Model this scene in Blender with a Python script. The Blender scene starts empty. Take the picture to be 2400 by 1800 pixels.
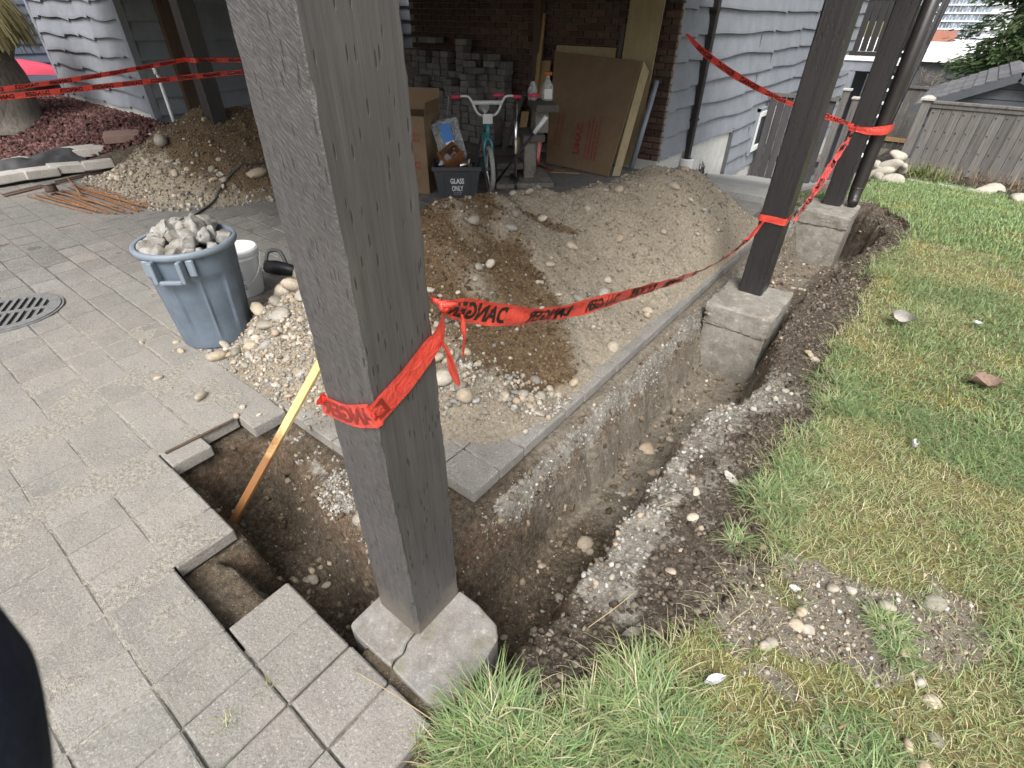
import bpy, bmesh, math, random
import numpy as np
from mathutils import Vector, Matrix, Euler, Quaternion
from mathutils.bvhtree import BVHTree

random.seed(7); RNG = np.random.default_rng(11)
PI = math.pi; rad = math.radians
scn = bpy.context.scene
COL = scn.collection

# ---------------------------------------------------------------- camera
# rows: world X, Y, Z seen along the lens axes (right, down, forward)
R = np.array([[0.78683456, 0.36982808, -0.49408356],
              [0.61709942, -0.45987322, 0.63851775],
              [0.00892599, -0.80730652, -0.59006484]])
CAM_H = 1.70
cam = bpy.data.cameras.new('camera'); cam.sensor_width = 36; cam.lens = 17.85
cam.clip_start = 0.02; cam.clip_end = 3000
cam.dof.use_dof = True; cam.dof.focus_distance = 2.6; cam.dof.aperture_fstop = 9.0
camo = bpy.data.objects.new('camera', cam); COL.objects.link(camo)
mw = Matrix.Identity(4)
for i in range(3):
    mw[i][0] = R[i][0]; mw[i][1] = -R[i][1]; mw[i][2] = -R[i][2]
mw[2][3] = CAM_H
camo.matrix_world = mw
scn.camera = camo

# ---------------------------------------------------------------- sky, sun, exposure
SUN_EL, SUN_AZ = 52, 150        # azimuth: degrees clockwise from +Y
w = bpy.data.worlds.new('World'); scn.world = w; w.use_nodes = True
nt = w.node_tree; nt.nodes.clear()
sky = nt.nodes.new('ShaderNodeTexSky'); sky.sky_type = 'NISHITA'; sky.sun_disc = False
sky.sun_elevation = rad(SUN_EL); sky.sun_rotation = rad(SUN_AZ)
sky.air_density = 1.0; sky.dust_density = 6.0; sky.ozone_density = 1.0
hs = nt.nodes.new('ShaderNodeHueSaturation'); hs.inputs['Saturation'].default_value = 0.28
hs.inputs['Value'].default_value = 1.0
bg = nt.nodes.new('ShaderNodeBackground'); bg.inputs['Strength'].default_value = 0.14
wo = nt.nodes.new('ShaderNodeOutputWorld')
nt.links.new(sky.outputs[0], hs.inputs['Color']); nt.links.new(hs.outputs[0], bg.inputs[0]); nt.links.new(bg.outputs[0], wo.inputs[0])
sl = bpy.data.lights.new('sun', 'SUN'); sl.energy = 1.4; sl.angle = rad(28); sl.color = (1, 0.97, 0.93)
so = bpy.data.objects.new('sun', sl); COL.objects.link(so)
a, e = rad(SUN_AZ), rad(SUN_EL)
sd = Vector((math.sin(a) * math.cos(e), math.cos(a) * math.cos(e), math.sin(e)))
so.rotation_euler = sd.to_track_quat('Z', 'Y').to_euler()
scn.view_settings.view_transform = 'Standard'; scn.view_settings.look = 'None'
scn.view_settings.exposure = 1.0; scn.view_settings.gamma = 1
scn.cycles.max_bounces = 5; scn.cycles.diffuse_bounces = 3; scn.cycles.glossy_bounces = 2; scn.cycles.transmission_bounces = 3; scn.cycles.transparent_max_bounces = 6
scn.render.resolution_x = 1024; scn.render.resolution_y = 768

# ---------------------------------------------------------------- helpers: nodes
def mk(name):
    m = bpy.data.materials.new(name); m.use_nodes = True
    nt = m.node_tree
    return m, nt, nt.nodes['Principled BSDF']
def N(nt, t, ins=None, **props):
    n = nt.nodes.new(t)
    for k, v in props.items(): setattr(n, k, v)
    for k, v in (ins or {}).items():
        if isinstance(v, bpy.types.NodeSocket): nt.links.new(v, n.inputs[k])
        else: n.inputs[k].default_value = v
    return n
def pos(nt): return nt.nodes.new('ShaderNodeNewGeometry').outputs['Position']
def objc(nt): return nt.nodes.new('ShaderNodeTexCoord').outputs['Object']
def vscale(nt, v, s): return N(nt, 'ShaderNodeVectorMath', {0: v, 1: s}, operation='MULTIPLY').outputs[0]
def noise(nt, v, s, d=4, r=0.55, dist=0.0):
    return N(nt, 'ShaderNodeTexNoise', {'Vector': v, 'Scale': s, 'Detail': d, 'Roughness': r, 'Distortion': dist}).outputs['Fac']
def voro(nt, v, s, out='Distance', **kw):
    return N(nt, 'ShaderNodeTexVoronoi', {'Vector': v, 'Scale': s}, **kw).outputs[out]
def ramp(nt, f, stops):
    n = N(nt, 'ShaderNodeValToRGB', {0: f}); cr = n.color_ramp
    while len(cr.elements) < len(stops): cr.elements.new(0.5)
    for el, (p, c) in zip(cr.elements, stops):
        el.position = p; el.color = (c, c, c, 1) if isinstance(c, (int, float)) else (*c, 1)
    return n.outputs[0]
def mix(nt, f, a, b, mode='MIX'):
    n = nt.nodes.new('ShaderNodeMix'); n.data_type = 'RGBA'; n.blend_type = mode
    for i, v in ((0, f), (6, a), (7, b)):
        if isinstance(v, bpy.types.NodeSocket): nt.links.new(v, n.inputs[i])
        elif i == 0: n.inputs[0].default_value = v
        else: n.inputs[i].default_value = (*v, 1)
    return n.outputs[2]
def math_(nt, op, a, b=0.0, c=None):
    ins = {0: a, 1: b}
    if c is not None: ins[2] = c
    return N(nt, 'ShaderNodeMath', ins, operation=op).outputs[0]
def mapr(nt, v, a, b, c=0.0, d=1.0):
    return N(nt, 'ShaderNodeMapRange', {0: v, 1: a, 2: b, 3: c, 4: d}).outputs[0]
def bump(nt, bs, h, strength=0.5, dist=0.01, prev=None):
    ins = {'Strength': strength, 'Distance': dist, 'Height': h}
    if prev is not None: ins['Normal'] = prev
    n = N(nt, 'ShaderNodeBump', ins)
    nt.links.new(n.outputs[0], bs.inputs['Normal']); return n.outputs[0]
def setc(nt, bs, c):
    if isinstance(c, bpy.types.NodeSocket): nt.links.new(c, bs.inputs['Base Color'])
    else: bs.inputs['Base Color'].default_value = (*c, 1)
def rnd(nt): return nt.nodes.new('ShaderNodeObjectInfo').outputs['Random']

def simple(name, c, rough=0.6, var=0.18, scale=9, bs_=0.15, bd=0.003, metal=0, spec=0.5, world=True, rv=0.0):
    """plain painted/plastic/wood-ish surface with soft mottling and fine relief"""
    m, nt, bs = mk(name)
    v = pos(nt) if world else objc(nt)
    f = noise(nt, v, scale, 6, 0.65)
    lo = tuple(x * (1 - var) for x in c); hi = tuple(min(1, x * (1 + var)) for x in c)
    col = ramp(nt, f, [(0.3, lo), (0.7, hi)])
    if rv:
        k = mapr(nt, rnd(nt), 0, 1, 1 - rv, 1 + rv)
        col = mix(nt, 1.0, col, N(nt, 'ShaderNodeCombineColor', {0: k, 1: k, 2: k}).outputs[0], 'MULTIPLY')
    setc(nt, bs, col)
    nt.links.new(mapr(nt, f, 0.3, 0.7, rough + 0.1, max(0.02, rough - 0.1)), bs.inputs['Roughness'])
    bs.inputs['Metallic'].default_value = metal; bs.inputs['Specular IOR Level'].default_value = spec
    if bs_: bump(nt, bs, noise(nt, v, scale * 14, 3), bs_, bd)
    return m
MAT = {}
# ---------------------------------------------------------------- helpers: numpy noise
def _h(i, j, s): 
    v = np.sin(i * 127.1 + j * 311.7 + s * 74.7) * 43758.5453
    return v - np.floor(v)
def vnoise(x, y, s=0):
    xi, yi = np.floor(x), np.floor(y); fx, fy = x - xi, y - yi
    fx = fx * fx * (3 - 2 * fx); fy = fy * fy * (3 - 2 * fy)
    a = _h(xi, yi, s); b = _h(xi + 1, yi, s); c = _h(xi, yi + 1, s); d = _h(xi + 1, yi + 1, s)
    return (a + (b - a) * fx) * (1 - fy) + (c + (d - c) * fx) * fy - 0.5
def fbm(x, y, f=1.0, o=4, s=0, g=0.5):
    t = 0; am = 1.0
    for k in range(o):
        t = t + am * vnoise(x * f + k * 17.3, y * f - k * 9.1, s + k); f *= 2.03; am *= g
    return t
def sst(a, b, x):
    t = np.clip((x - a) / (b - a), 0, 1); return t * t * (3 - 2 * t)

# ---------------------------------------------------------------- helpers: objects
BASE = {}
def link(o): COL.objects.link(o); return o
def tag(o, label=None, cat=None, group=None, kind=None):
    for k, v in (('label', label), ('category', cat), ('group', group), ('kind', kind)):
        if v: o[k] = v
    return o
def thing(name, label, cat, loc=(0, 0, 0), group=None, local=False, rz=0.0):
    o = bpy.data.objects.new(name, None); o.empty_display_size = 0.1; link(o)
    o.location = loc; o.rotation_euler = (0, 0, rz)
    if not local: BASE[o] = Vector(loc)
    return tag(o, label, cat, group)
def adopt(o, parent):
    if parent is None: return o
    o.parent = parent
    if parent in BASE: o.matrix_parent_inverse = Matrix.Translation(-BASE[parent])
    return o
def mesh_obj(name, me, mat, parent=None):
    if mat is not None and not me.materials: me.materials.append(mat)
    o = link(bpy.data.objects.new(name, me)); return adopt(o, parent)
def fast(name, V, F, col=None, smooth=False):
    """mesh from arrays of one face size"""
    V = np.asarray(V, np.float32); F = np.asarray(F, np.int32); k = F.shape[1]
    me = bpy.data.meshes.new(name)
    me.vertices.add(len(V)); me.vertices.foreach_set('co', V.ravel())
    me.loops.add(F.size); me.loops.foreach_set('vertex_index', F.ravel())
    me.polygons.add(len(F)); me.polygons.foreach_set('loop_start', np.arange(0, F.size, k, dtype=np.int32))
    if smooth: me.polygons.foreach_set('use_smooth', np.ones(len(F), bool))
    me.update(calc_edges=True)
    if col is not None: vcol(me, 'col', col)
    return me
def vcol(me, name, col):
    at = me.attributes.new(name, 'FLOAT_COLOR', 'POINT')
    c = np.ones((len(me.vertices), 4), np.float32); c[:, :3] = col
    at.data.foreach_set('color', c.ravel())
class G:
    def __init__(s): s.v = []; s.f = []
    def add(s, v, f):
        o = len(s.v); s.v += [tuple(p) for p in v]; s.f += [tuple(i + o for i in q) for q in f]; return s
    def box(s, x0, x1, y0, y1, z0, z1, M=None):
        v = [Vector(p) for p in ((x0,y0,z0),(x1,y0,z0),(x1,y1,z0),(x0,y1,z0),(x0,y0,z1),(x1,y0,z1),(x1,y1,z1),(x0,y1,z1))]
        if M is not None: v = [M @ p for p in v]
        return s.add(v, [(3,2,1,0),(4,5,6,7),(0,1,5,4),(1,2,6,5),(2,3,7,6),(3,0,4,7)])
    def bar(s, p, q, w, h, up=(0, 0, 1)):
        p, q = Vector(p), Vector(q); t = (q - p).normalized(); u = Vector(up)
        a = t.cross(u); a = a.normalized() if a.length > 1e-5 else Vector((1, 0, 0)); b = a.cross(t)
        M = Matrix(((a.x, t.x, b.x, p.x), (a.y, t.y, b.y, p.y), (a.z, t.z, b.z, p.z), (0, 0, 0, 1)))
        return s.box(-w/2, w/2, 0, (q - p).length, -h/2, h/2, M)
    def tube(s, pts, r, n=8, cap=True):
        P = [Vector(p) for p in pts]; k = len(P)
        rs = r if isinstance(r, (list, tuple)) else [r] * k
        T = [(P[min(i+1, k-1)] - P[max(i-1, 0)]).normalized() for i in range(k)]
        u = T[0].orthogonal().normalized(); v = []
        for i in range(k):
            u = (u - T[i] * u.dot(T[i])); u = u.normalized() if u.length > 1e-6 else T[i].orthogonal().normalized()
            b = T[i].cross(u)
            for j in range(n):
                a = 2 * PI * j / n; v.append(P[i] + (u * math.cos(a) + b * math.sin(a)) * rs[i])
        f = [(i*n+j, i*n+(j+1) % n, (i+1)*n+(j+1) % n, (i+1)*n+j) for i in range(k-1) for j in range(n)]
        if cap: f += [tuple(range(n))[::-1], tuple((k-1)*n + j for j in range(n))]
        return s.add(v, f)
    def lathe(s, prof, n=32, M=None, cap=True):
        v = [Vector((r * math.cos(2*PI*j/n), r * math.sin(2*PI*j/n), z)) for r, z in prof for j in range(n)]
        if M is not None: v = [M @ p for p in v]
        k = len(prof)
        f = [(i*n+j, i*n+(j+1) % n, (i+1)*n+(j+1) % n, (i+1)*n+j) for i in range(k-1) for j in range(n)]
        if cap: f += [tuple(range(n))[::-1], tuple((k-1)*n + j for j in range(n))]
        return s.add(v, f)
    def torus(s, R_, r, n=40, m=8, M=None):
        v = []
        for i in range(n):
            a = 2*PI*i/n
            for j in range(m):
                b = 2*PI*j/m; rr = R_ + r*math.cos(b); v.append(Vector((rr*math.cos(a), rr*math.sin(a), r*math.sin(b))))
        if M is not None: v = [M @ p for p in v]
        return s.add(v, [(i*m+j, ((i+1) % n)*m+j, ((i+1) % n)*m+(j+1) % m, i*m+(j+1) % m) for i in range(n) for j in range(m)])
    def prism(s, poly, z0, z1, M=None):
        n = len(poly); v = [Vector((x, y, z0)) for x, y in poly] + [Vector((x, y, z1)) for x, y in poly]
        if M is not None: v = [M @ p for p in v]
        return s.add(v, [tuple(range(n))[::-1], tuple(range(n, 2*n))] + [(i, (i+1) % n, n+(i+1) % n, n+i) for i in range(n)])
    def mesh(s, name, smooth=False, bevel=0, seg=1, rough=0.0, fixn=True):
        me = bpy.data.meshes.new(name); me.from_pydata(s.v, [], s.f)
        bm = bmesh.new(); bm.from_mesh(me)
        if fixn: bmesh.ops.recalc_face_normals(bm, faces=bm.faces)
        if bevel:
            es = [e for e in bm.edges if len(e.link_faces) == 2 and e.calc_face_angle(0) > 0.5]
            bmesh.ops.bevel(bm, geom=es, offset=bevel, segments=seg, affect='EDGES', profile=0.5, clamp_overlap=True)
        if rough:
            for v in bm.verts: v.co += Vector((random.uniform(-1, 1), random.uniform(-1, 1), random.uniform(-1, 1))) * rough
        for f in bm.faces: f.smooth = smooth
        bm.to_mesh(me); bm.free(); return me
    def build(s, name, mat, parent=None, **kw):
        return mesh_obj(name, s.mesh(name, **kw), mat, parent)
def smooth_angle(o, deg=40):
    me = o.data; me.polygons.foreach_set('use_smooth', np.ones(len(me.polygons), bool))
    try: me.set_sharp_from_angle(angle=rad(deg))
    except Exception: pass
    return o
def spline(pts, n):
    """Catmull-Rom resample"""
    P = np.array(pts, float); P = np.vstack([2*P[0]-P[1], P, 2*P[-1]-P[-2]]); out = []
    segs = len(P) - 3
    for q in np.linspace(0, segs - 1e-6, n):
        i = int(q); t = q - i; a, b, c, d = P[i:i+4]
        out.append(0.5*((2*b) + (-a+c)*t + (2*a-5*b+4*c-d)*t*t + (-a+3*b-3*c+d)*t**3))
    return np.array(out)
# stones --------------------------------------------------------
def ico(sub): 
    bm = bmesh.new(); bmesh.ops.create_icosphere(bm, subdivisions=sub, radius=1.0)
    V = np.array([v.co[:] for v in bm.verts]); F = np.array([[v.index for v in f.verts] for f in bm.faces]); bm.free(); return V, F
ICO1, ICO2, ICO3 = ico(1), ico(2), ico(3)
def stone_mesh(name, seed, sub=2, amp=0.16, angular=False):
    V, F = {1: ICO1, 2: ICO2, 3: ICO3}[sub]; V = V.copy(); r = np.random.default_rng(seed)
    if angular:
        for _ in range(22):
            n = r.normal(size=3); n /= np.linalg.norm(n); d = r.uniform(0.50, 0.78)
            k = V @ n; V = np.where((k > d)[:, None], V - np.outer(k - d, n), V)
        V += r.normal(size=V.shape) * 0.035
    else:
        for _ in range(5):
            n = r.normal(size=3); n /= np.linalg.norm(n); V *= (1 + amp * np.sin(2.2 * (V @ n) + r.uniform(0, 6)))[:, None]
    return fast(name, V, F, smooth=not angular)
def rotm(n, r):
    q = r.normal(size=(n, 4)); q /= np.linalg.norm(q, axis=1)[:, None]; w_, x, y, z = q.T
    return np.stack([np.stack([1-2*(y*y+z*z), 2*(x*y-z*w_), 2*(x*z+y*w_)], -1), np.stack([2*(x*y+z*w_), 1-2*(x*x+z*z), 2*(y*z-x*w_)], -1), np.stack([2*(x*z-y*w_), 2*(y*z+x*w_), 1-2*(x*x+y*y)], -1)], 1)
def scatter_mesh(name, P, S, cols, r, base=ICO1, flat=0.75, jag=0.12):
    """many little stones as one mesh; P (n,3), S radius, cols (n,3)"""
    V0, F0 = base; n = len(P); k = len(V0)
    A = np.stack([r.uniform(0.8, 1.3, n), r.uniform(0.7, 1.1, n), r.uniform(0.55, 0.95, n) * flat / 0.75], -1)
    V = V0[None] * (1 + r.normal(size=(n, k, 1)) * jag) * A[:, None, :] * np.asarray(S)[:, None, None]
    V = np.einsum('nij,nkj->nki', rotm(n, r), V) + np.asarray(P)[:, None, :]
    F = (F0[None] + (np.arange(n) * k)[:, None, None]).reshape(-1, 3)
    return fast(name, V.reshape(-1, 3), F, np.repeat(cols, k, 0), smooth=True)
# lettering ------------------------------------------------------
def text2d(s, bold=0.0, sp=1.0):
    cu = bpy.data.curves.new('lettering', 'FONT'); cu.body = s; cu.size = 1; cu.offset = bold; cu.space_character = sp
    cu.resolution_u = 3
    o = bpy.data.objects.new('lettering', cu); COL.objects.link(o)
    dg = bpy.context.evaluated_depsgraph_get(); me = bpy.data.meshes.new_from_object(o.evaluated_get(dg))
    V = np.array([v.co[:2] for v in me.vertices]); F = [tuple(p.vertices) for p in me.polygons]
    bpy.data.objects.remove(o); bpy.data.curves.remove(cu); bpy.data.meshes.remove(me)
    V[:, 0] -= V[:, 0].min(); V[:, 1] -= V[:, 1].min()
    return V, F
def print_on(name, s, mat, parent, org, ux, uy, h, bold=0.02, sp=1.0, center=False, width=None, rot_mirror=False):
    """flat print: baseline origin, direction ux, up uy (world vectors), cap height h"""
    V, F = text2d(s, bold, sp); k = h / V[:, 1].max(); V = V * k
    if width: V[:, 0] *= width / V[:, 0].max()
    if center: V[:, 0] -= V[:, 0].max() / 2
    o, a, b = Vector(org), Vector(ux).normalized(), Vector(uy).normalized()
    me = bpy.data.meshes.new(name); me.from_pydata([o + a * x + b * y for x, y in V], [], F)
    return mesh_obj(name, me, mat, parent)
# ================================================================ materials
def dist_mask(nt, v, c, r0, r1):
    d = N(nt, 'ShaderNodeVectorMath', {0: v, 1: c}, operation='DISTANCE').outputs['Value']
    return mapr(nt, d, r0, r1, 1.0, 0.0)
def paver_mat(name, c, dusty=True, speck=1.0):
    m, nt, bs = mk(name); v = pos(nt)
    big = noise(nt, v, 1.3, 5, 0.6); fine = noise(nt, v, 95, 4, 0.7); mid = noise(nt, v, 22, 5, 0.72)
    col = ramp(nt, fine, [(0.25, tuple(x*0.36 for x in c)), (0.5, c), (0.72, tuple(x*1.65 for x in c))])
    col = mix(nt, ramp(nt, noise(nt, v, 6.5, 5, 0.75), [(0.36, 0.7), (0.58, 0.0)]), col, tuple(x*0.52 for x in c))
    warm = mix(nt, ramp(nt, mid, [(0.35, 0.0), (0.75, 0.7)]), col, tuple(x*y for x, y in zip(c, (1.08, 1.02, 0.92))), 'MIX')
    k = mapr(nt, rnd(nt), 0, 1, 0.76, 1.14)
    col = mix(nt, 1.0, warm, N(nt, 'ShaderNodeCombineColor', {0: k, 1: k, 2: k}).outputs[0], 'MULTIPLY')
    pk = ramp(nt, big, [(0.50, 0.0), (0.66, 0.42)])
    col = mix(nt, pk, col, (0.225, 0.188, 0.168), 'MIX')
    col = mix(nt, ramp(nt, big, [(0.32, 0.35), (0.46, 0.0)]), col, (0.155, 0.160, 0.135), 'MIX')
    sp = voro(nt, v, 120)
    s2 = N(nt, 'ShaderNodeTexVoronoi', {'Vector': v, 'Scale': 74}); sc2 = N(nt, 'ShaderNodeSeparateColor', {0: s2.outputs['Color']}).outputs[0]
    col = mix(nt, math_(nt, 'MULTIPLY', ramp(nt, s2.outputs['Distance'], [(0.22, .8), (0.36, 0.0)]), ramp(nt, sc2, [(0.55, 0.0), (0.6, 1.0)])), col, mix(nt, ramp(nt, sc2, [(0.8, 0.0), (0.82, 1.0)]), tuple(x*1.75 for x in c), tuple(x*0.4 for x in c)))
    col = mix(nt, ramp(nt, sp, [(0.10, 0.75 * speck), (0.22, 0.0)]), col, (0.50, 0.48, 0.43))
    if dusty:
        dm = dist_mask(nt, v, (-2.3, 0.95, 0), 0.5, 3.3)
        dm = math_(nt, 'MULTIPLY', dm, ramp(nt, noise(nt, v, 3.1, 7, 0.75), [(0.24, 0.0), (0.52, 1.0)]))
        col = mix(nt, math_(nt, 'MULTIPLY', dm, 0.70), col, ramp(nt, noise(nt, v, 160, 4, 0.7), [(0.3, (0.165, 0.153, 0.132)), (0.7, (0.395, 0.374, 0.332))]))
        st = ramp(nt, noise(nt, v, 0.9, 3), [(0.60, 0.0), (0.72, 0.12)])
        col = mix(nt, st, col, tuple(x*0.42 for x in c))
    setc(nt, bs, col); bs.inputs['Roughness'].default_value = 0.88; bs.inputs['Specular IOR Level'].default_value = 0.3
    b = bump(nt, bs, fine, 0.8, 0.005); bump(nt, bs, mid, 0.5, 0.012, b)
    return m
MAT['paver'] = paver_mat('paver_concrete', (0.190, 0.186, 0.178))
MAT['paver_stack'] = paver_mat('stacked_paver', (0.175, 0.172, 0.162), dusty=False, speck=0.4)
def concrete(name, c, stain=0.5, moss=0.0, sc=1.0):
    m, nt, bs = mk(name); v = pos(nt)
    f = noise(nt, v, 5*sc, 8, 0.68); g = noise(nt, v, 70*sc, 4, 0.7)
    col = ramp(nt, f, [(0.28, tuple(x*(1-stain*0.55) for x in c)), (0.5, c), (0.74, tuple(min(.8, x*1.35) for x in c))])
    col = mix(nt, 0.45, col, ramp(nt, g, [(0.3, tuple(x*0.6 for x in c)), (0.7, tuple(min(.85, x*1.4) for x in c))]))
    if moss: col = mix(nt, ramp(nt, noise(nt, v, 11, 5, 0.6), [(0.55, 0.0), (0.72, moss)]), col, (0.10, 0.105, 0.035))
    if stain >= 1: col = mix(nt, ramp(nt, noise(nt, v, 8, 6, 0.75), [(0.46, 0.0), (0.66, 0.8)]), col, (0.13, 0.108, 0.08)); col = mix(nt, ramp(nt, noise(nt, vscale(nt, v, (1, 1, 1.3)), 17, 5, 0.8), [(0.56, 0.0), (0.68, 0.55)]), col, (0.46, 0.45, 0.42))
    vz = voro(nt, v, 46*sc)
    col = mix(nt, ramp(nt, vz, [(0.08, 0.5), (0.2, 0.0)]), col, tuple(x*0.35 for x in c))
    setc(nt, bs, col); bs.inputs['Roughness'].default_value = 0.9; bs.inputs['Specular IOR Level'].default_value = 0.25
    b = bump(nt, bs, g, 0.5, 0.004); bump(nt, bs, f, 0.5, 0.012, b); return m
MAT['pier'] = concrete('pier_concrete', (0.235, 0.222, 0.195), 1.0, 0.25)
MAT['pier_near'] = concrete('near_pier_concrete', (0.225, 0.215, 0.200), 1.15, 0.5, 2.2)
MAT['path'] = concrete('path_concrete', (0.26, 0.26, 0.245), 0.5, 0.2, 0.7)
MAT['found'] = concrete('foundation_paint', (0.50, 0.50, 0.47), 0.6, 0.0)
MAT['chunk'] = concrete('broken_concrete', (0.31, 0.30, 0.28), 1.2, 0.0, 2.0)
MAT['slab'] = concrete('garden_slab', (0.36, 0.34, 0.31), 0.4)
MAT['slab_red'] = concrete('red_garden_slab', (0.26, 0.17, 0.145), 0.4)
MAT['rock'] = concrete('boulder', (0.36, 0.33, 0.275), 0.5, 0.0, 0.8)

def ground_mat():
    m, nt, bs = mk('ground_soil'); v = pos(nt)
    z = N(nt, 'ShaderNodeAttribute', attribute_name='zone')
    sep = N(nt, 'ShaderNodeSeparateColor', {0: z.outputs['Color']}).outputs
    n1 = noise(nt, v, 4, 5, 0.7); n2 = noise(nt, v, 38, 5, 0.74); n3 = noise(nt, v, 150, 2, 0.7)
    sub = ramp(nt, n2, [(0.28, (0.030, 0.023, 0.016)), (0.5, (0.082, 0.064, 0.045)), (0.72, (0.175, 0.142, 0.104))])
    sub = mix(nt, ramp(nt, n1, [(0.40, 0.0), (0.68, 0.8)]), sub, ramp(nt, n2, [(0.3, (0.055, 0.043, 0.030)), (0.7, (0.185, 0.155, 0.115))]))
    dark = ramp(nt, n2, [(0.3, (0.030, 0.024, 0.018)), (0.52, (0.088, 0.071, 0.055)), (0.75, (0.23, 0.195, 0.155))])
    dry = N(nt, 'ShaderNodeAttribute', attribute_name='dry').outputs['Fac']
    sub = mix(nt, ramp(nt, math_(nt, 'ADD', dry, mapr(nt, n1, 0.25, 0.75, -.3, .3)), [(0.3, 0.0), (0.7, 1.0)]), sub, ramp(nt, n2, [(0.28, (0.095, 0.081, 0.063)), (0.5, (0.185, 0.163, 0.130)), (0.72, (0.27, 0.245, 0.20))]))
    white = ramp(nt, n2, [(0.25, (0.10, 0.088, 0.070)), (0.5, (0.225, 0.208, 0.178)), (0.75, (0.40, 0.38, 0.34))])
    turf = ramp(nt, n2, [(0.3, (0.08, 0.075, 0.035)), (0.55, (0.19, 0.175, 0.07)), (0.75, (0.32, 0.29, 0.14))])
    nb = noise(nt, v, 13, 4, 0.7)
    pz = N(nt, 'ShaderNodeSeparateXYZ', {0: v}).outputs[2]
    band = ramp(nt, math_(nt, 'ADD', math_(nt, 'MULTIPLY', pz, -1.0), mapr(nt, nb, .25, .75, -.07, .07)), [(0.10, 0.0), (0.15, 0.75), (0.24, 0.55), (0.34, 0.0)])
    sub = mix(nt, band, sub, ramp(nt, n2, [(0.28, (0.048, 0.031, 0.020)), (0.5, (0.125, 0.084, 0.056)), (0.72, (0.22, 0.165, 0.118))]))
    turf = mix(nt, ramp(nt, n1, [(0.46, 0.0), (0.62, 0.6)]), turf, ramp(nt, n2, [(0.3, (0.06, 0.045, 0.028)), (0.7, (0.19, 0.145, 0.09))]))
    def sharpen(s): 
        return ramp(nt, math_(nt, 'ADD', s, math_(nt, 'ADD', mapr(nt, n2, 0.2, 0.8, -0.30, 0.30), mapr(nt, nb, 0.25, 0.75, -0.34, 0.34))), [(0.34, 0.0), (0.66, 1.0)])
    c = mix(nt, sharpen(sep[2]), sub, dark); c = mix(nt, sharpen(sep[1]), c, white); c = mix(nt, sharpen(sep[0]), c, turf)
    peb = voro(nt, v, 62); pc = ramp(nt, noise(nt, v, 9, 2), [(0.3, (0.23, 0.20, 0.15)), (0.7, (0.45, 0.41, 0.34))])
    c = mix(nt, ramp(nt, peb, [(0.13, 0.55), (0.2, 0.0)]), c, pc)
    setc(nt, bs, c); bs.inputs['Roughness'].default_value = 0.95; bs.inputs['Specular IOR Level'].default_value = 0.15
    b = bump(nt, bs, n2, 0.9, 0.02); b = bump(nt, bs, n3, 0.6, 0.006, b)
    bump(nt, bs, ramp(nt, peb, [(0.05, 1.0), (0.2, 0.0)]), 0.5, 0.006, b)
    return m
MAT['ground'] = ground_mat()
def dirt_mat(name, dry, wet, pk=.5):
    m, nt, bs = mk(name); v = pos(nt)
    z = N(nt, 'ShaderNodeAttribute', attribute_name='zone'); sep = N(nt, 'ShaderNodeSeparateColor', {0: z.outputs['Color']}).outputs
    n1 = noise(nt, v, 5, 5, 0.7); n2 = noise(nt, v, 55, 5, 0.74); n3 = noise(nt, v, 170, 2, 0.7)
    a = ramp(nt, n2, [(0.28, tuple(x*0.52 for x in dry)), (0.5, dry), (0.75, tuple(x*1.6 for x in dry))])
    b_ = ramp(nt, n2, [(0.28, tuple(x*0.42 for x in wet)), (0.5, wet), (0.75, tuple(x*2.0 for x in wet))])
    mk_ = ramp(nt, math_(nt, 'ADD', sep[0], mapr(nt, n1, 0.25, 0.75, -0.30, 0.30)), [(0.22, 0.0), (0.78, 1.0)])
    c = mix(nt, mk_, a, b_)
    peb = voro(nt, v, 75)
    c = mix(nt, ramp(nt, peb, [(0.14, pk), (0.22, 0.0)]), c, ramp(nt, noise(nt, v, 12, 2), [(0.3, (0.20, 0.17, 0.125)), (0.7, (0.38, 0.34, 0.27))]))
    setc(nt, bs, c); bs.inputs['Roughness'].default_value = 0.95; bs.inputs['Specular IOR Level'].default_value = 0.15
    b = bump(nt, bs, n2, 0.9, 0.014); b = bump(nt, bs, n3, 0.6, 0.005, b)
    bump(nt, bs, ramp(nt, peb, [(0.05, 1.0), (0.22, 0.0)]), 0.6, 0.006, b); return m
MAT['dirt'] = dirt_mat('dug_dirt', (0.268, 0.232, 0.178), (0.118, 0.080, 0.046))
MAT['sand'] = dirt_mat('joint_sand', (0.285, 0.268, 0.232), (0.120, 0.113, 0.10), .25)
def attr_mat(name, rough=0.8, spec=0.3, trans=0.0, var=0.25, sc=60):
    m, nt, bs = mk(name); a_ = N(nt, 'ShaderNodeAttribute', attribute_name='col').outputs['Color']
    f = noise(nt, pos(nt), sc, 4, 0.6)
    k = mapr(nt, f, 0.25, 0.75, 1 - var, 1 + var)
    c = mix(nt, 1.0, a_, N(nt, 'ShaderNodeCombineColor', {0: k, 1: k, 2: k}).outputs[0], 'MULTIPLY')
    setc(nt, bs, c); bs.inputs['Roughness'].default_value = rough; bs.inputs['Specular IOR Level'].default_value = spec
    if trans:
        tr = N(nt, 'ShaderNodeBsdfTranslucent', {0: c}); ms = N(nt, 'ShaderNodeMixShader', {0: trans, 1: bs.outputs[0], 2: tr.outputs[0]})
        nt.links.new(ms.outputs[0], nt.nodes['Material Output'].inputs[0])
    return m
MAT['pebble'] = attr_mat('small_pebbles'); MAT['grass'] = attr_mat('grass_blade', 0.55, 0.35, 0.3, 0.12, 30)
MAT['leaf'] = attr_mat('foliage', 0.6, 0.3, 0.25, 0.2, 20)
MAT['lava'] = attr_mat('lava_rock', 0.9, 0.1, 0, 0.4, 40)
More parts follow.
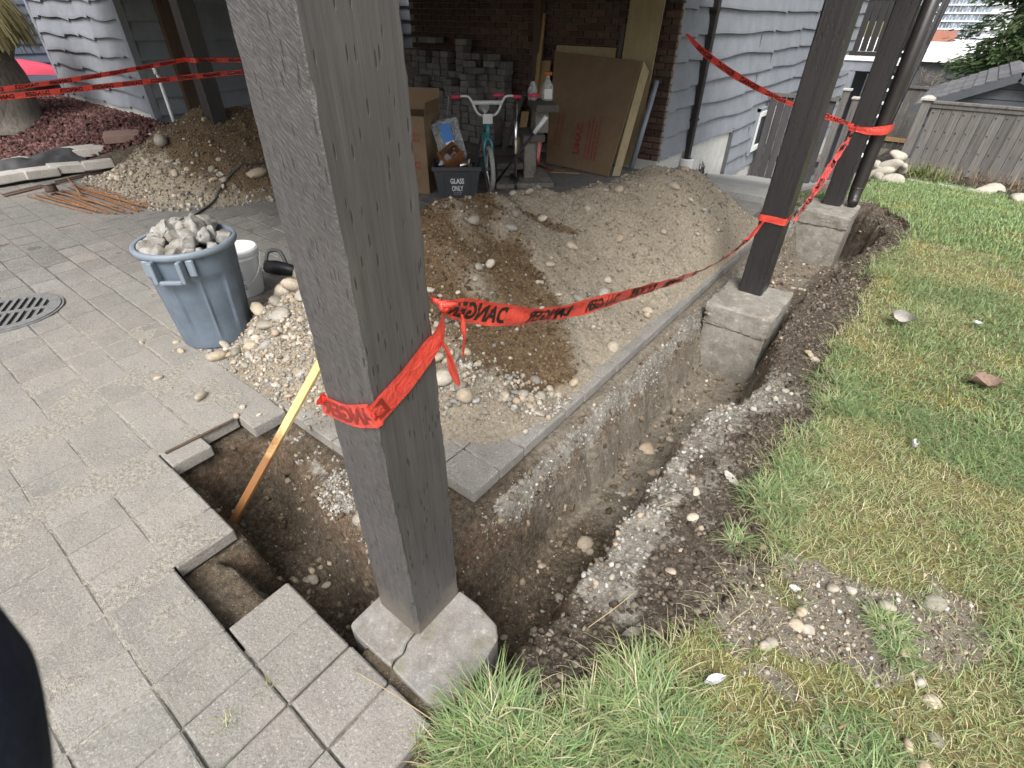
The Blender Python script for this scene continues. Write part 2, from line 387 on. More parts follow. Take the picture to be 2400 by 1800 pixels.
def stone_mat(name, c):
    m, nt, bs = mk(name); v = objc(nt); r = rnd(nt)
    c0 = ramp(nt, r, [(0.0, tuple(x*0.55 for x in c)), (0.35, c), (0.6, (c[0]*1.05, c[1]*0.92, c[2]*0.78)), (0.85, tuple(x*1.35 for x in c)), (1.0, (c[0]*0.75, c[1]*0.8, c[2]*0.9))])
    f = noise(nt, pos(nt), 55, 6, 0.7)
    k = mapr(nt, f, 0.25, 0.75, 0.68, 1.25)
    setc(nt, bs, mix(nt, 1.0, c0, N(nt, 'ShaderNodeCombineColor', {0: k, 1: k, 2: k}).outputs[0], 'MULTIPLY'))
    bs.inputs['Roughness'].default_value = 0.8; bump(nt, bs, f, 0.35, 0.004); return m
MAT['stone'] = stone_mat('river_stone', (0.33, 0.298, 0.245))
def wood_mat(name, c, grain=(40, 40, 3), rough=0.7, slit=0.0, var=0.35, spec=0.4, diag=0.0, tip=None, world=True, knots=0.0, rv=False):
    m, nt, bs = mk(name); v = pos(nt) if world else objc(nt)
    g = noise(nt, vscale(nt, v, grain), 1.0, 6, 0.65, 0.3); f = noise(nt, v, 7, 5, 0.6)
    col = ramp(nt, g, [(0.28, tuple(x*(1-var) for x in c)), (0.7, tuple(x*(1+var) for x in c))])
    col = mix(nt, ramp(nt, f, [(0.35, 0.0), (0.75, 0.35)]), col, tuple(x*1.55 for x in c))
    h = g
    if diag:
        d = noise(nt, vscale(nt, N(nt, 'ShaderNodeVectorRotate', {'Vector': v, 'Axis': (0.3, 1, 0), 'Angle': rad(52)}, rotation_type='AXIS_ANGLE').outputs[0], (260, 260, 9)), 1.0, 2, 0.6)
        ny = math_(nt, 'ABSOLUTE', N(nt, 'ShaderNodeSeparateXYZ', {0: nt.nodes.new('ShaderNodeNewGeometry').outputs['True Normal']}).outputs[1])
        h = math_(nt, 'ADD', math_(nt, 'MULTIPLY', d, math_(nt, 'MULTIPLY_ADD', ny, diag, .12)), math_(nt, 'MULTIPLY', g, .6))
        gf = noise(nt, vscale(nt, v, (210, 210, 5)), 1.0, 3, 0.6)
        col = mix(nt, ramp(nt, gf, [(0.35, 0.45), (0.6, 0.0)]), col, tuple(x*0.55 for x in c))
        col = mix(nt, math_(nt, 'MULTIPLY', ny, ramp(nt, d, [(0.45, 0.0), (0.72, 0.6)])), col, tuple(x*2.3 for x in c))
        col = mix(nt, ramp(nt, noise(nt, vscale(nt, v, (9, 9, 1.6)), 1.0, 5, 0.7), [(0.55, 0.0), (0.75, 0.35)]), col, (c[0]*2.0, c[1]*1.9, c[2]*1.75))
    if slit:
        sv = voro(nt, vscale(nt, v, (88, 88, 13)), 1.0)
        sm = ramp(nt, sv, [(0.13, 1.0), (0.20, 0.0)])
        col = mix(nt, math_(nt, 'MULTIPLY', sm, slit), col, tuple(x*0.12 for x in c))
        h = math_(nt, 'SUBTRACT', h, math_(nt, 'MULTIPLY', sm, 1.5))
    if knots:
        kv = voro(nt, vscale(nt, v, (6, 6, 2.2)), 1.0); col = mix(nt, ramp(nt, kv, [(0.05, knots), (0.12, 0.0)]), col, tuple(x*0.4 for x in c))
    if tip is not None:
        zz = N(nt, 'ShaderNodeSeparateXYZ', {0: v}).outputs[2]
        col = mix(nt, mapr(nt, math_(nt, 'ADD', zz, mapr(nt, f, 0.3, 0.7, -0.12, 0.12)), 0.0, 0.14, 0.95, 0.0), col, tip)
    k = mapr(nt, rnd(nt), 0, 1, 0.78, 1.22); col = mix(nt, 1.0, col, N(nt, 'ShaderNodeCombineColor', {0: k, 1: k, 2: k}).outputs[0], 'MULTIPLY') if rv else col
    setc(nt, bs, col); bs.inputs['Roughness'].default_value = rough; bs.inputs['Specular IOR Level'].default_value = spec
    bump(nt, bs, h, 0.55, 0.004); return m
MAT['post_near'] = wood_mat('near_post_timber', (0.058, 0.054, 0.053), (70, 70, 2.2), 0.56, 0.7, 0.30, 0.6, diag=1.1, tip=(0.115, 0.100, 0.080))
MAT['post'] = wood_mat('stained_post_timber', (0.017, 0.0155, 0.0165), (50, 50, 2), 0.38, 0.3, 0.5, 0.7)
MAT['brown'] = wood_mat('brown_timber', (0.075, 0.048, 0.035), (50, 50, 2), 0.7)
MAT['pine'] = wood_mat('pale_pine', (0.52, 0.39, 0.17), (60, 60, 3), 0.6, 0, 0.22, tip=(0.20, 0.085, 0.030))
MAT['plank'] = wood_mat('raw_plank', (0.33, 0.22, 0.11), (45, 45, 2), 0.7, 0, 0.3)
MAT['ply'] = wood_mat('plywood', (0.31, 0.25, 0.145), (25, 25, 2), 0.7, 0, 0.18)
MAT['fence'] = wood_mat('weathered_fence', (0.105, 0.098, 0.092), (45, 45, 1.8), 0.85, 0, 0.5, knots=0.7, rv=True)
MAT['fence_dark'] = wood_mat('dark_fence', (0.045, 0.042, 0.044), (45, 45, 1.8), 0.8, 0, 0.4, rv=True)
MAT['deck'] = wood_mat('deck_stain', (0.020, 0.018, 0.019), (45, 45, 2), 0.7)
MAT['trunk'] = wood_mat('grey_bark', (0.13, 0.115, 0.10), (30, 30, 4), 0.95, 0, 0.55)
MAT['weather'] = wood_mat('weathered_plank', (0.10, 0.09, 0.08), (5, 60, 60), 0.9, 0, 0.5)
def siding_mat(name, c):
    m, nt, bs = mk(name); v = pos(nt)
    g = noise(nt, vscale(nt, v, (3, 3, 45)), 1.0, 6, 0.6); f = noise(nt, v, 3.2, 7, 0.66)
    col = ramp(nt, f, [(0.3, tuple(x*0.80 for x in c)), (0.72, tuple(x*1.14 for x in c))])
    col = mix(nt, ramp(nt, g, [(0.4, 0.0), (0.75, 0.30)]), col, tuple(x*0.72 for x in c))
    # run-off streaks below the laps
    s = noise(nt, vscale(nt, v, (26, 26, 1.4)), 1.0, 4, 0.6)
    col = mix(nt, ramp(nt, s, [(0.58, 0.0), (0.8, 0.45)]), col, (0.24, 0.235, 0.21))
    k = mapr(nt, rnd(nt), 0, 1, 0.93, 1.06); col = mix(nt, 1.0, col, N(nt, 'ShaderNodeCombineColor', {0: k, 1: k, 2: k}).outputs[0], 'MULTIPLY')
    setc(nt, bs, col); bs.inputs['Roughness'].default_value = 0.75; bs.inputs['Specular IOR Level'].default_value = 0.3
    bump(nt, bs, math_(nt, 'ADD', g, s), 0.45, 0.004); return m
MAT['siding'] = siding_mat('grey_blue_siding', (0.215, 0.234, 0.260)); MAT['siding_blue'] = siding_mat('navy_siding', (0.080, 0.095, 0.135))
def brick_mat(name, c, d):
    m, nt, bs = mk(name); v = pos(nt); r = rnd(nt)
    c0 = ramp(nt, r, [(0.0, tuple(x*0.45 for x in c)), (0.4, c), (0.7, d), (1.0, tuple(x*1.35 for x in c))])
    f = noise(nt, v, 26, 6, 0.7); k = mapr(nt, f, 0.25, 0.75, 0.65, 1.3)
    setc(nt, bs, mix(nt, 1.0, c0, N(nt, 'ShaderNodeCombineColor', {0: k, 1: k, 2: k}).outputs[0], 'MULTIPLY'))
    bs.inputs['Roughness'].default_value = 0.9; bump(nt, bs, noise(nt, v, 120, 4), 0.4, 0.003); return m
MAT['brick'] = brick_mat('clinker_brick', (0.098, 0.056, 0.042), (0.082, 0.060, 0.051))
MAT['mortar'] = concrete('mortar', (0.24, 0.215, 0.185), 0.3, 0, 2)
S = simple
MAT['bin_blue'] = S('dusty_grey_blue_plastic', (0.105, 0.135, 0.170), 0.55, 0.22, 6, 0.1)
MAT['bin_light'] = S('pale_grey_blue_plastic', (0.17, 0.205, 0.245), 0.5, 0.12, 8, 0.08)
MAT['bin_grey'] = S('charcoal_plastic', (0.050, 0.054, 0.058), 0.5, 0.12, 8, 0.08)
MAT['white_plastic'] = S('white_plastic', (0.72, 0.73, 0.74), 0.4, 0.06, 9, 0.05)
MAT['white_paint'] = S('white_paint', (0.70, 0.71, 0.70), 0.5, 0.08, 6, 0.1)
MAT['ink_white'] = S('white_print', (0.75, 0.76, 0.76), 0.6, 0.04, 9, 0)
MAT['ink_black'] = S('black_print', (0.012, 0.011, 0.011), 0.35, 0.1, 9, 0)
MAT['ink_shade'] = S('print_through_tape', (0.19, 0.018, 0.012), 0.35, 0.1, 9, 0)
MAT['ink_red'] = S('red_box_print', (0.24, 0.045, 0.035), 0.8, 0.25, 20, 0)
MAT['ink_grey'] = S('grey_print', (0.25, 0.26, 0.27), 0.6, 0.04, 9, 0)
MAT['card'] = S('brown_cardboard', (0.19, 0.128, 0.074), 0.8, 0.12, 4, 0.2)
MAT['card_dark'] = S('cardboard_edge', (0.17, 0.105, 0.055), 0.85, 0.15, 8, 0.2)
MAT['rust'] = S('rusty_steel', (0.20, 0.095, 0.042), 0.85, 0.45, 30, 0.4)
MAT['iron'] = S('dull_cast_iron', (0.20, 0.20, 0.20), 0.6, 0.25, 18, 0.35, metal=0.35)
MAT['black'] = S('black_rubber', (0.016, 0.016, 0.017), 0.5, 0.25, 12, 0.15)
MAT['drain_shade'] = S('drain_shade_black', (0.01, 0.01, 0.01), 0.9, 0.1, 9, 0)  # near-black colour that stands in for the shade under the grate
MAT['fabric'] = S('black_landscape_cloth', (0.040, 0.041, 0.043), 0.75, 0.4, 6, 0.35)
MAT['chrome'] = S('chrome', (0.62, 0.62, 0.62), 0.18, 0.1, 20, 0, metal=1)
MAT['steel'] = S('dull_steel', (0.35, 0.35, 0.36), 0.4, 0.2, 20, 0.1, metal=0.8)
MAT['teal'] = S('teal_bike_paint', (0.035, 0.19, 0.22), 0.3, 0.15, 14, 0)
MAT['bike_white'] = S('white_bike_paint', (0.62, 0.63, 0.62), 0.35, 0.1, 14, 0)
MAT['pink'] = S('pink_grip', (0.55, 0.045, 0.10), 0.55, 0.12, 14, 0.1)
MAT['tyre'] = S('pale_tyre', (0.30, 0.30, 0.29), 0.8, 0.25, 60, 0.5)
MAT['pipe_blue'] = S('grey_blue_pipe', (0.20, 0.225, 0.27), 0.45, 0.1, 9, 0.05)
MAT['spout'] = S('brown_black_downspout', (0.018, 0.015, 0.014), 0.4, 0.3, 12, 0.1)
MAT['kayak'] = S('pink_red_plastic', (0.55, 0.06, 0.10), 0.35, 0.12, 4, 0.05)
MAT['cloth_navy'] = S('navy_jacket', (0.016, 0.020, 0.034), 0.9, 0.35, 25, 0.5, spec=0.2)
MAT['roofing'] = S('grey_shingle', (0.10, 0.10, 0.105), 0.9, 0.3, 14, 0.6, rv=0.3)
MAT['slate'] = S('dark_slate_paint', (0.055, 0.060, 0.070), 0.7, 0.1, 6, 0.1)
MAT['trim_grey'] = S('grey_trim', (0.085, 0.085, 0.085), 0.7, 0.2, 9, 0.15)
MAT['soffit'] = S('soffit_paint', (0.20, 0.195, 0.19), 0.8, 0.1, 6, 0.1)
MAT['glass'] = S('dark_window_glass', (0.025, 0.03, 0.034), 0.06, 0.2, 3, 0, spec=0.8)
MAT['tower'] = S('tower_concrete', (0.62, 0.65, 0.68), 0.7, 0.06, 0.3, 0)
MAT['tower_glass'] = S('tower_glass', (0.17, 0.21, 0.26), 0.15, 0.2, 0.3, 0, rv=0.6)
MAT['redbrick'] = S('far_red_brick', (0.28, 0.12, 0.085), 0.9, 0.1, 2, 0)
MAT['leafdry'] = S('dry_leaf', (0.19, 0.125, 0.095), 0.8, 0.3, 60, 0.3)
MAT['paper'] = S('white_scrap', (0.66, 0.67, 0.68), 0.7, 0.1, 40, 0.2)
MAT['outlet'] = S('cream_plate', (0.42, 0.38, 0.25), 0.5, 0.1, 9, 0)
def clear_mat(name, tint, a=0.3, rough=0.12):
    m, nt, bs = mk(name); f = noise(nt, pos(nt), 18, 5, 0.6, 0.8)
    setc(nt, bs, tint); nt.links.new(ramp(nt, f, [(0.35, a*0.6), (0.65, min(1, a*1.7))]), bs.inputs['Alpha'])
    bs.inputs['Roughness'].default_value = rough; bump(nt, bs, f, 0.6, 0.02); return m
MAT['bag'] = clear_mat('clear_plastic', (0.45, 0.47, 0.49), 0.35)
MAT['jug'] = clear_mat('clear_jug', (0.55, 0.56, 0.56), 0.5)
def tape_mat():
    m, nt, bs = mk('red_plastic_tape'); f = noise(nt, pos(nt), 26, 5, 0.65, 0.6)
    c = ramp(nt, f, [(0.3, (0.80, 0.060, 0.042)), (0.7, (0.92, 0.105, 0.075))]); setc(nt, bs, c)
    bs.inputs['Roughness'].default_value = 0.14; bs.inputs['Specular IOR Level'].default_value = 0.8
    bump(nt, bs, f, 0.9, 0.012); bs.inputs['Coat Weight'].default_value = 0.8; bs.inputs['Coat Roughness'].default_value = 0.06
    tr = N(nt, 'ShaderNodeBsdfTranslucent', {0: c}); ms = N(nt, 'ShaderNodeMixShader', {0: 0.35, 1: bs.outputs[0], 2: tr.outputs[0]})
    nt.links.new(ms.outputs[0], nt.nodes['Material Output'].inputs[0]); return m
MAT['tape'] = tape_mat()

# ================================================================ terrain
def interp(pts):
    P = np.array(pts, float); return lambda y: np.interp(y, P[:, 0], P[:, 1])
RIM = interp([(-2, -.52), (.40, -.50), (.83, -.48), (.94, -.47), (1.01, -.49), (1.14, -.49), (1.26, -.46), (1.38, -.51), (1.57, -.47), (1.74, -.48), (1.97, -.50), (2.19, -.51), (2.5, -.46), (2.61, -.36), (2.85, -.30), (3.05, -.33), (3.4, -.38), (4.0, -.43), (4.3, -.42), (4.7, -.33), (5.3, -.28), (5.9, -.16), (6.3, -.12), (6.7, -.20), (7.2, -.6)])
SOD = interp([(-2, -.50), (.30, -.50), (.45, -.46), (.62, -.34), (.79, -.26), (.92, -.19), (1.04, -.12), (1.23, -.05), (1.39, .02), (1.55, .08), (1.67, .03), (1.73, -.05), (1.96, -.11), (2.22, -.09), (2.5, -.03), (2.87, .01), (3.14, -.07), (3.43, -.11), (3.9, -.04), (4.6, -.08), (5.21, -.10), (5.9, .03), (6.3, .04), (6.8, -.10), (7.2, -.4), (40, -.4)])
def terrain(X, Y):
    s = 0.08 + 0.12 * (1 - sst(-2.0, -0.3, X))
    d = np.clip(Y - 6.2, 0, None); d = np.where(d < 1.0, 0.5 * d * d, d - 0.5)
    lim = np.minimum(d, 9.0) + 0.12 * np.clip(d - 9.0, 0, 60)
    return -s * lim
def dig(X, Y, detail=True):
    """height of the dug trench and hole; very high where nothing is dug"""
    w = 0.05 * fbm(X, Y, 5, 4, 3) if detail else 0.0
    w2 = 0.035 * fbm(X, Y, 9, 4, 8) if detail else 0.0
    dep = np.interp(Y, [.3, .9, 2.5, 3.6, 4.1, 4.35, 5.6, 6.0, 6.9], [.50, .54, .55, .57, .46, .28, .30, .60, .62])
    def left(d):   # sand ledge, then a sloping earth face
        return np.where(d < 0, 9.0, np.where(d < .05, -.085 - d*.6, -.115 - np.clip(d - .05, 0, 9) * 3.6))
    def steep(d): return np.where(d < 0, 9.0, -.06 - np.clip(d, 0, 9) * 5.5)
    rim = RIM(Y) + 0.8 * w + .035 * fbm(X, Y, 16, 3, 9)
    dl = X + 1.03 - 0.3 * w + 0.12 * w2
    tr = np.maximum.reduce([left(np.where(dl > 0, np.clip(dl + w2 * sst(0.03, .12, dl), 0.0, 9), dl)), steep(rim - X), steep(7.05 - Y), steep(Y - .47 + w2)])
    # hole to the left of the near pier
    near = np.where(X < -1.66, .37, .27)
    ledge = np.where(Y < .36, -.10 + .03 * fbm(X, Y, 12, 3, 5) if detail else -.1, -9)
    farl = .90 - .10 * sst(-2.1, -1.3, X) + .3 * w
    df = farl - Y
    hole = np.maximum.reduce([steep(X + 2.30 - w2), steep(Y - near + w2 * 1.2), np.where(df < 0, 9.0, np.where(df < .12, -.085 - df*.5, -.145 - (df-.12) * 3.6)), np.where(X > -0.9, 9.0, -9.0)])
    z = np.minimum(tr, hole)
    fl = -dep + (0.05 * fbm(X, Y, 2.2, 4, 12) if detail else 0)
    z = np.maximum(z, fl)
    return z
def ground_h(X, Y, detail=True):
    T = terrain(X, Y)
    sod = SOD(Y) + (0.07 * fbm(X, Y, 6, 3, 21) if detail else 0)
    rim = RIM(Y)
    lawn = T + 0.012 + (0.02 * fbm(X, Y, 1.6, 3, 31) + 0.010 * fbm(X, Y, 14, 3, 33) if detail else 0)
    t = np.clip((X - rim) / np.maximum(sod - rim, .05), 0, 1)
    bank = T - .085 + .04 * sst(.85, .65, Y) + .065 * t + (0.028 * fbm(X, Y, 9, 5, 41, .6) if detail else 0)
    kx = sst(-.015, .015, X - sod)
    z = bank * (1 - kx) + lawn * kx
    pat = sst(0, .02, -1.03 - X) * 1.0
    inner = (Y < .36) & (X < -.5)
    und = T - .085 + (0.008 * fbm(X, Y, 14, 3, 44) if detail else 0)
    z = np.where((X < -1.0) | inner, und, z)
    z = np.where((Y > .33) & (Y < .50) & (X > -1.04) & (X < -.5), T - .028 + (.01*fbm(X, Y, 20, 3, 46) if detail else 0), z)
    z = np.where((Y > 7.05) & (X > -3.1), T + .0 * X - .012, z)
    z = np.where((Y > 7.05) & (X > -.62), lawn, z)
    dg = np.where((X > -2.36) & (X < 0.0) & (Y > .1) & (Y < 7.1), dig(X, Y, detail), 9)
    z2 = np.minimum(z, dg + T * 0)
    if detail: z2 = z2 + np.where(dg < z, 0.038 * fbm(X, Y, 6, 5, 51, .62) + 0.012 * fbm(X, Y, 38, 3, 53), 0)
    return z2
def patch_d(X, Y):
    u = (X - .38)*.82 + (Y - 1.45)*.57; v = -(X - .38)*.57 + (Y - 1.45)*.82
    return np.sqrt((u / .40)**2 + (v / .22)**2) + .9 * fbm(X, Y, 5, 3, 61)
def axis(lo, hi, step, far, g=1.35):
    a = list(np.arange(lo, hi + 1e-6, step)); s = step
    while a[-1] < far: s *= g; a.append(a[-1] + s)
    s = step
    while a[0] > -far: s *= g; a.insert(0, a[0] - s)
    return np.array(a)
def grid_faces(nx, ny):
    i, j = np.meshgrid(np.arange(nx - 1), np.arange(ny - 1), indexing='ij'); b = (i * ny + j).ravel()
    return np.stack([b, b + ny, b + ny + 1, b + 1], -1)
gx = axis(-2.5, 1.7, 0.018, 600); gy = axis(-0.4, 7.3, 0.018, 900)
GX, GY = np.meshgrid(gx, gy, indexing='ij'); GZ = ground_h(GX, GY)
me = fast('ground', np.stack([GX, GY, GZ], -1).reshape(-1, 3), grid_faces(len(gx), len(gy)), smooth=True)
sod = SOD(GY) + 0.07 * fbm(GX, GY, 6, 3, 21)
z_lawn = sst(-.02, .06, GX - sod)
z_lawn = np.where((GY > 7.05) & (GX < -.6), 0, z_lawn); z_lawn = np.where(GX < -30, 1, z_lawn)
# bare patch worn into the turf
pd = patch_d(GX, GY)
bare = sst(1.15, .75, pd); z_lawn = z_lawn * (1 - bare)
digz = dig(GX, GY, True); dug = (GX > -2.36) & (GX < 0) & (GY > .1) & (GY < 7.05) & (digz < -.02)
sn = fbm(GX, GY, 4, 4, 73)
dl_ = np.where(GY > .95, GX + 1.03, .90 - .10*sst(-2.1, -1.3, GX) - GY)
sandl = np.where(dug & (GX < -.85), 1.0, 0.0) * sst(.012, .05, dl_) * sst(.98, 1.3, GY + 9*(GY < .95)) * sst(.115, .07, dl_ + .02*sn) * np.where(GY > .95, 1.0, .75*sst(-.3, .15, sn))
rimw = 1.15 * np.where((~dug) & (GX > -.62) & (GX < sod), 1.0, 0.0) * sst(.36, .08, GX - RIM(GY) + .16*fbm(GX, GY, 4, 3, 75)) * np.clip(.88 + .7*fbm(GX, GY, 2.3, 2, 78), .2, 1) * sst(-.25, .15, fbm(GX, GY, 3.1, 3, 71) + .12) * sst(.9, 1.1, GY) * sst(3.4, 2.6, GY)
topsoil = np.where((~dug) & (GX > RIM(GY) - .02) & (GX < sod + .12) & (GY < 7.2), 1.0, 0.0) * (1 - bare) * (1 - .7*rimw)
topsoil = np.maximum(topsoil, np.where(dug & (GY > 4.2) & (GX > RIM(GY) - .25), .6, 0))
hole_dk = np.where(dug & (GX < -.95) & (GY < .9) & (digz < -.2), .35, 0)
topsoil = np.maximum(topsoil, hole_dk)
ledg = np.where(dug & (GY < .33) & (GX < -1.2), .6, 0)
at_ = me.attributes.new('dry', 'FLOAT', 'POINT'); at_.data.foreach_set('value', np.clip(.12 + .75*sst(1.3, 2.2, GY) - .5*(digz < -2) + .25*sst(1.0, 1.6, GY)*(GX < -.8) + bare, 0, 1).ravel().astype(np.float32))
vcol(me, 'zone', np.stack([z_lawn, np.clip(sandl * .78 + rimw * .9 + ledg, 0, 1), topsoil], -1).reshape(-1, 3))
ground = mesh_obj('ground', me, MAT['ground']); tag(ground, kind='structure')
def gz(x, y): return float(ground_h(np.array([[x]]), np.array([[y]]))[0, 0])
def gzs(x, y): return ground_h(np.asarray(x)[None], np.asarray(y)[None])[0]

# ================================================================ patio
patio = bpy.data.objects.new('patio', None); link(patio); patio['kind'] = 'structure'; BASE[patio] = Vector((0, 0, 0))
rows = [(-1.49 + .23 * k, -1.26 + .23 * k, .188) for k in range(8)]
y = .35
while y < 7.15: rows.append((y, y + .186, .236)); y += .186
pav = []
for ri, (y0, y1, L) in enumerate(rows):
    if y1 < .4: xr = -.56
    elif y1 < .6: xr = -2.245
    elif y0 < .6: xr = -2.345
    elif y1 < .95: xr = -2.20
    elif y1 < 1.13: xr = -1.235
    elif y1 < 5.4: xr = -1.05
    elif y1 < 6.4: xr = -1.3
    else: xr = -3.06
    if abs(y0 - .12) < .01:   # the row that meets the hole
        x = -1.035 + 2 * L + .10
    else: x = xr
    while x > -8.6:
        l = L * (1.5 if random.random() < .12 else 1) if y0 > .35 else L
        x0, x1 = x - l, x
        x = x0
        if abs(y0 - .12) < .01:
            if x1 > -.52: continue
            c = (x0 + x1) / 2
            if -1.66 < c < -1.225: continue
        pav.append((x0, x1, y0, y1))
def seen(x, y, z=0):
    v = R.T @ np.array([x, y, z - CAM_H])
    if v[2] < .1: return False
    u, w_ = v[0] / v[2] * 1190, v[1] / v[2] * 1190
    return abs(u) < 1260 and abs(w_) < 960
def under_pile(x, y): return (-3.2 < x < -1.3 and 1.7 < y < 5.2) or (-7.6 < x < -6.5 and 2.6 < y < 3.6)
def paver_mesh(l, wd, name='paver'):
    g_ = G().box(-l/2, l/2, -wd/2, wd/2, -.066, 0); return g_.mesh(name, bevel=.007, seg=2, rough=.0013)
PM = {}
pav.sort(key=lambda p: (p[0]+p[1])**2/4 + (p[2]+p[3])**2/4)
vis = [p for p in pav if seen((p[0]+p[1])/2, (p[2]+p[3])/2) and not under_pile((p[0]+p[1])/2, (p[2]+p[3])/2)]
ind = set(vis[:300]); rest = G()
for p in pav:
    x0, x1, y0, y1 = p; l, wd = x1 - x0 - .006, y1 - y0 - .006; cx, cy = (x0+x1)/2, (y0+y1)/2
    if p in ind:
        key = (round(l, 3), round(wd, 3))
        if key not in PM: PM[key] = paver_mesh(l, wd); PM[key].materials.append(MAT['paver'])
        o = link(bpy.data.objects.new('paver', PM[key])); adopt(o, patio)
        near = cy < .36 and cx > -1.3
        j = .0035 if near else .0016
        o.location = (cx + random.uniform(-j, j), cy + random.uniform(-j, j), random.uniform(-.004, .004) if near else random.uniform(-.0022, .0022))
        o.rotation_euler = (random.uniform(-.01, .01), random.uniform(-.01, .01), random.uniform(-.012, .012))
    else:
        dz = random.uniform(-.002, .002) + float(terrain(np.array(cx), np.array(cy)))
        rest.box(x0 + .003, x1 - .003, y0 + .003, y1 - .003, -.066 + dz, dz)
o = rest.build('paver_field', MAT['paver'], patio); o['kind'] = 'stuff'
# the two stray hole-edge pavers and joint sand
def sand_patch(name, x0, x1, y0, y1, st):
    xs = np.arange(x0, x1, st); ys = np.arange(y0, y1, st); A, B = np.meshgrid(xs, ys, indexing='ij')
    dm = np.clip(1 - (np.hypot(A + 2.3, B - .95) - .4) / 2.6, 0, 1)
    Z = -.0038 + .0046 * dm * sst(-.35, .25, fbm(A, B, 3, 4, 91)) + .0050 * fbm(A, B, 5, 4, 95)
    Z = Z - .012 * sst(.55, .40, B) * sst(-1.45, -1.15, A)
    me = fast(name, np.stack([A, B, Z + terrain(A, B)], -1).reshape(-1, 3), grid_faces(len(xs), len(ys)), smooth=True)
    dk = np.clip(sst(.9, 2.9, np.hypot(A + 2.3, B - .95)) * .8 + .3 * fbm(A, B, 4, 2, 97), 0, 1)
    vcol(me, 'zone', np.repeat(dk.reshape(-1, 1), 3, 1)); o = mesh_obj('joint_sand', me, MAT['sand'], patio); o['kind'] = 'stuff'
sand_patch('joint_sand', -8.55, -2.36, -1.45, 7.1, .03)
sand_patch('joint_sand', -2.36, -1.28, .95, 6.3, .025)
sand_patch('joint_sand', -1.265, -1.08, 1.12, 5.3, .025)
sand_patch('joint_sand', -2.37, -.58, -1.45, .105, .025)
sand_patch('joint_sand', -2.37, -1.69, .095, .33, .025)
sand_patch('joint_sand', -1.20, -.62, .1, .345, .025)
# ================================================================ concrete path and carport roof
path = bpy.data.objects.new('concrete_path', None); link(path); path['kind'] = 'structure'; BASE[path] = Vector((0, 0, 0))
def path_slab(x0, x1, y0, y1, lift=.03):
    xs = np.linspace(x0, x1, 7); ys = np.linspace(y0, y1, 9); A, B = np.meshgrid(xs, ys, indexing='ij')
    Z = terrain(A, B) + lift; nx, ny = A.shape
    V = np.concatenate([np.stack([A, B, Z], -1).reshape(-1, 3), np.stack([A, B, Z - .12], -1).reshape(-1, 3)])
    F = list(map(tuple, grid_faces(nx, ny))); k = nx * ny
    ring = [i * ny for i in range(nx)] + [(nx-1)*ny + j for j in range(1, ny)] + [i*ny + ny-1 for i in range(nx-2, -1, -1)] + [j for j in range(ny-2, 0, -1)]
    F += [(ring[i], ring[(i+1) % len(ring)], ring[(i+1) % len(ring)] + k, ring[i] + k) for i in range(len(ring))]
    me = bpy.data.meshes.new('slab'); me.from_pydata([tuple(v) for v in V], [], F); mesh_obj('slab', me, MAT['path'], path)
for y0, y1 in ((6.45, 7.7), (7.715, 9.2), (9.215, 10.7), (10.715, 12.2), (12.215, 14.2), (14.215, 16.5)):
    path_slab(-2.93 if y0 > 6.9 else -2.9, -1.28, y0, y1)
path_slab(-1.265, -.62, 10.4, 12.1, .02); path_slab(-1.265, -.62, 12.115, 13.4, .02)
roof = bpy.data.objects.new('carport_roof', None); link(roof); roof['kind'] = 'structure'; BASE[roof] = Vector((0, 0, 0))
G().box(-8.9, -.45, .25, 7.3, 2.84, 2.99).build('roof_slab', MAT['soffit'], roof)
G().box(-8.7, -.62, .50, .70, 2.55, 2.835).build('beam', MAT['deck'], roof)
G().box(-.98, -.78, .71, 7.2, 2.55, 2.835).build('beam', MAT['deck'], roof)
for k in range(10): G().box(-8.6, -1.0, 1.2 + .62*k, 1.24 + .62*k, 2.62, 2.835).build('rafter', MAT['deck'], roof)

# ================================================================ the house on the right
def wavy(s, seed, amp, lo=.5, hi=1.6, f0=2.2, f1=6.5):
    r = random.Random(seed); z = np.zeros_like(s)
    for _ in range(4): z += amp * .55 * np.sin(s * r.uniform(f0, f1) + r.uniform(0, 6))
    c = s[0] + r.uniform(.2, 1.2)
    while c < s[-1]:
        d = s - c; z += np.where(d >= 0, amp * 1.3 * np.exp(-d / .16), -amp * 1.6 * np.exp(d / .10)); c += r.uniform(lo, hi)
    return z
def siding_board(parent, axis_, plane, sgn, s0, s1, z, h, mat, seed, amp=.011, step=.035):
    """one lap board, bottom edge left wavy; axis_ 'Y' runs along Y facing sgn*X, 'X' runs along X facing sgn*Y"""
    n = max(4, int((s1 - s0) / step)); s = np.linspace(s0, s1, n); wz = wavy(s, seed, amp) if axis_ == 'X' else wavy(s, seed, amp, 1.4, 4.2, 1.0, 3.0); V = []
    for si, wi in zip(s, wz):
        for off, zz in ((.004, z + h + .03), (.044, z + wi + .03), (.046, z + wi), (.006, z + wi + .002)):
            V.append((plane + sgn * off, si, zz) if axis_ == 'Y' else (si, plane + sgn * off, zz))
    F = [(i*4+k, (i+1)*4+k, (i+1)*4+k+1, i*4+k+1) for i in range(n-1) for k in range(3)]
    F += [(0, 1, 2, 3), ((n-1)*4+3, (n-1)*4+2, (n-1)*4+1, (n-1)*4)]
    me = bpy.data.meshes.new('siding_board'); me.from_pydata(V, [], F)
    bm = bmesh.new(); bm.from_mesh(me); bmesh.ops.recalc_face_normals(bm, faces=bm.faces); bm.to_mesh(me); bm.free()
    return mesh_obj('siding_board', me, mat, parent)
house = thing('house', 'grey-blue house with wavy lap siding and a dark brick carport wall', 'house', (-3.1, 7.3, 0))
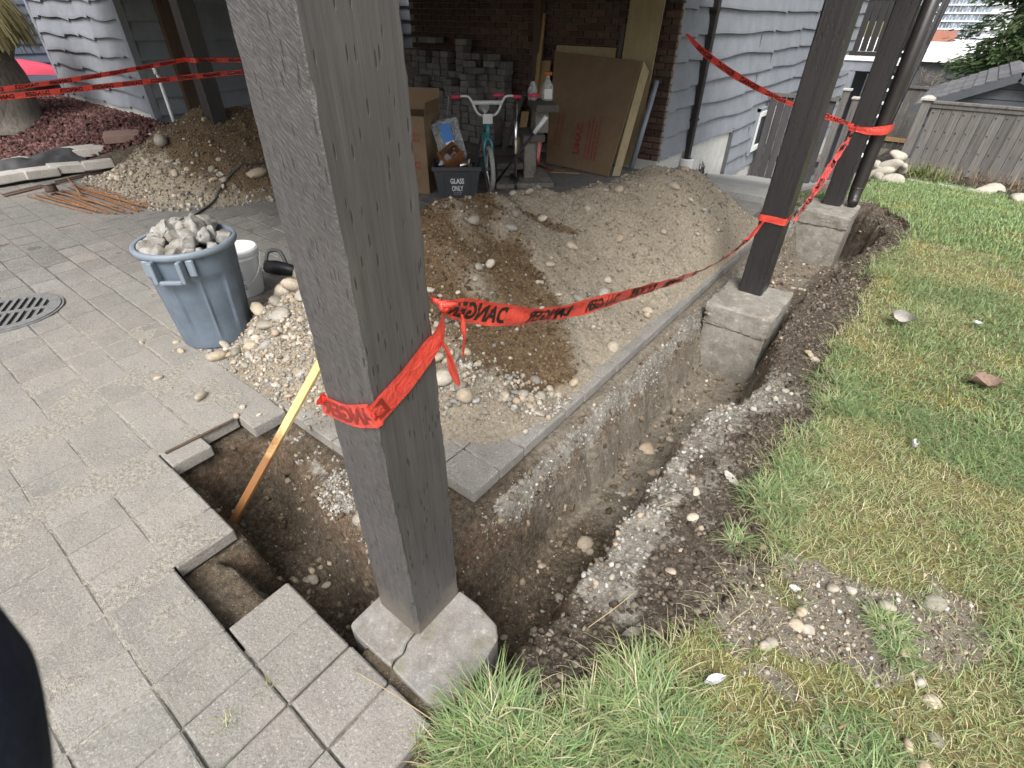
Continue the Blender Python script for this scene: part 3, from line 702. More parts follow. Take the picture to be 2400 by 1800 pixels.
core = G().box(-7.8, -3.075, 7.27, 20.6, -2.5, 3.2); core.build('wall', MAT['soffit'], house)
pitch = .285
for k in range(11): siding_board(house, 'Y', -3.07, 1, 7.225, 20.6, .06 + pitch*k, pitch, MAT['siding'], 100 + k, .016)
for k in range(3): siding_board(house, 'Y', -3.07, 1, 10.31, 20.6, .06 - pitch*(k+1), pitch, MAT['siding'], 120 + k)
siding_board(house, 'Y', -3.07, 1, 12.72, 20.6, .06 - pitch*4, pitch, MAT['siding'], 131)
siding_board(house, 'Y', -3.07, 1, 15.0, 20.6, .06 - pitch*5, pitch, MAT['siding'], 132)
fo = G().box(-3.2, -3.068, 7.26, 10.20, -2.0, .10).box(-3.2, -3.066, 10.30, 12.6, -2.2, -.76).box(-3.2, -3.064, 12.71, 20.6, -2.4, -1.02)
fo.build('foundation', MAT['found'], house)
for y_, a_, b_ in ((10.20, -.95, .09), (12.61, -1.4, -.76)):
    G().box(-3.09, -3.025, y_, y_ + .10, a_, b_).build('trim_board', MAT['trim_grey'], house)
# tar patch on the foundation
tp = G(); r_ = random.Random(3)
for k in range(16):
    yy = 8.75 + k*.035; hh = .24 + r_.uniform(-.07, .10) - abs(k - 8)*.008
    tp.box(-3.066, -3.0635, yy, yy + .034, -.75, -.60 + hh)
tp.build('tar_patch', MAT['black'], house)
# siding butt joints
for y_, z_, h_ in ((10.6, 1.23, .22), (11.5, .94, .22), (11.55, .37, .2), (10.9, .66, .2), (12.9, -.5, .25), (11.25, -.22, .2)):
    G().box(-3.05, -3.030, y_, y_ + .006, z_, z_ + h_).build('butt_joint', MAT['trim_grey'], house)
# basement window
wf = G(); Y0, Y1, Z0, Z1 = 11.58, 12.66, -.52, .20
wf.box(-3.05, -2.985, Y0, Y0 + .13, Z0, Z1).box(-3.05, -2.985, Y1 - .13, Y1, Z0, Z1).box(-3.05, -2.984, Y0 + .131, Y1 - .131, Z0, Z0 + .10).box(-3.05, -2.984, Y0 + .131, Y1 - .131, Z1 - .10, Z1)
wf = wf.build('window', MAT['white_paint'], house, bevel=.006)
G().box(-3.03, -3.012, Y0 + .12, Y1 - .12, Z0 + .09, Z1 - .09).build('pane', MAT['glass'], wf)
G().box(-3.05, -2.99, Y0 - .05, Y0 - .002, Z0 - .05, Z1 + .06).box(-3.05, -2.99, Y1 + .002, Y1 + .05, Z0 - .05, Z1 + .06).box(-3.05, -2.99, Y0 - .05, Y1 + .05, Z1 + .003, Z1 + .06).build('window_trim', MAT['siding'], wf)
# brick wall of the carport: every brick its own piece
G().box(-7.83, -3.046, 7.214, 7.262, .02, 3.0).build('mortar_bed', MAT['mortar'], house)
bw, bh, mo = .195, .066, .011
BM = G().box(-bw/2, bw/2, -.05, 0, 0, bh).mesh('brick', bevel=.004); BM.materials.append(MAT['brick'])
HB = G().box(-bw/4 + .003, bw/4 - .003, -.05, 0, 0, bh).mesh('brick', bevel=.004); HB.materials.append(MAT['brick'])
bricks = []
for c in range(38):
    z = .055 + c * (bh + mo)
    x = -3.045 - (0 if c % 2 else bw/2 + mo)
    if c % 2 == 0: bricks.append((-3.045 - bw/4, z, True))
    while x - bw > -7.86:
        bricks.append((x - bw/2, z, False)); x -= bw + mo
def brick_vis(x, z): 
    if z > 2.25: return -1
    if x < -5.3: return (1 if z > (1.15 if x < -6.6 else 1.05 if x < -5.9 else .8) else -1)
    if x > -3.42: return 3
    if -4.7 < x < -3.4: return 1 if z > 1.3 else -1
    return 2
bricks.sort(key=lambda b: (-brick_vis(b[0], b[1]), -b[0]))
restb = G()
nb = 0
for x, z, half in bricks:
    jy = random.uniform(-.0025, .0025)
    if brick_vis(x, z) > 0 and nb < 300:
        o = link(bpy.data.objects.new('brick', HB if half else BM)); adopt(o, house); o.location = (x, 7.212 + jy + .05 - .055, z); nb += 1
    else:
        w_ = bw/4 - .003 if half else bw/2
        restb.box(x - w_, x + w_, 7.157 + jy, 7.2125, z, z + bh)
o = restb.build('brickwork', MAT['brick'], house); o['kind'] = 'stuff'
# toothed brick ends at the corner
bt = G()
for c in range(38):
    z = .055 + c*(bh+mo); bt.box(-3.044, -3.028 + (.012 if c % 2 else 0), 7.16, 7.222, z + .002, z + bh - .002)
bt.build('brick_returns', MAT['mortar'], house)
pl = G().box(-7.8, -3.05, 7.165, 7.26, -.1, .052); pl.build('plinth', MAT['found'], house)
G().box(-6.52, -6.42, 7.14, 7.156, 1.24, 1.35).build('outlet_plate', MAT['outlet'], house, bevel=.003)
# downspout with clay socket
dsp = thing('downspout', 'dark brown rectangular downspout running down the siding beside the brick corner', 'downspout', (-3.0, 8.15, 0))
G().box(-3.03, -2.955, 8.10, 8.20, -.10, 2.75).build('pipe', MAT['spout'], dsp, bevel=.008)
for z in (.45, 1.75): G().box(-3.036, -2.948, 8.075, 8.225, z, z + .03).build('strap', MAT['spout'], dsp)
G().lathe([(.085, -.55), (.085, -.20), (.10, -.19), (.10, -.07), (.092, -.06), (.078, -.06), (.078, -.12)], 24, Matrix.Translation((-2.99, 8.15, 0)), cap=False).build('drain_socket', MAT['white_paint'], dsp, smooth=False)

# ================================================================ left wing, neighbour
wing = thing('house_wing', 'grey-blue house wing with scalloped siding and a white plinth at upper left', 'house', (-8.8, 3.2, .4))
G().box(-12.3, -8.83, 3.2, 9.5, -.2, 3.2).build('wall', MAT['siding'], wing)
for k in range(13):
    z = .52 + .213*k
    siding_board(wing, 'X', 3.2, -1, -12.24, -8.90, z, .213, MAT['siding'], 200 + k, .014)
    siding_board(wing, 'Y', -8.83, 1, 3.25, 9.5, z - .02, .213, MAT['siding'], 240 + k, .009)
G().box(-12.28, -8.86, 3.186, 3.199, .05, .55).build('plinth', MAT['found'], wing)
G().box(-8.90, -8.79, 3.155, 3.245, .46, 3.2).build('corner_board', MAT['siding'], wing)
G().box(-12.34, -12.24, 3.155, 3.235, .46, 3.2).build('corner_board', MAT['siding'], wing)
G().box(-8.80, -8.70, 3.62, 3.80, .2, 3.1).build('brown_board', MAT['brown'], wing)
nb_ = thing('neighbour_house', 'dark blue lap-sided house behind the weeping tree at upper left', 'house', (-18, 4, 0))
G().box(-24, -18.03, -6, 12, -.5, 5).build('wall', MAT['siding_blue'], nb_)
for k in range(20): siding_board(nb_, 'Y', -18.03, 1, -2, 9, .05 + .19*k, .19, MAT['siding_blue'], 300 + k, .001, .6)

# ================================================================ posts and concrete piers
def post(name, label, x0, x1, y0, y1, z0, z1, mat, grp='carport posts'):
    t = thing(name, label, 'post', ((x0+x1)/2, (y0+y1)/2, z0), grp)
    g_ = G(); nz = 170
    # slightly irregular sawn timber with worn, uneven arrises
    r = random.Random(int(x0*1000)); V = []; zz = np.linspace(z0, z1, nz + 1)
    cs = [np.clip(.006 + .010*fbm(zz*0 + k*3.7, zz, 3.0, 4, 17 + k) + .006*fbm(zz*0 + k, zz, 30, 2, 27 + k), .003, .03) for k in range(4)]
    wv = [.003*fbm(zz*0 + k*9.1, zz, 1.3, 2, 37 + k) for k in range(4)]
    for i in range(nz + 1):
        a_, b_, c_, d_ = (cs[k][i] for k in range(4)); xa, xb, ya, yb = x0 + wv[0][i], x1 + wv[1][i], y0 + wv[2][i], y1 + wv[3][i]
        V += [(px, py, zz[i]) for px, py in ((xa+a_, ya), (xb-b_, ya), (xb, ya+b_), (xb, yb-c_), (xb-c_, yb), (xa+d_, yb), (xa, yb-d_), (xa, ya+a_))]
    F = [(i*8+j, i*8+(j+1) % 8, (i+1)*8+(j+1) % 8, (i+1)*8+j) for i in range(nz) for j in range(8)] + [tuple(range(8))[::-1], tuple(nz*8+j for j in range(8))]
    g_.add(V, F).build('timber', mat, t); return t
near_post = post('wooden_post', 'large dark grey rough-sawn post in the foreground on a cracked footing', -.975, -.78, .505, .705, .004, 2.55, MAT['post_near'])
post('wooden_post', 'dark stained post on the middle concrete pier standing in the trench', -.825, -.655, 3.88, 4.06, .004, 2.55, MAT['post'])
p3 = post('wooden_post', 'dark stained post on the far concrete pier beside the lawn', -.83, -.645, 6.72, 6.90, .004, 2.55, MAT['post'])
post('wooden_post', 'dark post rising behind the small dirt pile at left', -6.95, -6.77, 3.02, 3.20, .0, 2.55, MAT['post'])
post('wooden_post', 'brown inner post leaning timber against the carport brick wall', -5.12, -5.0, 7.0, 7.12, 0, 2.84, MAT['brown'])
rd = thing('rain_pipe', 'dark rain pipe with an elbow foot beside the far post', 'downspout', (-.55, 6.85, 0))
G().tube([(-.54, 6.76, .045), (-.55, 6.80, .06), (-.56, 6.84, .12), (-.563, 6.86, .22), (-.563, 6.87, 1.2), (-.56, 6.87, 2.55)], [.048, .055, .062, .066, .066, .066], 14).build('pipe', MAT['spout'], rd, smooth=True)
G().torus(.066, .005, 20, 6, Matrix.Translation((-.562, 6.855, .20))).build('collar', MAT['spout'], rd)
def rough_block(name, parent, x0, x1, y0, y1, z0, z1, mat, cap=.0, seed=1, taper=0.0):
    bm = bmesh.new(); r = np.random.default_rng(seed)
    g_ = G(); nx, ny, nz = max(3, int((x1-x0)/.03)), max(3, int((y1-y0)/.03)), max(3, int((z1-z0)/.03))
    bmesh.ops.create_cube(bm, size=1)
    me = bpy.data.meshes.new(name)
    bmesh.ops.subdivide_edges(bm, edges=bm.edges[:], cuts=12, use_grid_fill=True)
    for v in bm.verts:
        p = v.co.copy(); e = sum(1 for k in range(3) if abs(abs(p[k]) - .5) < 1e-4)
        q = Vector((x0 + (p.x+.5)*(x1-x0), y0 + (p.y+.5)*(y1-y0), z0 + (p.z+.5)*(z1-z0)))
        k = taper * (1 - (p.z + .5)); cx, cy = (x0+x1)/2, (y0+y1)/2
        q.x = cx + (q.x-cx)*(1-k); q.y = cy + (q.y-cy)*(1-k)
        n = .004 * r.normal()
        if e >= 2: q -= Vector((p.x, p.y, p.z)) * (.010 + .014 * max(0, r.normal()))
        v.co = q + Vector((p.x, p.y, p.z)) * n
    for f in bm.faces: f.smooth = True
    bm.to_mesh(me); bm.free(); return smooth_angle(mesh_obj(name, me, mat, parent), 35)
pr = thing('concrete_pier', 'middle concrete pier exposed in the trench under a dark post', 'pier', (-.7, 3.85, -.5), 'concrete post piers')
rough_block('cap', pr, -.945, -.475, 3.54, 4.12, -.17, 0, MAT['pier'], seed=2)
rough_block('shaft', pr, -.939, -.481, 3.546, 4.114, -.78, -.155, MAT['pier'], seed=3)
pr = thing('concrete_pier', 'far concrete pier at the lawn corner under post and rain pipe', 'pier', (-.7, 6.6, -.5), 'concrete post piers')
rough_block('cap', pr, -1.0, -.47, 6.36, 6.98, -.14, .0, MAT['pier'], seed=4)
rough_block('shaft', pr, -.994, -.476, 6.366, 6.974, -.78, -.125, MAT['pier'], seed=5)
pr = thing('concrete_pier', 'near cracked footing block under the large foreground post', 'pier', (-.78, .55, -.4), 'concrete post piers')
rj = random.Random(9); cr = [(-.775, .385), (-.785, .41), (-.778, .44), (-.795, .47), (-.80, .53), (-.79, .72)]
def jag(pts, d): return [(x + rj.uniform(-d, d), y + rj.uniform(-d, d)) for x, y in pts]
left_ = [(-.998, .40), (-.985, .385), (-.93, .382), (-.86, .386)] + [(x - .004, y) for x, y in cr] + [(-.9, .725), (-.985, .71), (-1.0, .60), (-1.002, .5)]
right_ = [(x + .004, y) for x, y in cr[::-1]] + [(-.70, .383), (-.62, .385), (-.565, .395), (-.55, .42), (-.545, .5), (-.552, .6), (-.562, .67), (-.60, .70), (-.70, .72)]
for nm, pl_ in (('broken_half', left_), ('main_half', right_)):
    o = G().prism(jag(pl_, .003), -.5, -.004 if nm == 'broken_half' else .001).build(nm, MAT['pier_near'], pr, bevel=.005, seg=1)
# ================================================================ dirt piles
def pile_h(X, Y, ridge, slope, seed, wig=.10):
    Xw = X + wig * fbm(X, Y, 1.1, 3, seed); Yw = Y + wig * fbm(X, Y, 1.1, 3, seed + 5)
    z = np.full(X.shape, -9.0); k = .04
    acc = np.zeros(X.shape)
    for (ax, ay, ah), (bx, by, bh_) in zip(ridge[:-1], ridge[1:]):
        dx, dy = bx - ax, by - ay; t = np.clip(((Xw-ax)*dx + (Yw-ay)*dy) / (dx*dx + dy*dy), 0, 1)
        d = np.hypot(Xw - ax - t*dx, Yw - ay - t*dy)
        h = ah + (bh_-ah)*t - slope * (np.sqrt(d*d + .02) - .14)
        acc += np.exp(np.clip(h / k, -60, 60))
    z = k * np.log(acc + 1e-20)
    z = np.where(z > -.25, .05 * np.log1p(np.exp(np.clip(z / .05, -40, 40))), 0)
    rough = np.clip(z / .06, 0, 1)
    z = z + rough * (.05 * fbm(X, Y, 2.6, 3, seed + 7) + .032 * fbm(X, Y, 6, 4, seed + 9) + .020 * fbm(X, Y, 15, 4, seed + 12, .6) + .010 * fbm(X, Y, 48, 2, seed + 15))
    return z
RIDGE = [(-2.95, 1.75, .26), (-2.6, 1.95, .53), (-2.25, 2.2, .73), (-2.22, 2.55, .695), (-2.2, 3.06, .61), (-2.0, 3.6, .59), (-1.85, 4.4, .635), (-1.75, 4.75, .58), (-1.5, 5.2, .26)]
RIDGE2 = [(-7.75, 2.6, .24), (-7.45, 2.85, .53), (-7.1, 3.10, .71), (-6.92, 3.5, .71), (-6.75, 4.1, .58)]
def zmain(X, Y):
    z = pile_h(X, Y, RIDGE, .77, 401)
    # shovelled gravel tongue at the front and beside the garbage can
    z2 = .085 * np.exp(-(((X + 2.55) / .48)**2 + ((Y - 1.28) / .22)**2)**1.3) + .07 * np.exp(-(((X + 1.6) / .4)**2 + ((Y - 1.62) / .2)**2)**1.3)
    z = np.maximum(z, 0) + z2 * (1 + .6 * fbm(X, Y, 9, 3, 77))
    return z * sst(-1.055, -1.20, X)
def zsmall(X, Y): return pile_h(X, Y, RIDGE2, .66, 431)
def pile(name, label, fn, x0, x1, y0, y1, st, wetfn, mat):
    xs = np.arange(x0, x1, st); ys = np.arange(y0, y1, st); A, B = np.meshgrid(xs, ys, indexing='ij'); Z = fn(A, B)
    F = grid_faces(len(xs), len(ys)); zz = Z.ravel(); keep = (zz[F].max(1) > .008); F = F[keep]
    V = np.stack([A.ravel(), B.ravel(), zz - .004], -1)
    us = np.unique(F); mp = np.zeros(len(V), int); mp[us] = np.arange(len(us)); me = fast(name, V[us], mp[F], smooth=True)
    W = wetfn(A, B, Z).ravel()[us]; vcol(me, 'zone', np.repeat(W[:, None], 3, 1))
    t = thing(name, label, 'dirt pile', ((x0+x1)/2, (y0+y1)/2, 0)); mesh_obj('loose_dirt', me, mat, t); return t
def wet1(X, Y, Z):
    # the freshly dug, moist brown load on the near left slope
    n1 = fbm(X, Y, 3.0, 4, 5)
    line = 2.10 - .62*(X + 1.08) + .24*n1 + .08*fbm(X, Y, 11, 3, 6)
    low = np.where(X < -1.45, 1.52, 1.70) + .20*n1
    a = sst(.14, -.14, Y - line) * sst(-.12, .12, Y - low) * sst(.0, .06, Z) * sst(-2.9, -2.5, X)
    a = a * np.clip(.80 + .9*fbm(X, Y, 4.5, 3, 14), .35, 1)
    c = sst(.9, .5, np.hypot((X + 1.95 - (Y - 2.95)*.8) / .07, (Y - 2.95) / .24) + .5*fbm(X, Y, 5, 3, 9)) * .7
    return np.clip(np.maximum(a, c), 0, 1)
pile1 = pile('dirt_pile', 'large heap of gravelly brown and tan dirt in the middle of the patio', zmain, -4.4, -1.06, .7, 6.4, .019, wet1, MAT['dirt'])
def wet2(X, Y, Z): return np.clip(sst(.12, .42, Z + .15*(X + 7.0) + .3*fbm(X, Y, 3, 3, 15)) * .8, 0, 1)
pile2 = pile('dirt_pile', 'small heap of dark gravelly dirt in front of the left house wing', zsmall, -9.2, -4.9, 1.2, 5.6, .024, wet2, MAT['dirt'])
def fz(fn, x, y): return fn(np.asarray(x, float)[None], np.asarray(y, float)[None])[0]
STC = np.array([(.42, .38, .31), (.34, .31, .255), (.52, .48, .41), (.27, .25, .215), (.44, .36, .27), (.36, .35, .335), (.30, .23, .16)])
# the largest stones singly, the rest as gravel
SM = [stone_mesh('stone', 500 + k, 2) for k in range(7)]
for m_ in SM: m_.materials.append(MAT['stone'])
def lay_stones(parent, spots, fn):
    for x, y, s in spots:
        o = link(bpy.data.objects.new('stone', random.choice(SM))); adopt(o, parent)
        z = float(fz(fn, [x], [y])[0]); k = random.uniform(.62, .95)
        o.scale = (s * random.uniform(.95, 1.35), s * random.uniform(.75, 1.05), s * k)
        o.location = (x, y, z + s * k * .35); o.rotation_euler = (random.uniform(-.5, .5), random.uniform(-.5, .5), random.uniform(0, 6.28))
rs = random.Random(21); sp = []
# front toe cobbles seen right of the post
for x, y, s in ((-1.60, 1.46, .050), (-1.50, 1.49, .036), (-1.445, 1.455, .046), (-1.49, 1.40, .026), (-1.66, 1.52, .034), (-1.32, 1.50, .018), (-1.20, 1.80, .030), (-1.17, 1.88, .026), (-1.22, 1.74, .034), (-1.25, 1.66, .022), (-1.14, 2.02, .026), (-1.70, 1.45, .04)): sp.append((x, y, s))
for _ in range(58):
    t = rs.random(); x = -1.85 + .72*t; y = 1.40 + .05*t + .50*max(0, t-.45) + rs.uniform(-.03, .24); sp.append((x, y, rs.choice((.012, .014, .017, .02, .026))))
for x, y, s in ((-2.95, .95, .046), (-3.02, 1.02, .030), (-2.90, 1.04, .034), (-2.84, .97, .024), (-2.86, 1.10, .042), (-2.78, 1.04, .03), (-2.72, .98, .022), (-2.68, 1.10, .034), (-2.60, 1.02, .02), (-2.80, 1.20, .045), (-2.93, 1.15, .03), (-2.72, 1.26, .05), (-2.64, 1.18, .028), (-2.98, 1.26, .052), (-2.90, 1.36, .045), (-3.02, 1.46, .058), (-3.12, 1.52, .075), (-3.06, 1.66, .07), (-3.16, 1.78, .085), (-2.98, 1.80, .07), (-3.22, 1.90, .06), (-2.92, 1.58, .05), (-2.82, 1.46, .06), (-2.68, 1.40, .035), (-3.06, 1.96, .08), (-3.20, 2.05, .05), (-2.9, 1.94, .04)): sp.append((x, y, s))
for _ in range(45): sp.append((rs.uniform(-3.0, -2.1), rs.uniform(.98, 1.4), rs.choice((.012, .015, .02, .024))))
for x, y, s in ((-3.03, .62, .022), (-2.66, .70, .03), (-2.40, .78, .022), (-2.36, .72, .016), (-2.28, .80, .014), (-2.2, .98, .028), (-3.35, .86, .020), (-3.22, .83, .024), (-3.26, .92, .02), (-3.5, .72, .018), (-2.42, .98, .02), (-1.12, 1.56, .014)): sp.append((x, y, s))
for _ in range(95):
    x = rs.uniform(-2.6, -1.15); y = rs.uniform(1.7, 5.2); sp.append((x, y, rs.choice((.010, .011, .012, .014, .017, .021, .026, .034))))
for x, y, s_ in ((-1.75, 2.95, .040), (-1.62, 3.35, .034), (-1.5, 3.0, .028), (-1.85, 3.7, .036), (-1.45, 3.75, .03), (-1.6, 4.25, .036), (-1.35, 4.35, .026), (-1.75, 4.75, .032), (-1.3, 4.9, .028), (-1.95, 3.25, .026), (-2.0, 2.9, .03), (-1.25, 3.3, .024), (-1.7, 2.6, .03), (-2.2, 4.5, .04), (-2.28, 3.6, .034), (-2.05, 4.2, .03)): sp.insert(0, (x, y, s_))
lay_stones(pile1, [q for q in sp if q[0] < -1.08][:298], zmain)
sp = []
for _ in range(70):
    t = rs.random(); x = -8.05 + 2.1*t; y = 2.02 + .95*max(0, t - .35) + rs.uniform(-.03, .20); sp.append((x, y, rs.choice((.014, .018, .022, .028, .04))))
for _ in range(34): sp.append((rs.uniform(-7.9, -6.3), rs.uniform(2.2, 3.3), rs.choice((.014, .02, .026))))
sp.append((-7.15, 2.55, .10)); sp.append((-6.02, 3.05, .085))
lay_stones(pile2, sp, zsmall)
def fz2(X, Y, Z): return wet1(X, Y, Z)
def gravel(parent, fn, n, reg, smin, smax, seed, on=None, name='gravel', tint=1.0):
    r = np.random.default_rng(seed); x0, x1, y0, y1 = reg
    X = r.uniform(x0, x1, n); Y = r.uniform(y0, y1, n); Z = fz(fn, X, Y)
    k = np.ones(n, bool) if on is None else on(X, Y, Z, r)
    X, Y, Z = X[k], Y[k], Z[k]; s = smin * (smax / smin) ** (r.random(len(X)) ** 2.2)
    P = np.stack([X, Y, Z + s * .2], -1); c = STC[r.integers(0, len(STC), len(X))] * r.uniform(.55, 1.05, (len(X), 1)) * tint
    o = mesh_obj(name, scatter_mesh(name, P, s, c, r), MAT['pebble'], parent); o['kind'] = 'stuff'
gravel(pile1, zmain, 16000, (-3.4, -1.07, 1.0, 6.0), .003, .016, 1, lambda X, Y, Z, r: (Z > .02) & (r.random(len(X)) < .26), tint=.75)
def toe(X, Y, Z, r):
    d1 = np.abs(Y - (1.48 + .7*np.clip(X + 1.55, 0, 1) + .1*(X + 1.5)**2)); a = (X > -1.95) & (r.random(len(X)) < np.exp(-(d1/.13)**2))
    b = (X < -1.9) & (r.random(len(X)) < np.exp(-(((X + 2.6)/.55)**2 + ((Y - 1.2)/.24)**2)))
    return a | b
gravel(pile1, zmain, 26000, (-3.3, -1.07, .9, 2.5), .004, .019, 2, toe)
gravel(pile1, zmain, 2600, (-4.2, -1.1, .45, 3.0), .002, .006, 3, lambda X, Y, Z, r: (Z < .01) & (np.hypot(X + 2.3, Y - 1.3) < 1.5*r.random(len(X))**.4) & ((X < -2.37) | (Y > .97)))
gravel(pile2, zsmall, 3800, (-8.4, -5.6, 1.7, 4.2), .004, .013, 4, lambda X, Y, Z, r: (Z > .012), tint=.6)
gravel(pile2, zsmall, 2500, (-8.3, -5.4, 1.8, 3.2), .006, .03, 5, lambda X, Y, Z, r: (Z > .002) & (Z < .10), tint=.9)
# pebbles in the trench, on the bank, and in the bare patch of the lawn
def ggrav(name, n, reg, smin, smax, seed, on, cm=1.0):
    r = np.random.default_rng(seed); x0, x1, y0, y1 = reg; X = r.uniform(x0, x1, n); Y = r.uniform(y0, y1, n); Z = gzs(X, Y); k = on(X, Y, Z, r); X, Y, Z = X[k], Y[k], Z[k]
    s = smin * (smax / smin) ** (r.random(len(X)) ** 2.4); c = STC[r.integers(0, len(STC), len(X))] * r.uniform(.75, 1.25, (len(X), 1)) * cm
    o = mesh_obj(name, scatter_mesh(name, np.stack([X, Y, Z + s*.25], -1), s, np.clip(c, 0, .7), r), MAT['pebble'], ground); o['kind'] = 'stuff'
ggrav('trench_gravel', 2600, (-2.25, -.4, .3, 6.8), .0025, .016, 6, lambda X, Y, Z, r: (Z < -.10))
ggrav('bank_gravel', 3200, (-.6, .05, .5, 6.6), .003, .020, 7, lambda X, Y, Z, r: (Z > -.13) & (X > RIM(Y)) & (X < SOD(Y)) & (r.random(len(X)) < (.07 + .9*np.exp(-((X - RIM(Y))/.13)**2) * (np.abs(Y - 2.0) < 1.1))), .68)
ggrav('patch_gravel', 3400, (-.1, .95, .95, 1.95), .002, .010, 8, lambda X, Y, Z, r: patch_d(X, Y) < r.uniform(.7, 1.15, len(X)), .9)
def gstones(spots):
    for x, y, s in spots:
        o = link(bpy.data.objects.new('stone', random.choice(SM))); adopt(o, ground); k = random.uniform(.6, .9)
        o.scale = (s*random.uniform(1, 1.3), s*random.uniform(.8, 1.05), s*k); o.location = (x, y, gz(x, y) + s*k*.4); o.rotation_euler = (random.uniform(-.4, .4), random.uniform(-.4, .4), random.uniform(0, 6.28))
st = [(-1.64, .52, .018), (-1.60, .50, .013), (-1.61, .54, .022), (-1.655, .56, .016), (-1.56, .57, .019), (-1.30, .50, .016), (-1.42, .73, .034), (-1.38, .79, .02), (-.70, 1.55, .036), (-.66, 1.52, .018), (-.63, 1.20, .02), (-.60, 1.17, .014), (-.62, 2.05, .024), (-.72, 2.0, .018), (-.66, 2.25, .026), (-.57, 2.1, .02), (-.78, 2.45, .05), (-.75, 2.6, .022), (-.8, 1.3, .02), (-.72, .9, .016), (-.6, .85, .018),
      (.28, 1.57, .022), (.33, 1.61, .017), (.25, 1.34, .018), (.21, 1.33, .020), (.22, 1.40, .024), (.50, 1.52, .020), (.45, 1.60, .022), (.58, 1.72, .028), (.60, 1.75, .016), (.56, 1.36, .017), (.60, 1.33, .019), (.16, 1.22, .018), (.15, 1.19, .016), (.62, 1.22, .02), (.55, 1.14, .024), (.60, 1.11, .02), (.68, 1.16, .022), (.72, 1.14, .016), (.36, 1.05, .014), (.38, 1.03, .012), (.44, 1.50, .014), (.52, 1.44, .015),
      (-.16, 3.28, .022), (-.20, 3.34, .018), (-.12, 3.25, .026), (-.1, 2.7, .02), (-.33, 2.3, .018), (-.2, 1.95, .02), (-.3, 1.75, .018), (-.26, 1.62, .02), (-.22, 1.3, .018), (-.28, 2.55, .02), (-.2, 2.85, .02)]
for _ in range(40):
    y = rs.uniform(.5, 6.2); st.append((rs.uniform(-.85, -.5), y, rs.choice((.008, .01, .012, .016, .02))))
gstones(st)

# crumbs and clods of the soil itself
def clods(name, parent, n, reg, smin, smax, seed, zfn, on, pal):
    r = np.random.default_rng(seed); x0, x1, y0, y1 = reg; X = r.uniform(x0, x1, n); Y = r.uniform(y0, y1, n); Z = zfn(X, Y); k = on(X, Y, Z, r); X, Y, Z = X[k], Y[k], Z[k]
    s = smin * (smax / smin) ** (r.random(len(X)) ** 2.0); pal = np.array(pal); c = pal[r.integers(0, len(pal), len(X))] * r.uniform(.7, 1.3, (len(X), 1))
    o = mesh_obj(name, scatter_mesh(name, np.stack([X, Y, Z + s*.1], -1), s, c, r, jag=.30), MAT['lava'], parent); o['kind'] = 'stuff'
SUB = [(.13, .102, .072), (.17, .14, .10), (.095, .073, .05), (.21, .175, .13)]
TOP = [(.08, .065, .050), (.12, .10, .078), (.055, .044, .034), (.16, .138, .11)]
PALE = [(.22, .205, .178), (.28, .265, .235), (.16, .145, .122), (.35, .335, .30)]
def crust(X, Y): return sst(.26, .06, X - RIM(Y)) * sst(.95, 1.15, Y) * sst(3.2, 2.6, Y) * sst(-.3, .1, fbm(X, Y, 3.1, 3, 71) + .12)
clods('trench_clods', ground, 9000, (-2.3, -.3, .28, 6.9), .004, .024, 21, gzs, lambda X, Y, Z, r: Z < -.10, SUB)
clods('bank_clods', ground, 16000, (-.62, .12, .4, 6.9), .003, .017, 22, gzs, lambda X, Y, Z, r: (Z > -.14) & (X > RIM(Y) - .02) & (X < SOD(Y) + .05) & (crust(X, Y) < r.uniform(.1, .6, len(X))), TOP)
clods('crust_crumbs', ground, 2600, (-.56, -.1, .95, 3.2), .003, .016, 28, gzs, lambda X, Y, Z, r: (Z > -.14) & (X > RIM(Y) - .03) & (crust(X, Y) > r.uniform(.3, .9, len(X))), PALE)
clods('ledge_crumbs', ground, 5000, (-1.04, -.88, 1.05, 6.2), .003, .011, 29, gzs, lambda X, Y, Z, r: (Z < -.05) & (r.random(len(X)) < np.exp(-((X + .965)/.03)**2)), PALE)
clods('ledge_crumbs', ground, 3000, (-2.1, -1.1, .68, .90), .003, .012, 30, gzs, lambda X, Y, Z, r: (Z > -.2) & (Z < -.05) & (fbm(X, Y, 5, 3, 88) > -.05), PALE)
clods('patch_clods', ground, 4200, (-.1, .95, .95, 1.95), .002, .009, 23, gzs, lambda X, Y, Z, r: patch_d(X, Y) < r.uniform(.7, 1.1, len(X)), SUB)
clods('pile_crumbs', pile1, 10000, (-3.3, -1.1, 1.1, 5.8), .003, .013, 24, lambda X, Y: fz(zmain, X, Y), lambda X, Y, Z, r: (Z > .03) & (fz2(X, Y, Z) < .5), [(.25, .215, .165), (.30, .265, .205), (.20, .172, .13)])
clods('wet_crumbs', pile1, 9000, (-2.7, -1.1, 1.3, 3.2), .003, .014, 25, lambda X, Y: fz(zmain, X, Y), lambda X, Y, Z, r: (Z > .03) & (fz2(X, Y, Z) > .4), [(.12, .082, .048), (.155, .11, .066), (.085, .057, .032)])
clods('pile_crumbs', pile2, 7000, (-8.2, -5.8, 2.0, 4.4), .004, .018, 26, lambda X, Y: fz(zsmall, X, Y), lambda X, Y, Z, r: Z > .05, [(.12, .092, .06), (.15, .118, .08), (.19, .155, .11)])
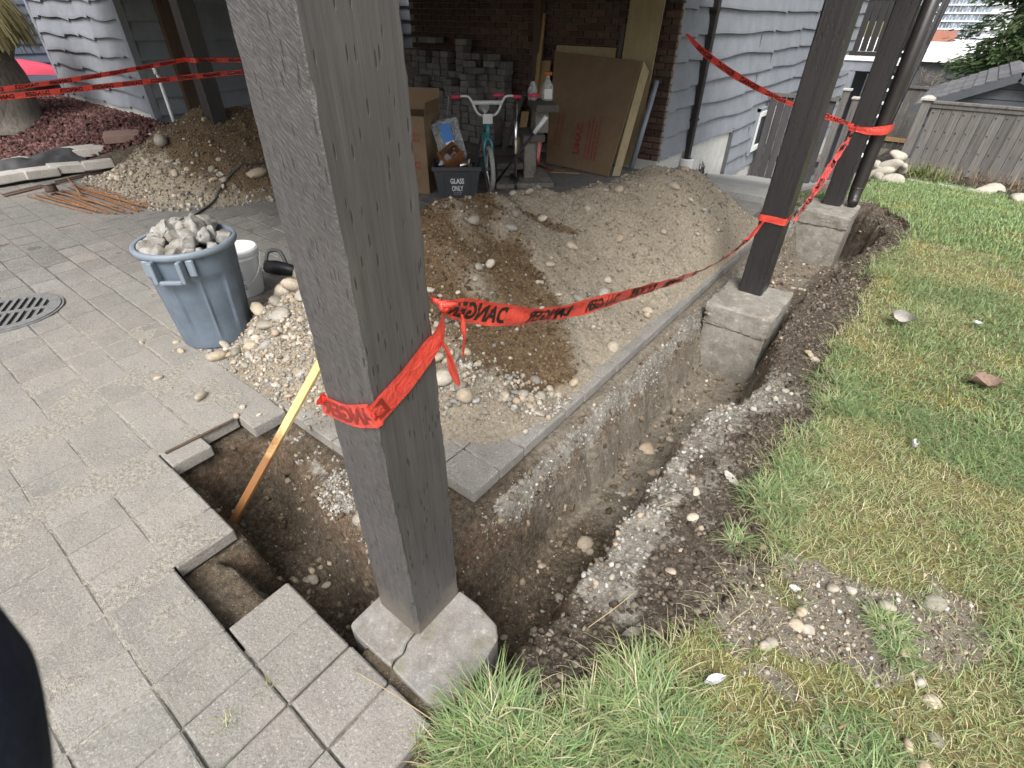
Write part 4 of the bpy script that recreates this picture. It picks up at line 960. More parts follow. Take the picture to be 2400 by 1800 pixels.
def blocks(parent, mat, org, ux, uy, width, h, n, pitch, seed):
    """small print too far off to read: rows of word-sized marks"""
    r = random.Random(seed); V = []; F = []; org = Vector(org); ux = Vector(ux).normalized(); uy = Vector(uy).normalized()
    for l in range(n):
        u = 0.0; y0 = -l * pitch
        while u < width * r.uniform(.85, 1.0):
            c = h * r.uniform(.45, .7)
            if r.random() < .86:
                b = len(V); V += [org + ux*u + uy*y0, org + ux*(u + c*.8) + uy*y0, org + ux*(u + c*.8) + uy*(y0 + h), org + ux*u + uy*(y0 + h)]; F.append((b, b+1, b+2, b+3))
            u += c * 1.08
    me = bpy.data.meshes.new('small_print'); me.from_pydata(V, [], F); o = mesh_obj('small_print', me, mat, parent); o['kind'] = 'stuff'; return o
# ================================================================ garbage can full of broken concrete
CX, CY = -3.25, 1.09
can = thing('garbage_can', 'grey-blue plastic garbage can heaped with broken concrete', 'garbage can', (CX, CY, 0))
def can_body():
    n = 96; Hc = .63; rb, rt = .205, .252; V = []
    zs = [0, .012, .05, .10, .2, .3, .40, .452, .47, .49, .54, .58, .605]
    prof = []
    for z in zs:
        for j in range(n):
            a = 2*PI*j/n; r = rb + (rt - rb) * z / Hc - (.012 if z == 0 else 0)
            # broad vertical panels set back between four raised ribs, below the shoulder
            q = (a + .35) % (PI/2) / (PI/2); rib = 1 - sst(.10, .13, abs(q - .5) * 2 - .45) if False else (1.0 if abs(q - .5) < .13 or q < .02 or q > .98 else 0.0)
            if .05 < z < .465: r -= .010 * (1 - rib)
            V.append((CX + r*math.cos(a), CY + r*math.sin(a), z))
    k = len(zs); F = [(i*n+j, i*n+(j+1) % n, (i+1)*n+(j+1) % n, (i+1)*n+j) for i in range(k-1) for j in range(n)] + [tuple(range(n))[::-1]]
    g_ = G().add(V, F)
    return smooth_angle(g_.build('body', MAT['bin_blue'], can, fixn=False), 30)
can_body()
smooth_angle(G().lathe([(.252, .59), (.268, .596), (.274, .612), (.272, .628), (.262, .635), (.248, .63), (.243, .60)], 72, Matrix.Translation((CX, CY, 0)), cap=False).build('rim', MAT['bin_light'], can), 60)
G().lathe([(.24, .50), (.001, .52)], 40, Matrix.Translation((CX, CY, 0)), cap=False).build('inside', MAT['bin_blue'], can)
for az in (-48, 132):
    a = rad(az); M = Matrix.Translation((CX, CY, 0)) @ Matrix.Rotation(a, 4, 'Z')
    h = G().box(.236, .292, -.085, -.060, .475, .60, M).box(.236, .292, .060, .085, .475, .60, M).box(.265, .290, -.059, .059, .470, .492, M)
    hd = h.build('handle', MAT['bin_light'], can, bevel=.006, seg=2)
    G().box(.230, .249, -.135, -.092, .50, .596, M).box(.230, .249, .092, .135, .50, .596, M).build('handle_lug', MAT['bin_light'], hd, bevel=.006)
CH = [stone_mesh('concrete_chunk', 700 + k, 3, angular=True) for k in range(6)]
for m_ in CH: m_.materials.append(MAT['chunk'])
rc = random.Random(4); heap = []
for ring, (n, rr, zz, s0) in enumerate(((15, .200, .60, .068), (10, .14, .635, .080), (6, .075, .665, .085), (1, .02, .69, .095))):
    for k in range(n): 
        a = 2*PI*k/n + ring*.5 + rc.uniform(-.2, .2); heap.append((CX + rr*math.cos(a), CY + rr*math.sin(a), zz + rc.uniform(-.015, .02), s0*rc.uniform(.78, 1.2)))
heap.append((CX - .06, CY + .16, .66, .10))
for x, y, z, s in heap:
    o = link(bpy.data.objects.new('concrete_chunk', rc.choice(CH))); o.location = (x, y, z); o.scale = (s*rc.uniform(.9, 1.15), s*rc.uniform(.85, 1.05), s*rc.uniform(.75, .95)); o.rotation_euler = (rc.uniform(0, 6), rc.uniform(0, 6), rc.uniform(0, 6))
    tag(o, 'jagged lump of broken concrete heaped in the garbage can', 'concrete chunk', 'broken concrete in the can')
# white pail and a dark hand tool behind the can
bk = thing('pail', 'white plastic pail with wire handle behind the garbage can', 'pail', (-3.68, 1.53, 0)); T_ = Matrix.Translation((-3.68, 1.53, 0))
smooth_angle(G().lathe([(.105, 0), (.112, .02), (.132, .27), (.140, .275), (.140, .29), (.134, .295), (.134, .31), (.146, .315), (.146, .335), (.138, .345), (.134, .345), (.128, .32), (.108, .03), (.001, .025)], 48, T_, cap=True).build('body', MAT['white_plastic'], bk), 35)
hp = [( .147*math.cos(t)*1.0, .147*math.sin(t), .29 - .0) for t in (0,)]
arc = [(-3.68 + .15*math.cos(t), 1.53 + .15*math.sin(t) - .0, .30 - .20*math.sin((t + 2.2) / 3.14 * PI)) for t in np.linspace(-2.2, .94, 22)]
G().tube(arc, .0025, 6).build('wire_handle', MAT['white_plastic'], bk, smooth=True)
for k, (a0, z0, n_) in enumerate(((-.62, .20, 5), (-.60, .10, 3))):
    for q in range(n_):
        a = a0 + .0*q; r = .1215 + (.002 if k == 0 else -.006); G().box(-.001, .001, -.022, .022, -.004, .004, Matrix.Translation((-3.68 + (r + .0035)*math.cos(a), 1.53 + (r + .0035)*math.sin(a), z0 - q*.014)) @ Matrix.Rotation(a, 4, 'Z') @ Matrix.Rotation(.08, 4, 'Y')).build('print_line', MAT['ink_grey'], bk)
tl = thing('power_tool', 'black hand-held power tool lying behind the white pail', 'power tool', (-3.72, 1.85, 0))
G().tube([(-3.86, 1.80, .06), (-3.78, 1.84, .06), (-3.70, 1.88, .055), (-3.62, 1.92, .05)], [.05, .055, .045, .03], 12).build('motor_housing', MAT['black'], tl, smooth=True)
G().tube([(-3.62, 1.92, .05), (-3.52, 1.97, .045)], [.028, .026], 12).build('nozzle', MAT['black'], tl, smooth=True)
G().tube([(-3.517, 1.972, .045), (-3.510, 1.976, .045)], [.018, .018], 12).build('chuck', MAT['chrome'], tl)
G().tube(spline([(-3.86, 1.80, .09), (-3.88, 1.85, .16), (-3.80, 1.90, .17), (-3.72, 1.89, .09)], 14), .014, 8).build('handle', MAT['bin_grey'], tl, smooth=True)
# wooden stake leaning out of the hole
sk = thing('wooden_stake', 'pale wooden stake with a reddish tip leaning out of the hole', 'stake', (-2.02, .38, -.35))
G().bar((-2.03, .385, -.34), (-1.81, .955, .445), .040, .020, (0.3, -.2, 1)).build('stake', MAT['pine'], sk, bevel=.002)
rd_ = tag(G().tube([(-2.352, .37, .008), (-2.345, .53, .007), (-2.338, .70, .008)], .007, 8).build('steel_rod', MAT['brown']), 'thin brown rod lying on the paver edge left of the hole', 'rod')
# ================================================================ rebar, spool, hose, drain
rr_ = random.Random(31)
rods = [((-7.80, 1.24), (-6.60, 1.46)), ((-7.74, 1.30), (-6.66, 1.50)), ((-7.70, 1.36), (-6.52, 1.50)), ((-7.66, 1.44), (-6.44, 1.56)), ((-7.62, 1.50), (-6.36, 1.60)), ((-7.66, 1.54), (-6.30, 1.66)), ((-7.70, 1.58), (-6.28, 1.72)), ((-7.78, 1.63), (-6.26, 1.78)), ((-7.80, 1.68), (-6.34, 1.86)), ((-7.84, 1.74), (-6.36, 1.90)), ((-7.86, 1.80), (-6.32, 1.93)), ((-7.60, 1.47), (-6.50, 1.68)), ((-7.72, 1.70), (-6.30, 1.82))]
for i, (p, q) in enumerate(rods):
    z = .010 + .013 * (i % 3)
    tag(G().tube([(p[0], p[1], z), ((p[0]+q[0])/2, (p[1]+q[1])/2 + rr_.uniform(-.01, .01), z + .003), (q[0], q[1], z)], .0085, 7).build('rebar_rod', MAT['rust'], smooth=True), 'rusty rebar rod in the loose bundle by the small dirt heap', 'rebar', 'rebar rods on the patio')
tag(G().tube([(-8.19, 1.75, .04), (-7.7, 1.67, .06), (-7.20, 1.58, .05)], .0085, 7).build('rebar_rod', MAT['rust'], smooth=True), 'single rebar rod lying crosswise over the rusty bundle', 'rebar')
for dx in (0, .09): tag(G().tube([(-8.06 + dx, 1.08, .012), (-8.25 + dx, 1.75, .02), (-8.42 + dx, 2.50, .03)], .011, 7).build('rebar_rod', MAT['brown'], smooth=True), 'long dark rebar rod lying along the edge of the patio', 'rebar', 'long rods along the patio edge')
sp_ = thing('wire_spool', 'small spool of dark tie wire standing by the rebar', 'wire spool', (-7.68, 1.45, 0)); Ts = Matrix.Translation((-7.68, 1.45, .03))
G().lathe([(.055, .012), (.058, .03), (.055, .05), (.058, .07), (.054, .09)], 24, Ts).build('wire_coil', MAT['brown'], sp_, smooth=True)
for z in (0, .092): G().lathe([(.066, z), (.066, z + .008)], 24, Ts).build('flange', MAT['steel'], sp_)
hose = [(-3.9, 1.75, .02), (-4.5, 1.68, .015), (-5.2, 1.86, .014), (-5.62, 2.02, .014), (-5.80, 2.20, .014), (-5.98, 2.46, .014), (-6.12, 2.70, .02), (-6.16, 2.95, .02), (-6.10, 3.3, .02), (-5.9, 3.7, .02), (-5.6, 4.0, .02)]
hz = spline(hose, 70); hz[:, 2] = np.maximum(hz[:, 2], fz(zsmall, hz[:, 0], hz[:, 1]) + .014)
tag(G().tube([tuple(p) for p in hz], .012, 8).build('hose', MAT['bin_grey'], smooth=True), 'thin dark hose curling from the can to the small dirt heap', 'hose')
DX, DY = -4.615, .33; Td = Matrix.Translation((DX, DY, 0)) @ Matrix.Rotation(rad(61.5), 4, 'Z')
dr = thing('drain_grate', 'round grey cast-iron drain grate set in the pavers at left', 'drain grate', (DX, DY, 0))
G().lathe([(.298, -.01), (.298, .010), (.286, .011), (.286, -.004)], 64, Td, cap=False).build('frame_ring', MAT['iron'], dr)
G().lathe([(.281, -.004), (.281, .015), (.222, .0155), (.222, -.004)], 64, Td, cap=False).build('outer_ring', MAT['iron'], dr)
G().lathe([(.283, .0045), (.001, .0045)], 48, Td, cap=False).build('shade_disc', MAT['drain_shade'], dr)  # flat black disc just below the bars, shade of the drain painted in
G().box(-.224, .224, -.016, .016, .006, .0157, Td).build('cross_rib', MAT['iron'], dr)
for k in range(-4, 5):
    xc = (k + .5) * .047
    for s_ in (-1, 1):
        ye = math.sqrt(max(0, .226**2 - xc*xc))
        if ye > .03: G().box(xc - .0105, xc + .0105, min(.0165*s_, ye*s_), max(.0165*s_, ye*s_), .006, .0152, Td).build('grate_bar', MAT['iron'], dr)
# ================================================================ garden bed at left
def bed_z(X, Y):
    u = np.clip((-8.7 - X) * .20 + (Y - 1.95) * .78, 0, 1); return .03 + .38 * sst(-.05, 1.0, u)
xs = np.arange(-18, -7.6, .06); ys = np.arange(-1.5, 3.20, .05); A, B = np.meshgrid(xs, ys, indexing='ij')
edge = -8.75 + .55*sst(2.0, 2.9, B)
Z = np.where(A < edge, bed_z(A, B) + .03*fbm(A, B, 7, 3, 111), -.3)
me = fast('garden_bed', np.stack([A, B, Z], -1).reshape(-1, 3), grid_faces(len(xs), len(ys)), smooth=True); vcol(me, 'zone', np.zeros((len(me.vertices), 3)) + (0, 0, .7))
bed = mesh_obj('garden_bed', me, MAT['ground']); tag(bed, kind='structure')
r = np.random.default_rng(77); n = 15000; X = r.uniform(-14, -8.3, n); Y = r.uniform(.6, 3.17, n)
k = (X < -8.85 + .55*sst(2.0, 2.9, Y)); X, Y = X[k], Y[k]; s = r.uniform(.013, .034, len(X))
c = np.array([(.115, .055, .050), (.085, .045, .042), (.15, .085, .078), (.06, .034, .032)])[r.integers(0, 4, len(X))] * r.uniform(.7, 1.25, (len(X), 1))
o = mesh_obj('lava_rock', scatter_mesh('lava_rock', np.stack([X, Y, bed_z(X, Y) + .012 + .02*r.random(len(X))], -1), s, c, r, jag=.28), MAT['lava'])
tag(o, 'dark red lava rock mulch covering the garden bed at left', 'lava rock', kind='stuff')
for x, y, l, wd, rz, mt, lb in ((-9.25, 1.42, .55, .30, .3, 'slab', 'pale slab at the far left edge of the lava rock bed'), (-8.98, 2.22, .55, .32, -.5, 'slab', 'pale flat slab on the lava rock bed edge'), (-8.72, 2.66, .42, .30, -.4, 'slab_red', 'reddish slab on the bed edge next to the small dirt heap'), (-8.52, 1.58, .34, .22, .1, 'slab', 'pale loose paver at the patio edge below the black cloth'), (-8.55, 1.22, .42, .24, .0, 'slab', 'long pale paver at the left end of the patio edge'), (-8.36, 2.16, .32, .2, -.2, 'slab', 'pale loose paver between black cloth and the small dirt heap'), (-8.55, 1.86, .34, .22, -.1, 'slab', 'pale loose paver in the middle of the patio edge below the cloth')):
    z = float(bed_z(np.array(x), np.array(y))) + .02
    o = G().box(-l/2, l/2, -wd/2, wd/2, -.05, .05).build('garden_slab', MAT[mt], bevel=.012, seg=2); o.location = (x, y, z + .03); o.rotation_euler = (rc.uniform(-.08, .08), rc.uniform(-.08, .08), PI/2 + rz); tag(o, lb, 'slab', 'slabs edging the garden bed')
tag(G().bar((-12.0, 1.75, .26), (-11.4, 3.0, .34), .03, .10).build('edging_board', MAT['brown']), 'thin dark edging board around the weeping tree', 'edging board')
tag(G().bar((-11.4, 3.02, .34), (-12.3, 3.15, .36), .03, .10).build('edging_board', MAT['brown']), 'short dark edging board returning towards the white plinth', 'edging board')
# wrinkled black cloth
xs = np.arange(0, 1.75, .025); ys = np.arange(0, .55, .022); A, B = np.meshgrid(xs, ys, indexing='ij')
px = -8.62 - B*1.0 + .10*np.sin(A*3.1) + .06*fbm(A, B, 4, 2, 5); py = .75 + A; Zc = .06 + .09*np.exp(-((B - .25)/.16)**2) + .13*fbm(A*1.0, B*2.2, 3.2, 3, 131, .4)
Zc = np.maximum(Zc, .02) * sst(0, .08, B) + .015
tag(mesh_obj('landscape_cloth', fast('landscape_cloth', np.stack([px, py, Zc + .02], -1).reshape(-1, 3), grid_faces(len(xs), len(ys)), smooth=True), MAT['fabric']), 'crumpled black landscape cloth bunched along the bed edge', 'cloth')
sps = thing('standpipe', 'thin white standpipe with a tap beside the left wing corner', 'standpipe', (-8.42, 3.24, .3))
G().tube([(-8.42, 3.24, .2), (-8.42, 3.24, 1.02)], .022, 10).build('pipe', MAT['white_plastic'], sps, smooth=True)
G().tube(spline([(-8.42, 3.24, 1.02), (-8.40, 3.21, 1.08), (-8.35, 3.20, 1.07), (-8.33, 3.19, 1.02)], 10), .025, 8).build('tap', MAT['white_plastic'], sps, smooth=True)
# weeping tree
wt = thing('weeping_tree', 'weeping straw-coloured ornamental tree with a thick grey trunk at upper left', 'tree', (-11.0, 2.1, .3))
tk = G().tube(spline([(-11.0, 2.15, .15), (-11.02, 2.18, .45), (-10.98, 2.25, .8), (-11.05, 2.2, 1.15), (-11.1, 1.95, 1.5), (-11.0, 1.75, 1.75)], 16), [.42, .34, .29, .26, .24, .22, .21, .20, .19, .18, .17, .16, .15, .13, .10, .07], 14)
tk.tube(spline([(-11.0, 2.2, 1.0), (-11.1, 2.5, 1.45), (-11.0, 2.6, 1.8)], 8), [.14, .12, .11, .09, .08, .06, .05, .04], 8)
tk.tube([(-11.2, 1.75, .1), (-11.05, 2.0, .4), (-11.0, 2.15, .7)], [.14, .2, .2], 8)
tk.build('trunk', MAT['trunk'], wt, smooth=True)
r = np.random.default_rng(5); n = 5200; a = r.uniform(0, 2*PI, n); rr = .95 * np.sqrt(r.random(n)); V = []; F = []; C = []
for i in range(n):
    bx, by, bz = -11.05 + rr[i]*math.cos(a[i]), 1.85 + rr[i]*math.sin(a[i])*.85, 2.15 - .42*rr[i]**2 + r.uniform(-.12, .06)
    L = r.uniform(.2, .5); o_ = r.uniform(.05, .22); dx, dy = math.cos(a[i])*o_, math.sin(a[i])*o_; w_ = r.uniform(.005, .011)
    tx, ty = -math.sin(a[i])*w_, math.cos(a[i])*w_; b0 = len(V)
    for t in (0, .35, .7, 1): 
        q = (bx + dx*t + r.normal()*.008, by + dy*t + r.normal()*.008, bz - L*t*t - .05*t)
        V += [(q[0]+tx, q[1]+ty, q[2]), (q[0]-tx, q[1]-ty, q[2])]
    F += [(b0+2*j, b0+2*j+1, b0+2*j+3, b0+2*j+2) for j in range(3)]
    C += [np.array([(.30, .25, .12), (.22, .19, .09), (.38, .33, .19), (.16, .15, .06)][r.integers(0, 4)])*r.uniform(.8, 1.15)]*8
mesh_obj('crown', fast('crown', V, F, np.array(C)), MAT['leaf'], wt)
ky = thing('plastic_slide', 'pink-red curved plastic shell behind the weeping tree trunk', 'plastic shell', (-13.5, 2.5, .5))
xs = np.linspace(-1, 1, 25); ys = np.linspace(-1, 1, 13); A, B = np.meshgrid(xs, ys, indexing='ij'); w_ = .42*np.sqrt(np.clip(1 - np.abs(A)**2.6, 0, 1)) + .004
mesh_obj('shell', fast('shell', np.stack([-13.3 + B*w_, 2.35 + A*1.30, .62 + .40*np.sqrt(np.clip(1 - A**2, 0, 1))*np.sqrt(np.clip(1 - .85*B**2, 0, 1))], -1).reshape(-1, 3), grid_faces(25, 13), smooth=True), MAT['kayak'], ky)
G().tube([(-13.3 + .44*math.sqrt(max(0, 1 - abs(t)**2.6)), 2.35 + t*1.3, .63) for t in np.linspace(-1, 1, 25)], .03, 8).build('edge_rim', MAT['brown'], ky, smooth=True)
G().box(-13.7, -12.95, 1.3, 3.3, .25, .58).build('stand', MAT['deck'], ky)
# ================================================================ carport contents
# stacked pavers against the brick wall
SPM = [G().box(-a_/2, a_/2, -.10, .10, 0, .083).mesh('stacked_paver', bevel=.007, rough=.0015) for a_ in (.155, .15, .16, .19)]
for m_ in SPM: m_.materials.append(MAT['paver_stack'])
rp = random.Random(12)
def stackp(x, y, z, k, rz, red=False):
    o = link(bpy.data.objects.new('stacked_paver', SPM[k])); o.location = (x, y, z); o.rotation_euler = (rp.uniform(-.015, .015), rp.uniform(-.015, .015), rz)
    tag(o, 'grey concrete paver in the stack against the carport brick wall', 'paver', 'pavers stacked in the carport')
x = -7.62
while x < -5.35:
    top = 1.22 if x < -6.75 else (1.28 if -6.5 < x < -6.1 else .98) if x < -6.0 else (1.12 if -5.95 < x < -5.55 else .72)
    top += rp.choice((-.09, 0, 0, .08)); nlev = int(top / .087); k = rp.randrange(3)
    for l in range(nlev): stackp(x + rp.uniform(-.012, .012), 6.98 + rp.uniform(-.015, .015), l*.086, k, rp.uniform(-.05, .05))
    x += .168
x = -7.35
while x < -5.5:
    top = (.86 if x < -6.3 else .95 if x < -5.9 else .6) + rp.choice((-.09, 0, .09)); nlev = int(top / .087); k = rp.randrange(3)
    for l in range(nlev): stackp(x + rp.uniform(-.015, .015), 6.74 + rp.uniform(-.02, .02), l*.086, k, rp.uniform(-.08, .08))
    x += .170
for x, y, z, rz in ((-6.35, 6.9, 1.295, .3), (-5.75, 6.85, 1.13, -.5), (-5.72, 6.82, 1.045, .2), (-6.05, 6.7, 1.04, .6), (-5.95, 6.72, .955, -.3), (-7.2, 6.95, 1.30, .2), (-7.0, 6.95, 1.30, -.1)): stackp(x, y, z, 3, rz)
# step stack of planks on blocks
def blk(name, lb, cat, x0, x1, y0, y1, z0, z1, mt, rz=-.75, c=(-4.05, 5.28), grp=None):
    M = Matrix.Translation((c[0], c[1], 0)) @ Matrix.Rotation(rz, 4, 'Z')
    return tag(G().box(x0, x1, y0, y1, z0, z1, M).build(name, MAT[mt], bevel=.010, seg=2), lb, cat, grp)
blk('concrete_slab', 'flat concrete base slab under the little stepped plinth', 'slab', -.36, .36, -.30, .40, 0, .055, 'pier')
blk('concrete_block', 'lowest pale block of the stepped plinth', 'block', -.33, -.02, -.24, -.02, .056, .16, 'pier')
blk('plank_step', 'lowest dark weathered step of the stepped plinth', 'step', -.34, .14, -.27, .06, .161, .235, 'weather')
blk('concrete_block', 'tall pale block at the middle of the stepped plinth', 'block', .0, .12, .07, .20, .056, .47, 'pier')
blk('concrete_block', 'middle pale block of the stepped plinth behind the bike', 'block', -.28, -.08, .08, .26, .056, .44, 'pier')
blk('plank_step', 'middle dark weathered step of the stepped plinth', 'step', -.34, .20, .04, .30, .475, .55, 'weather')
blk('concrete_block', 'upper pale block of the stepped plinth under the jug', 'block', -.16, .08, .20, .36, .551, .80, 'pier')
blk('plank_step', 'top dark weathered step of the plinth carrying the clear jug', 'step', -.24, .32, .16, .42, .801, .875, 'weather')
jg = thing('plastic_jug', 'clear plastic jug with orange spray cap standing on the top step', 'jug', (-3.93, 5.45, .876)); Tj = Matrix.Translation((-3.86, 5.60, .876))
smooth_angle(G().lathe([(.062, 0), (.068, .02), (.068, .13), (.055, .17), (.022, .215), (.020, .25)], 20, Tj).build('bottle', MAT['jug'], jg), 40)
G().box(-.045, .05, -.015, .015, .25, .285, Tj).build('spray_cap', S('orange_cap', (.50, .14, .02), .4, .1), jg, bevel=.006)
G().box(-.045, .045, -.0705, -.0695, .02, .12, Tj @ Matrix.Rotation(.75, 4, 'Z')).build('paper_sticker', MAT['ink_white'], jg)
j2 = thing('plastic_jug', 'low milky plastic bottle beside the clear jug on the top step', 'jug', (-4.03, 5.50, .876))
smooth_angle(G().lathe([(.05, 0), (.058, .02), (.058, .10), (.03, .17), (.018, .19)], 18, Matrix.Translation((-4.0, 5.50, .876))).build('bottle', MAT['jug'], j2), 40)
# glass-only recycling bin with contents; local frame: front faces the camera
BINC = (-4.20, 4.38); BR = .72   # rotation of the bin about Z
MB = Matrix.Translation((BINC[0], BINC[1], 0)) @ Matrix.Rotation(BR, 4, 'Z')
gbx = thing('recycling_bin', 'charcoal recycling bin marked GLASS ONLY, overfull of bric-a-brac', 'recycling bin', (BINC[0], BINC[1], 0))
def frustum(w0, d0, w1, d1, z0, z1, t):
    V = []
    for (wd, dd, z) in ((w0, d0, z0), (w1, d1, z1), (w1 - t, d1 - t, z1), (w0 - t, d0 - t, z0 + t)): V += [MB @ Vector(p) for p in ((-wd, -dd, z), (wd, -dd, z), (wd, dd, z), (-wd, dd, z))]
    F = [(3, 2, 1, 0)] + [(k*4+j, k*4+(j+1) % 4, (k+1)*4+(j+1) % 4, (k+1)*4+j) for k in range(3) for j in range(4)] + [(12, 13, 14, 15)]
    return G().add(V, F)
frustum(.205, .165, .255, .20, 0, .33, .008).build('tub', MAT['bin_grey'], gbx, bevel=.012, seg=2)
rg = G().box(-.27, .27, -.215, -.197, .30, .345, MB).box(-.27, .27, .197, .215, .30, .345, MB).box(-.27, -.252, -.196, .196, .30, .345, MB).box(.252, .27, -.196, .196, .30, .345, MB); rg.build('rim', MAT['bin_grey'], gbx, bevel=.005)
fr = [(-.145, .03), (-.145, .25), (-.12, .275), (.12, .275), (.145, .25), (.145, .03)]
def onbin(u, z, off=.0): return MB @ Vector((u, -(.165 + (.20 - .165)*z/.33) - off, z))
G().tube([tuple(onbin(u, z, .000)) for u, z in fr], .005, 6).build('moulded_frame', MAT['bin_grey'], gbx)
ux = MB.to_3x3() @ Vector((1, 0, 0)); uy = (onbin(0, .3) - onbin(0, .1)).normalized()
print_on('lettering', 'GLASS', MAT['ink_white'], gbx, onbin(0, .165, .004), ux, uy, .058, .018, center=True, width=.150)
print_on('lettering', 'ONLY', MAT['ink_white'], gbx, onbin(0, .085, .004), ux, uy, .058, .018, center=True, width=.125)
blocks(gbx, MAT['ink_grey'], onbin(-.045, .062, .004), ux, uy, .09, .012, 2, .019, 51)
def inbin(name, lb, cat): return thing(name, lb, cat, (BINC[0], BINC[1], .3))
wb = inbin('wooden_box', 'open brown wooden box tipped in the recycling bin', 'wooden box')
Mw = MB @ Matrix.Translation((-.05, .0, .36)) @ Euler((.5, -.5, .5)).to_matrix().to_4x4()
for b_ in ((-.11, .11, -.09, -.075, -.02, .15), (-.11, .11, .075, .09, -.02, .15), (-.11, -.095, -.074, .074, -.02, .15), (.095, .11, -.074, .074, -.02, .15), (-.094, .094, -.074, .074, -.02, -.005)): G().box(*b_, Mw).build('box_panel', S('stained_wood', (.20, .085, .035), .5, .25, 12, .1) if 'stained' not in MAT else MAT['stained'], wb)
G().tube([tuple(Mw @ Vector(p)) for p in ((-.1, 0, .15), (-.06, 0, .21), (.06, 0, .21), (.1, 0, .15))], .012, 8).build('handle', MAT['brown'], wb)
for i, (u, v_, z_, rr_x, lb) in enumerate(((.14, -.02, .34, .8, 'shiny steel can lying in the recycling bin, right one'), (.06, -.08, .33, 1.3, 'shiny steel can lying in the recycling bin, front one'))):
    cn = inbin('steel_can', lb, 'can'); Mc = MB @ Matrix.Translation((u, v_, z_)) @ Euler((rr_x, .3, i)).to_matrix().to_4x4()
    smooth_angle(G().lathe([(.05, 0), (.052, .004), (.05, .01), (.05, .10), (.052, .104)], 24, Mc).build('shell', MAT['chrome'], cn), 40)
pb = inbin('plastic_bag', 'clear zip bag with a blue label sticking up from the recycling bin', 'plastic bag')
xs = np.linspace(-.15, .15, 13); zs = np.linspace(0, .46, 19); A, B = np.meshgrid(xs, zs, indexing='ij')
Mp = MB @ Matrix.Translation((-.02, .06, .33)) @ Euler((-.35, -.28, 0)).to_matrix().to_4x4()
def bagsurf(sg):
    D_ = sg*(.045*np.cos(A/.15*PI/2)*np.sin(np.clip(B/.46, 0, 1)*PI*.8 + .3) + .012*fbm(A, B, 14, 3, 7 + sg))
    return [tuple(Mp @ Vector((a_, d_, b_))) for a_, d_, b_ in zip(A.ravel(), D_.ravel(), B.ravel())]
for sg in (-1, 1): mesh_obj('film', fast('film', bagsurf(sg), grid_faces(13, 19), smooth=True), MAT['bag'], pb)
G().box(-.155, .155, -.012, .012, .445, .475, Mp).build('zip_strip', MAT['black'], pb)
G().box(-.06, .06, -.060, -.057, .20, .40, Mp).build('blue_tag', S('blue_label', (.035, .17, .46), .5, .1), pb)
G().box(-.04, .055, -.063, -.0605, .13, .215, Mp).build('white_tag', MAT['ink_white'], pb)
cb = inbin('plastic_bag', 'crumpled clear plastic film on the left of the recycling bin', 'plastic bag')
m_ = stone_mesh('film', 901, 3, .35); o = mesh_obj('film', m_, MAT['jug'], cb); o.matrix_basis = MB @ Matrix.Translation((-.15, -.06, .35)) @ Matrix.Diagonal((.09, .07, .06, 1))
# open cardboard box behind the near post
bx = thing('cardboard_box', 'tall open brown moving box half hidden behind the near post', 'cardboard box', (-4.68, 4.28, 0))
MX = Matrix.Translation((-4.78, 4.28, 0)) @ Matrix.Rotation(.42, 4, 'Z')
G().box(-.25, .25, -.23, .23, 0, .80, MX).build('carton', MAT['card'], bx)
G().box(-.25, .25, -.004, .0, 0, .22, MX @ Matrix.Translation((0, .232, .80)) @ Matrix.Rotation(-.25, 4, 'X')).build('flap', MAT['card'], bx)
G().box(-.004, .0, -.2, .2, 0, .13, MX @ Matrix.Translation((.25, 0, .80)) @ Matrix.Rotation(.15, 4, 'Y')).build('flap', MAT['card_dark'], bx)
u0 = MX.to_3x3() @ Vector((1, 0, 0)); fpt = lambda u, z: MX @ Vector((u, -.2325, z))
print_on('lettering', 'FOR EXTRA HEAVY', MAT['ink_red'], bx, fpt(-.17, .60), u0, (0, 0, 1), .038, .02, width=.36)
print_on('lettering', 'DO NOT OVERPACK', MAT['ink_red'], bx, fpt(-.17, .545), u0, (0, 0, 1), .038, .02, width=.36)
print_on('lettering', 'UMAC', MAT['ink_red'], bx, fpt(-.17, .27), u0, (0, 0, 1), .075, .045, width=.34)
blocks(bx, MAT['ink_red'], fpt(-.12, .215), u0, Vector((0, 0, 1)), .26, .018, 4, .035, 52)
rk = tag(G().tube([(-4.70, 4.62, 0), (-4.50, 4.62, .95)], .012, 8).build('metal_rod', MAT['steel']), 'grey metal rod leaning between moving box and recycling bin', 'rod')
# flattened moving carton leaning on the brick wall
fc = thing('flattened_carton', 'large flattened brown moving carton leaning on the brick wall', 'cardboard sheet', (-3.7, 6.3, 0))
A_, B_, D_ = Vector((-4.27, 6.24, .015)), Vector((-3.24, 6.16, .015)), Vector((-4.68, 6.93, 1.28)); C_ = A_ + (B_ - A_)*1.335 + (D_ - A_)*.965
nrm = (B_ - A_).cross(D_ - A_).normalized(); nrm = nrm if nrm.y < 0 else -nrm
def sheet(a_, b_, c_, d_, t): 
    q = [a_, b_, c_, d_]; v = [p for p in q] + [p - nrm*t for p in q]
    return G().add(v, [(0, 1, 2, 3), (7, 6, 5, 4), (0, 4, 5, 1), (1, 5, 6, 2), (2, 6, 7, 3), (3, 7, 4, 0)])
sheet(A_, B_, C_, D_, .012).build('panel', MAT['card'], fc)
sheet(B_ + Vector((.03, .05, 0)), B_ + Vector((.10, .12, .0)), C_ + Vector((.09, .03, -.1)), C_ + Vector((.01, .02, .0)), .006).build('back_panel', MAT['ply'], fc)
def onc(u, v_): 
    p = (A_*(1-u) + B_*u)*(1-v_) + (D_*(1-u) + C_*u)*v_; return p + nrm*.004
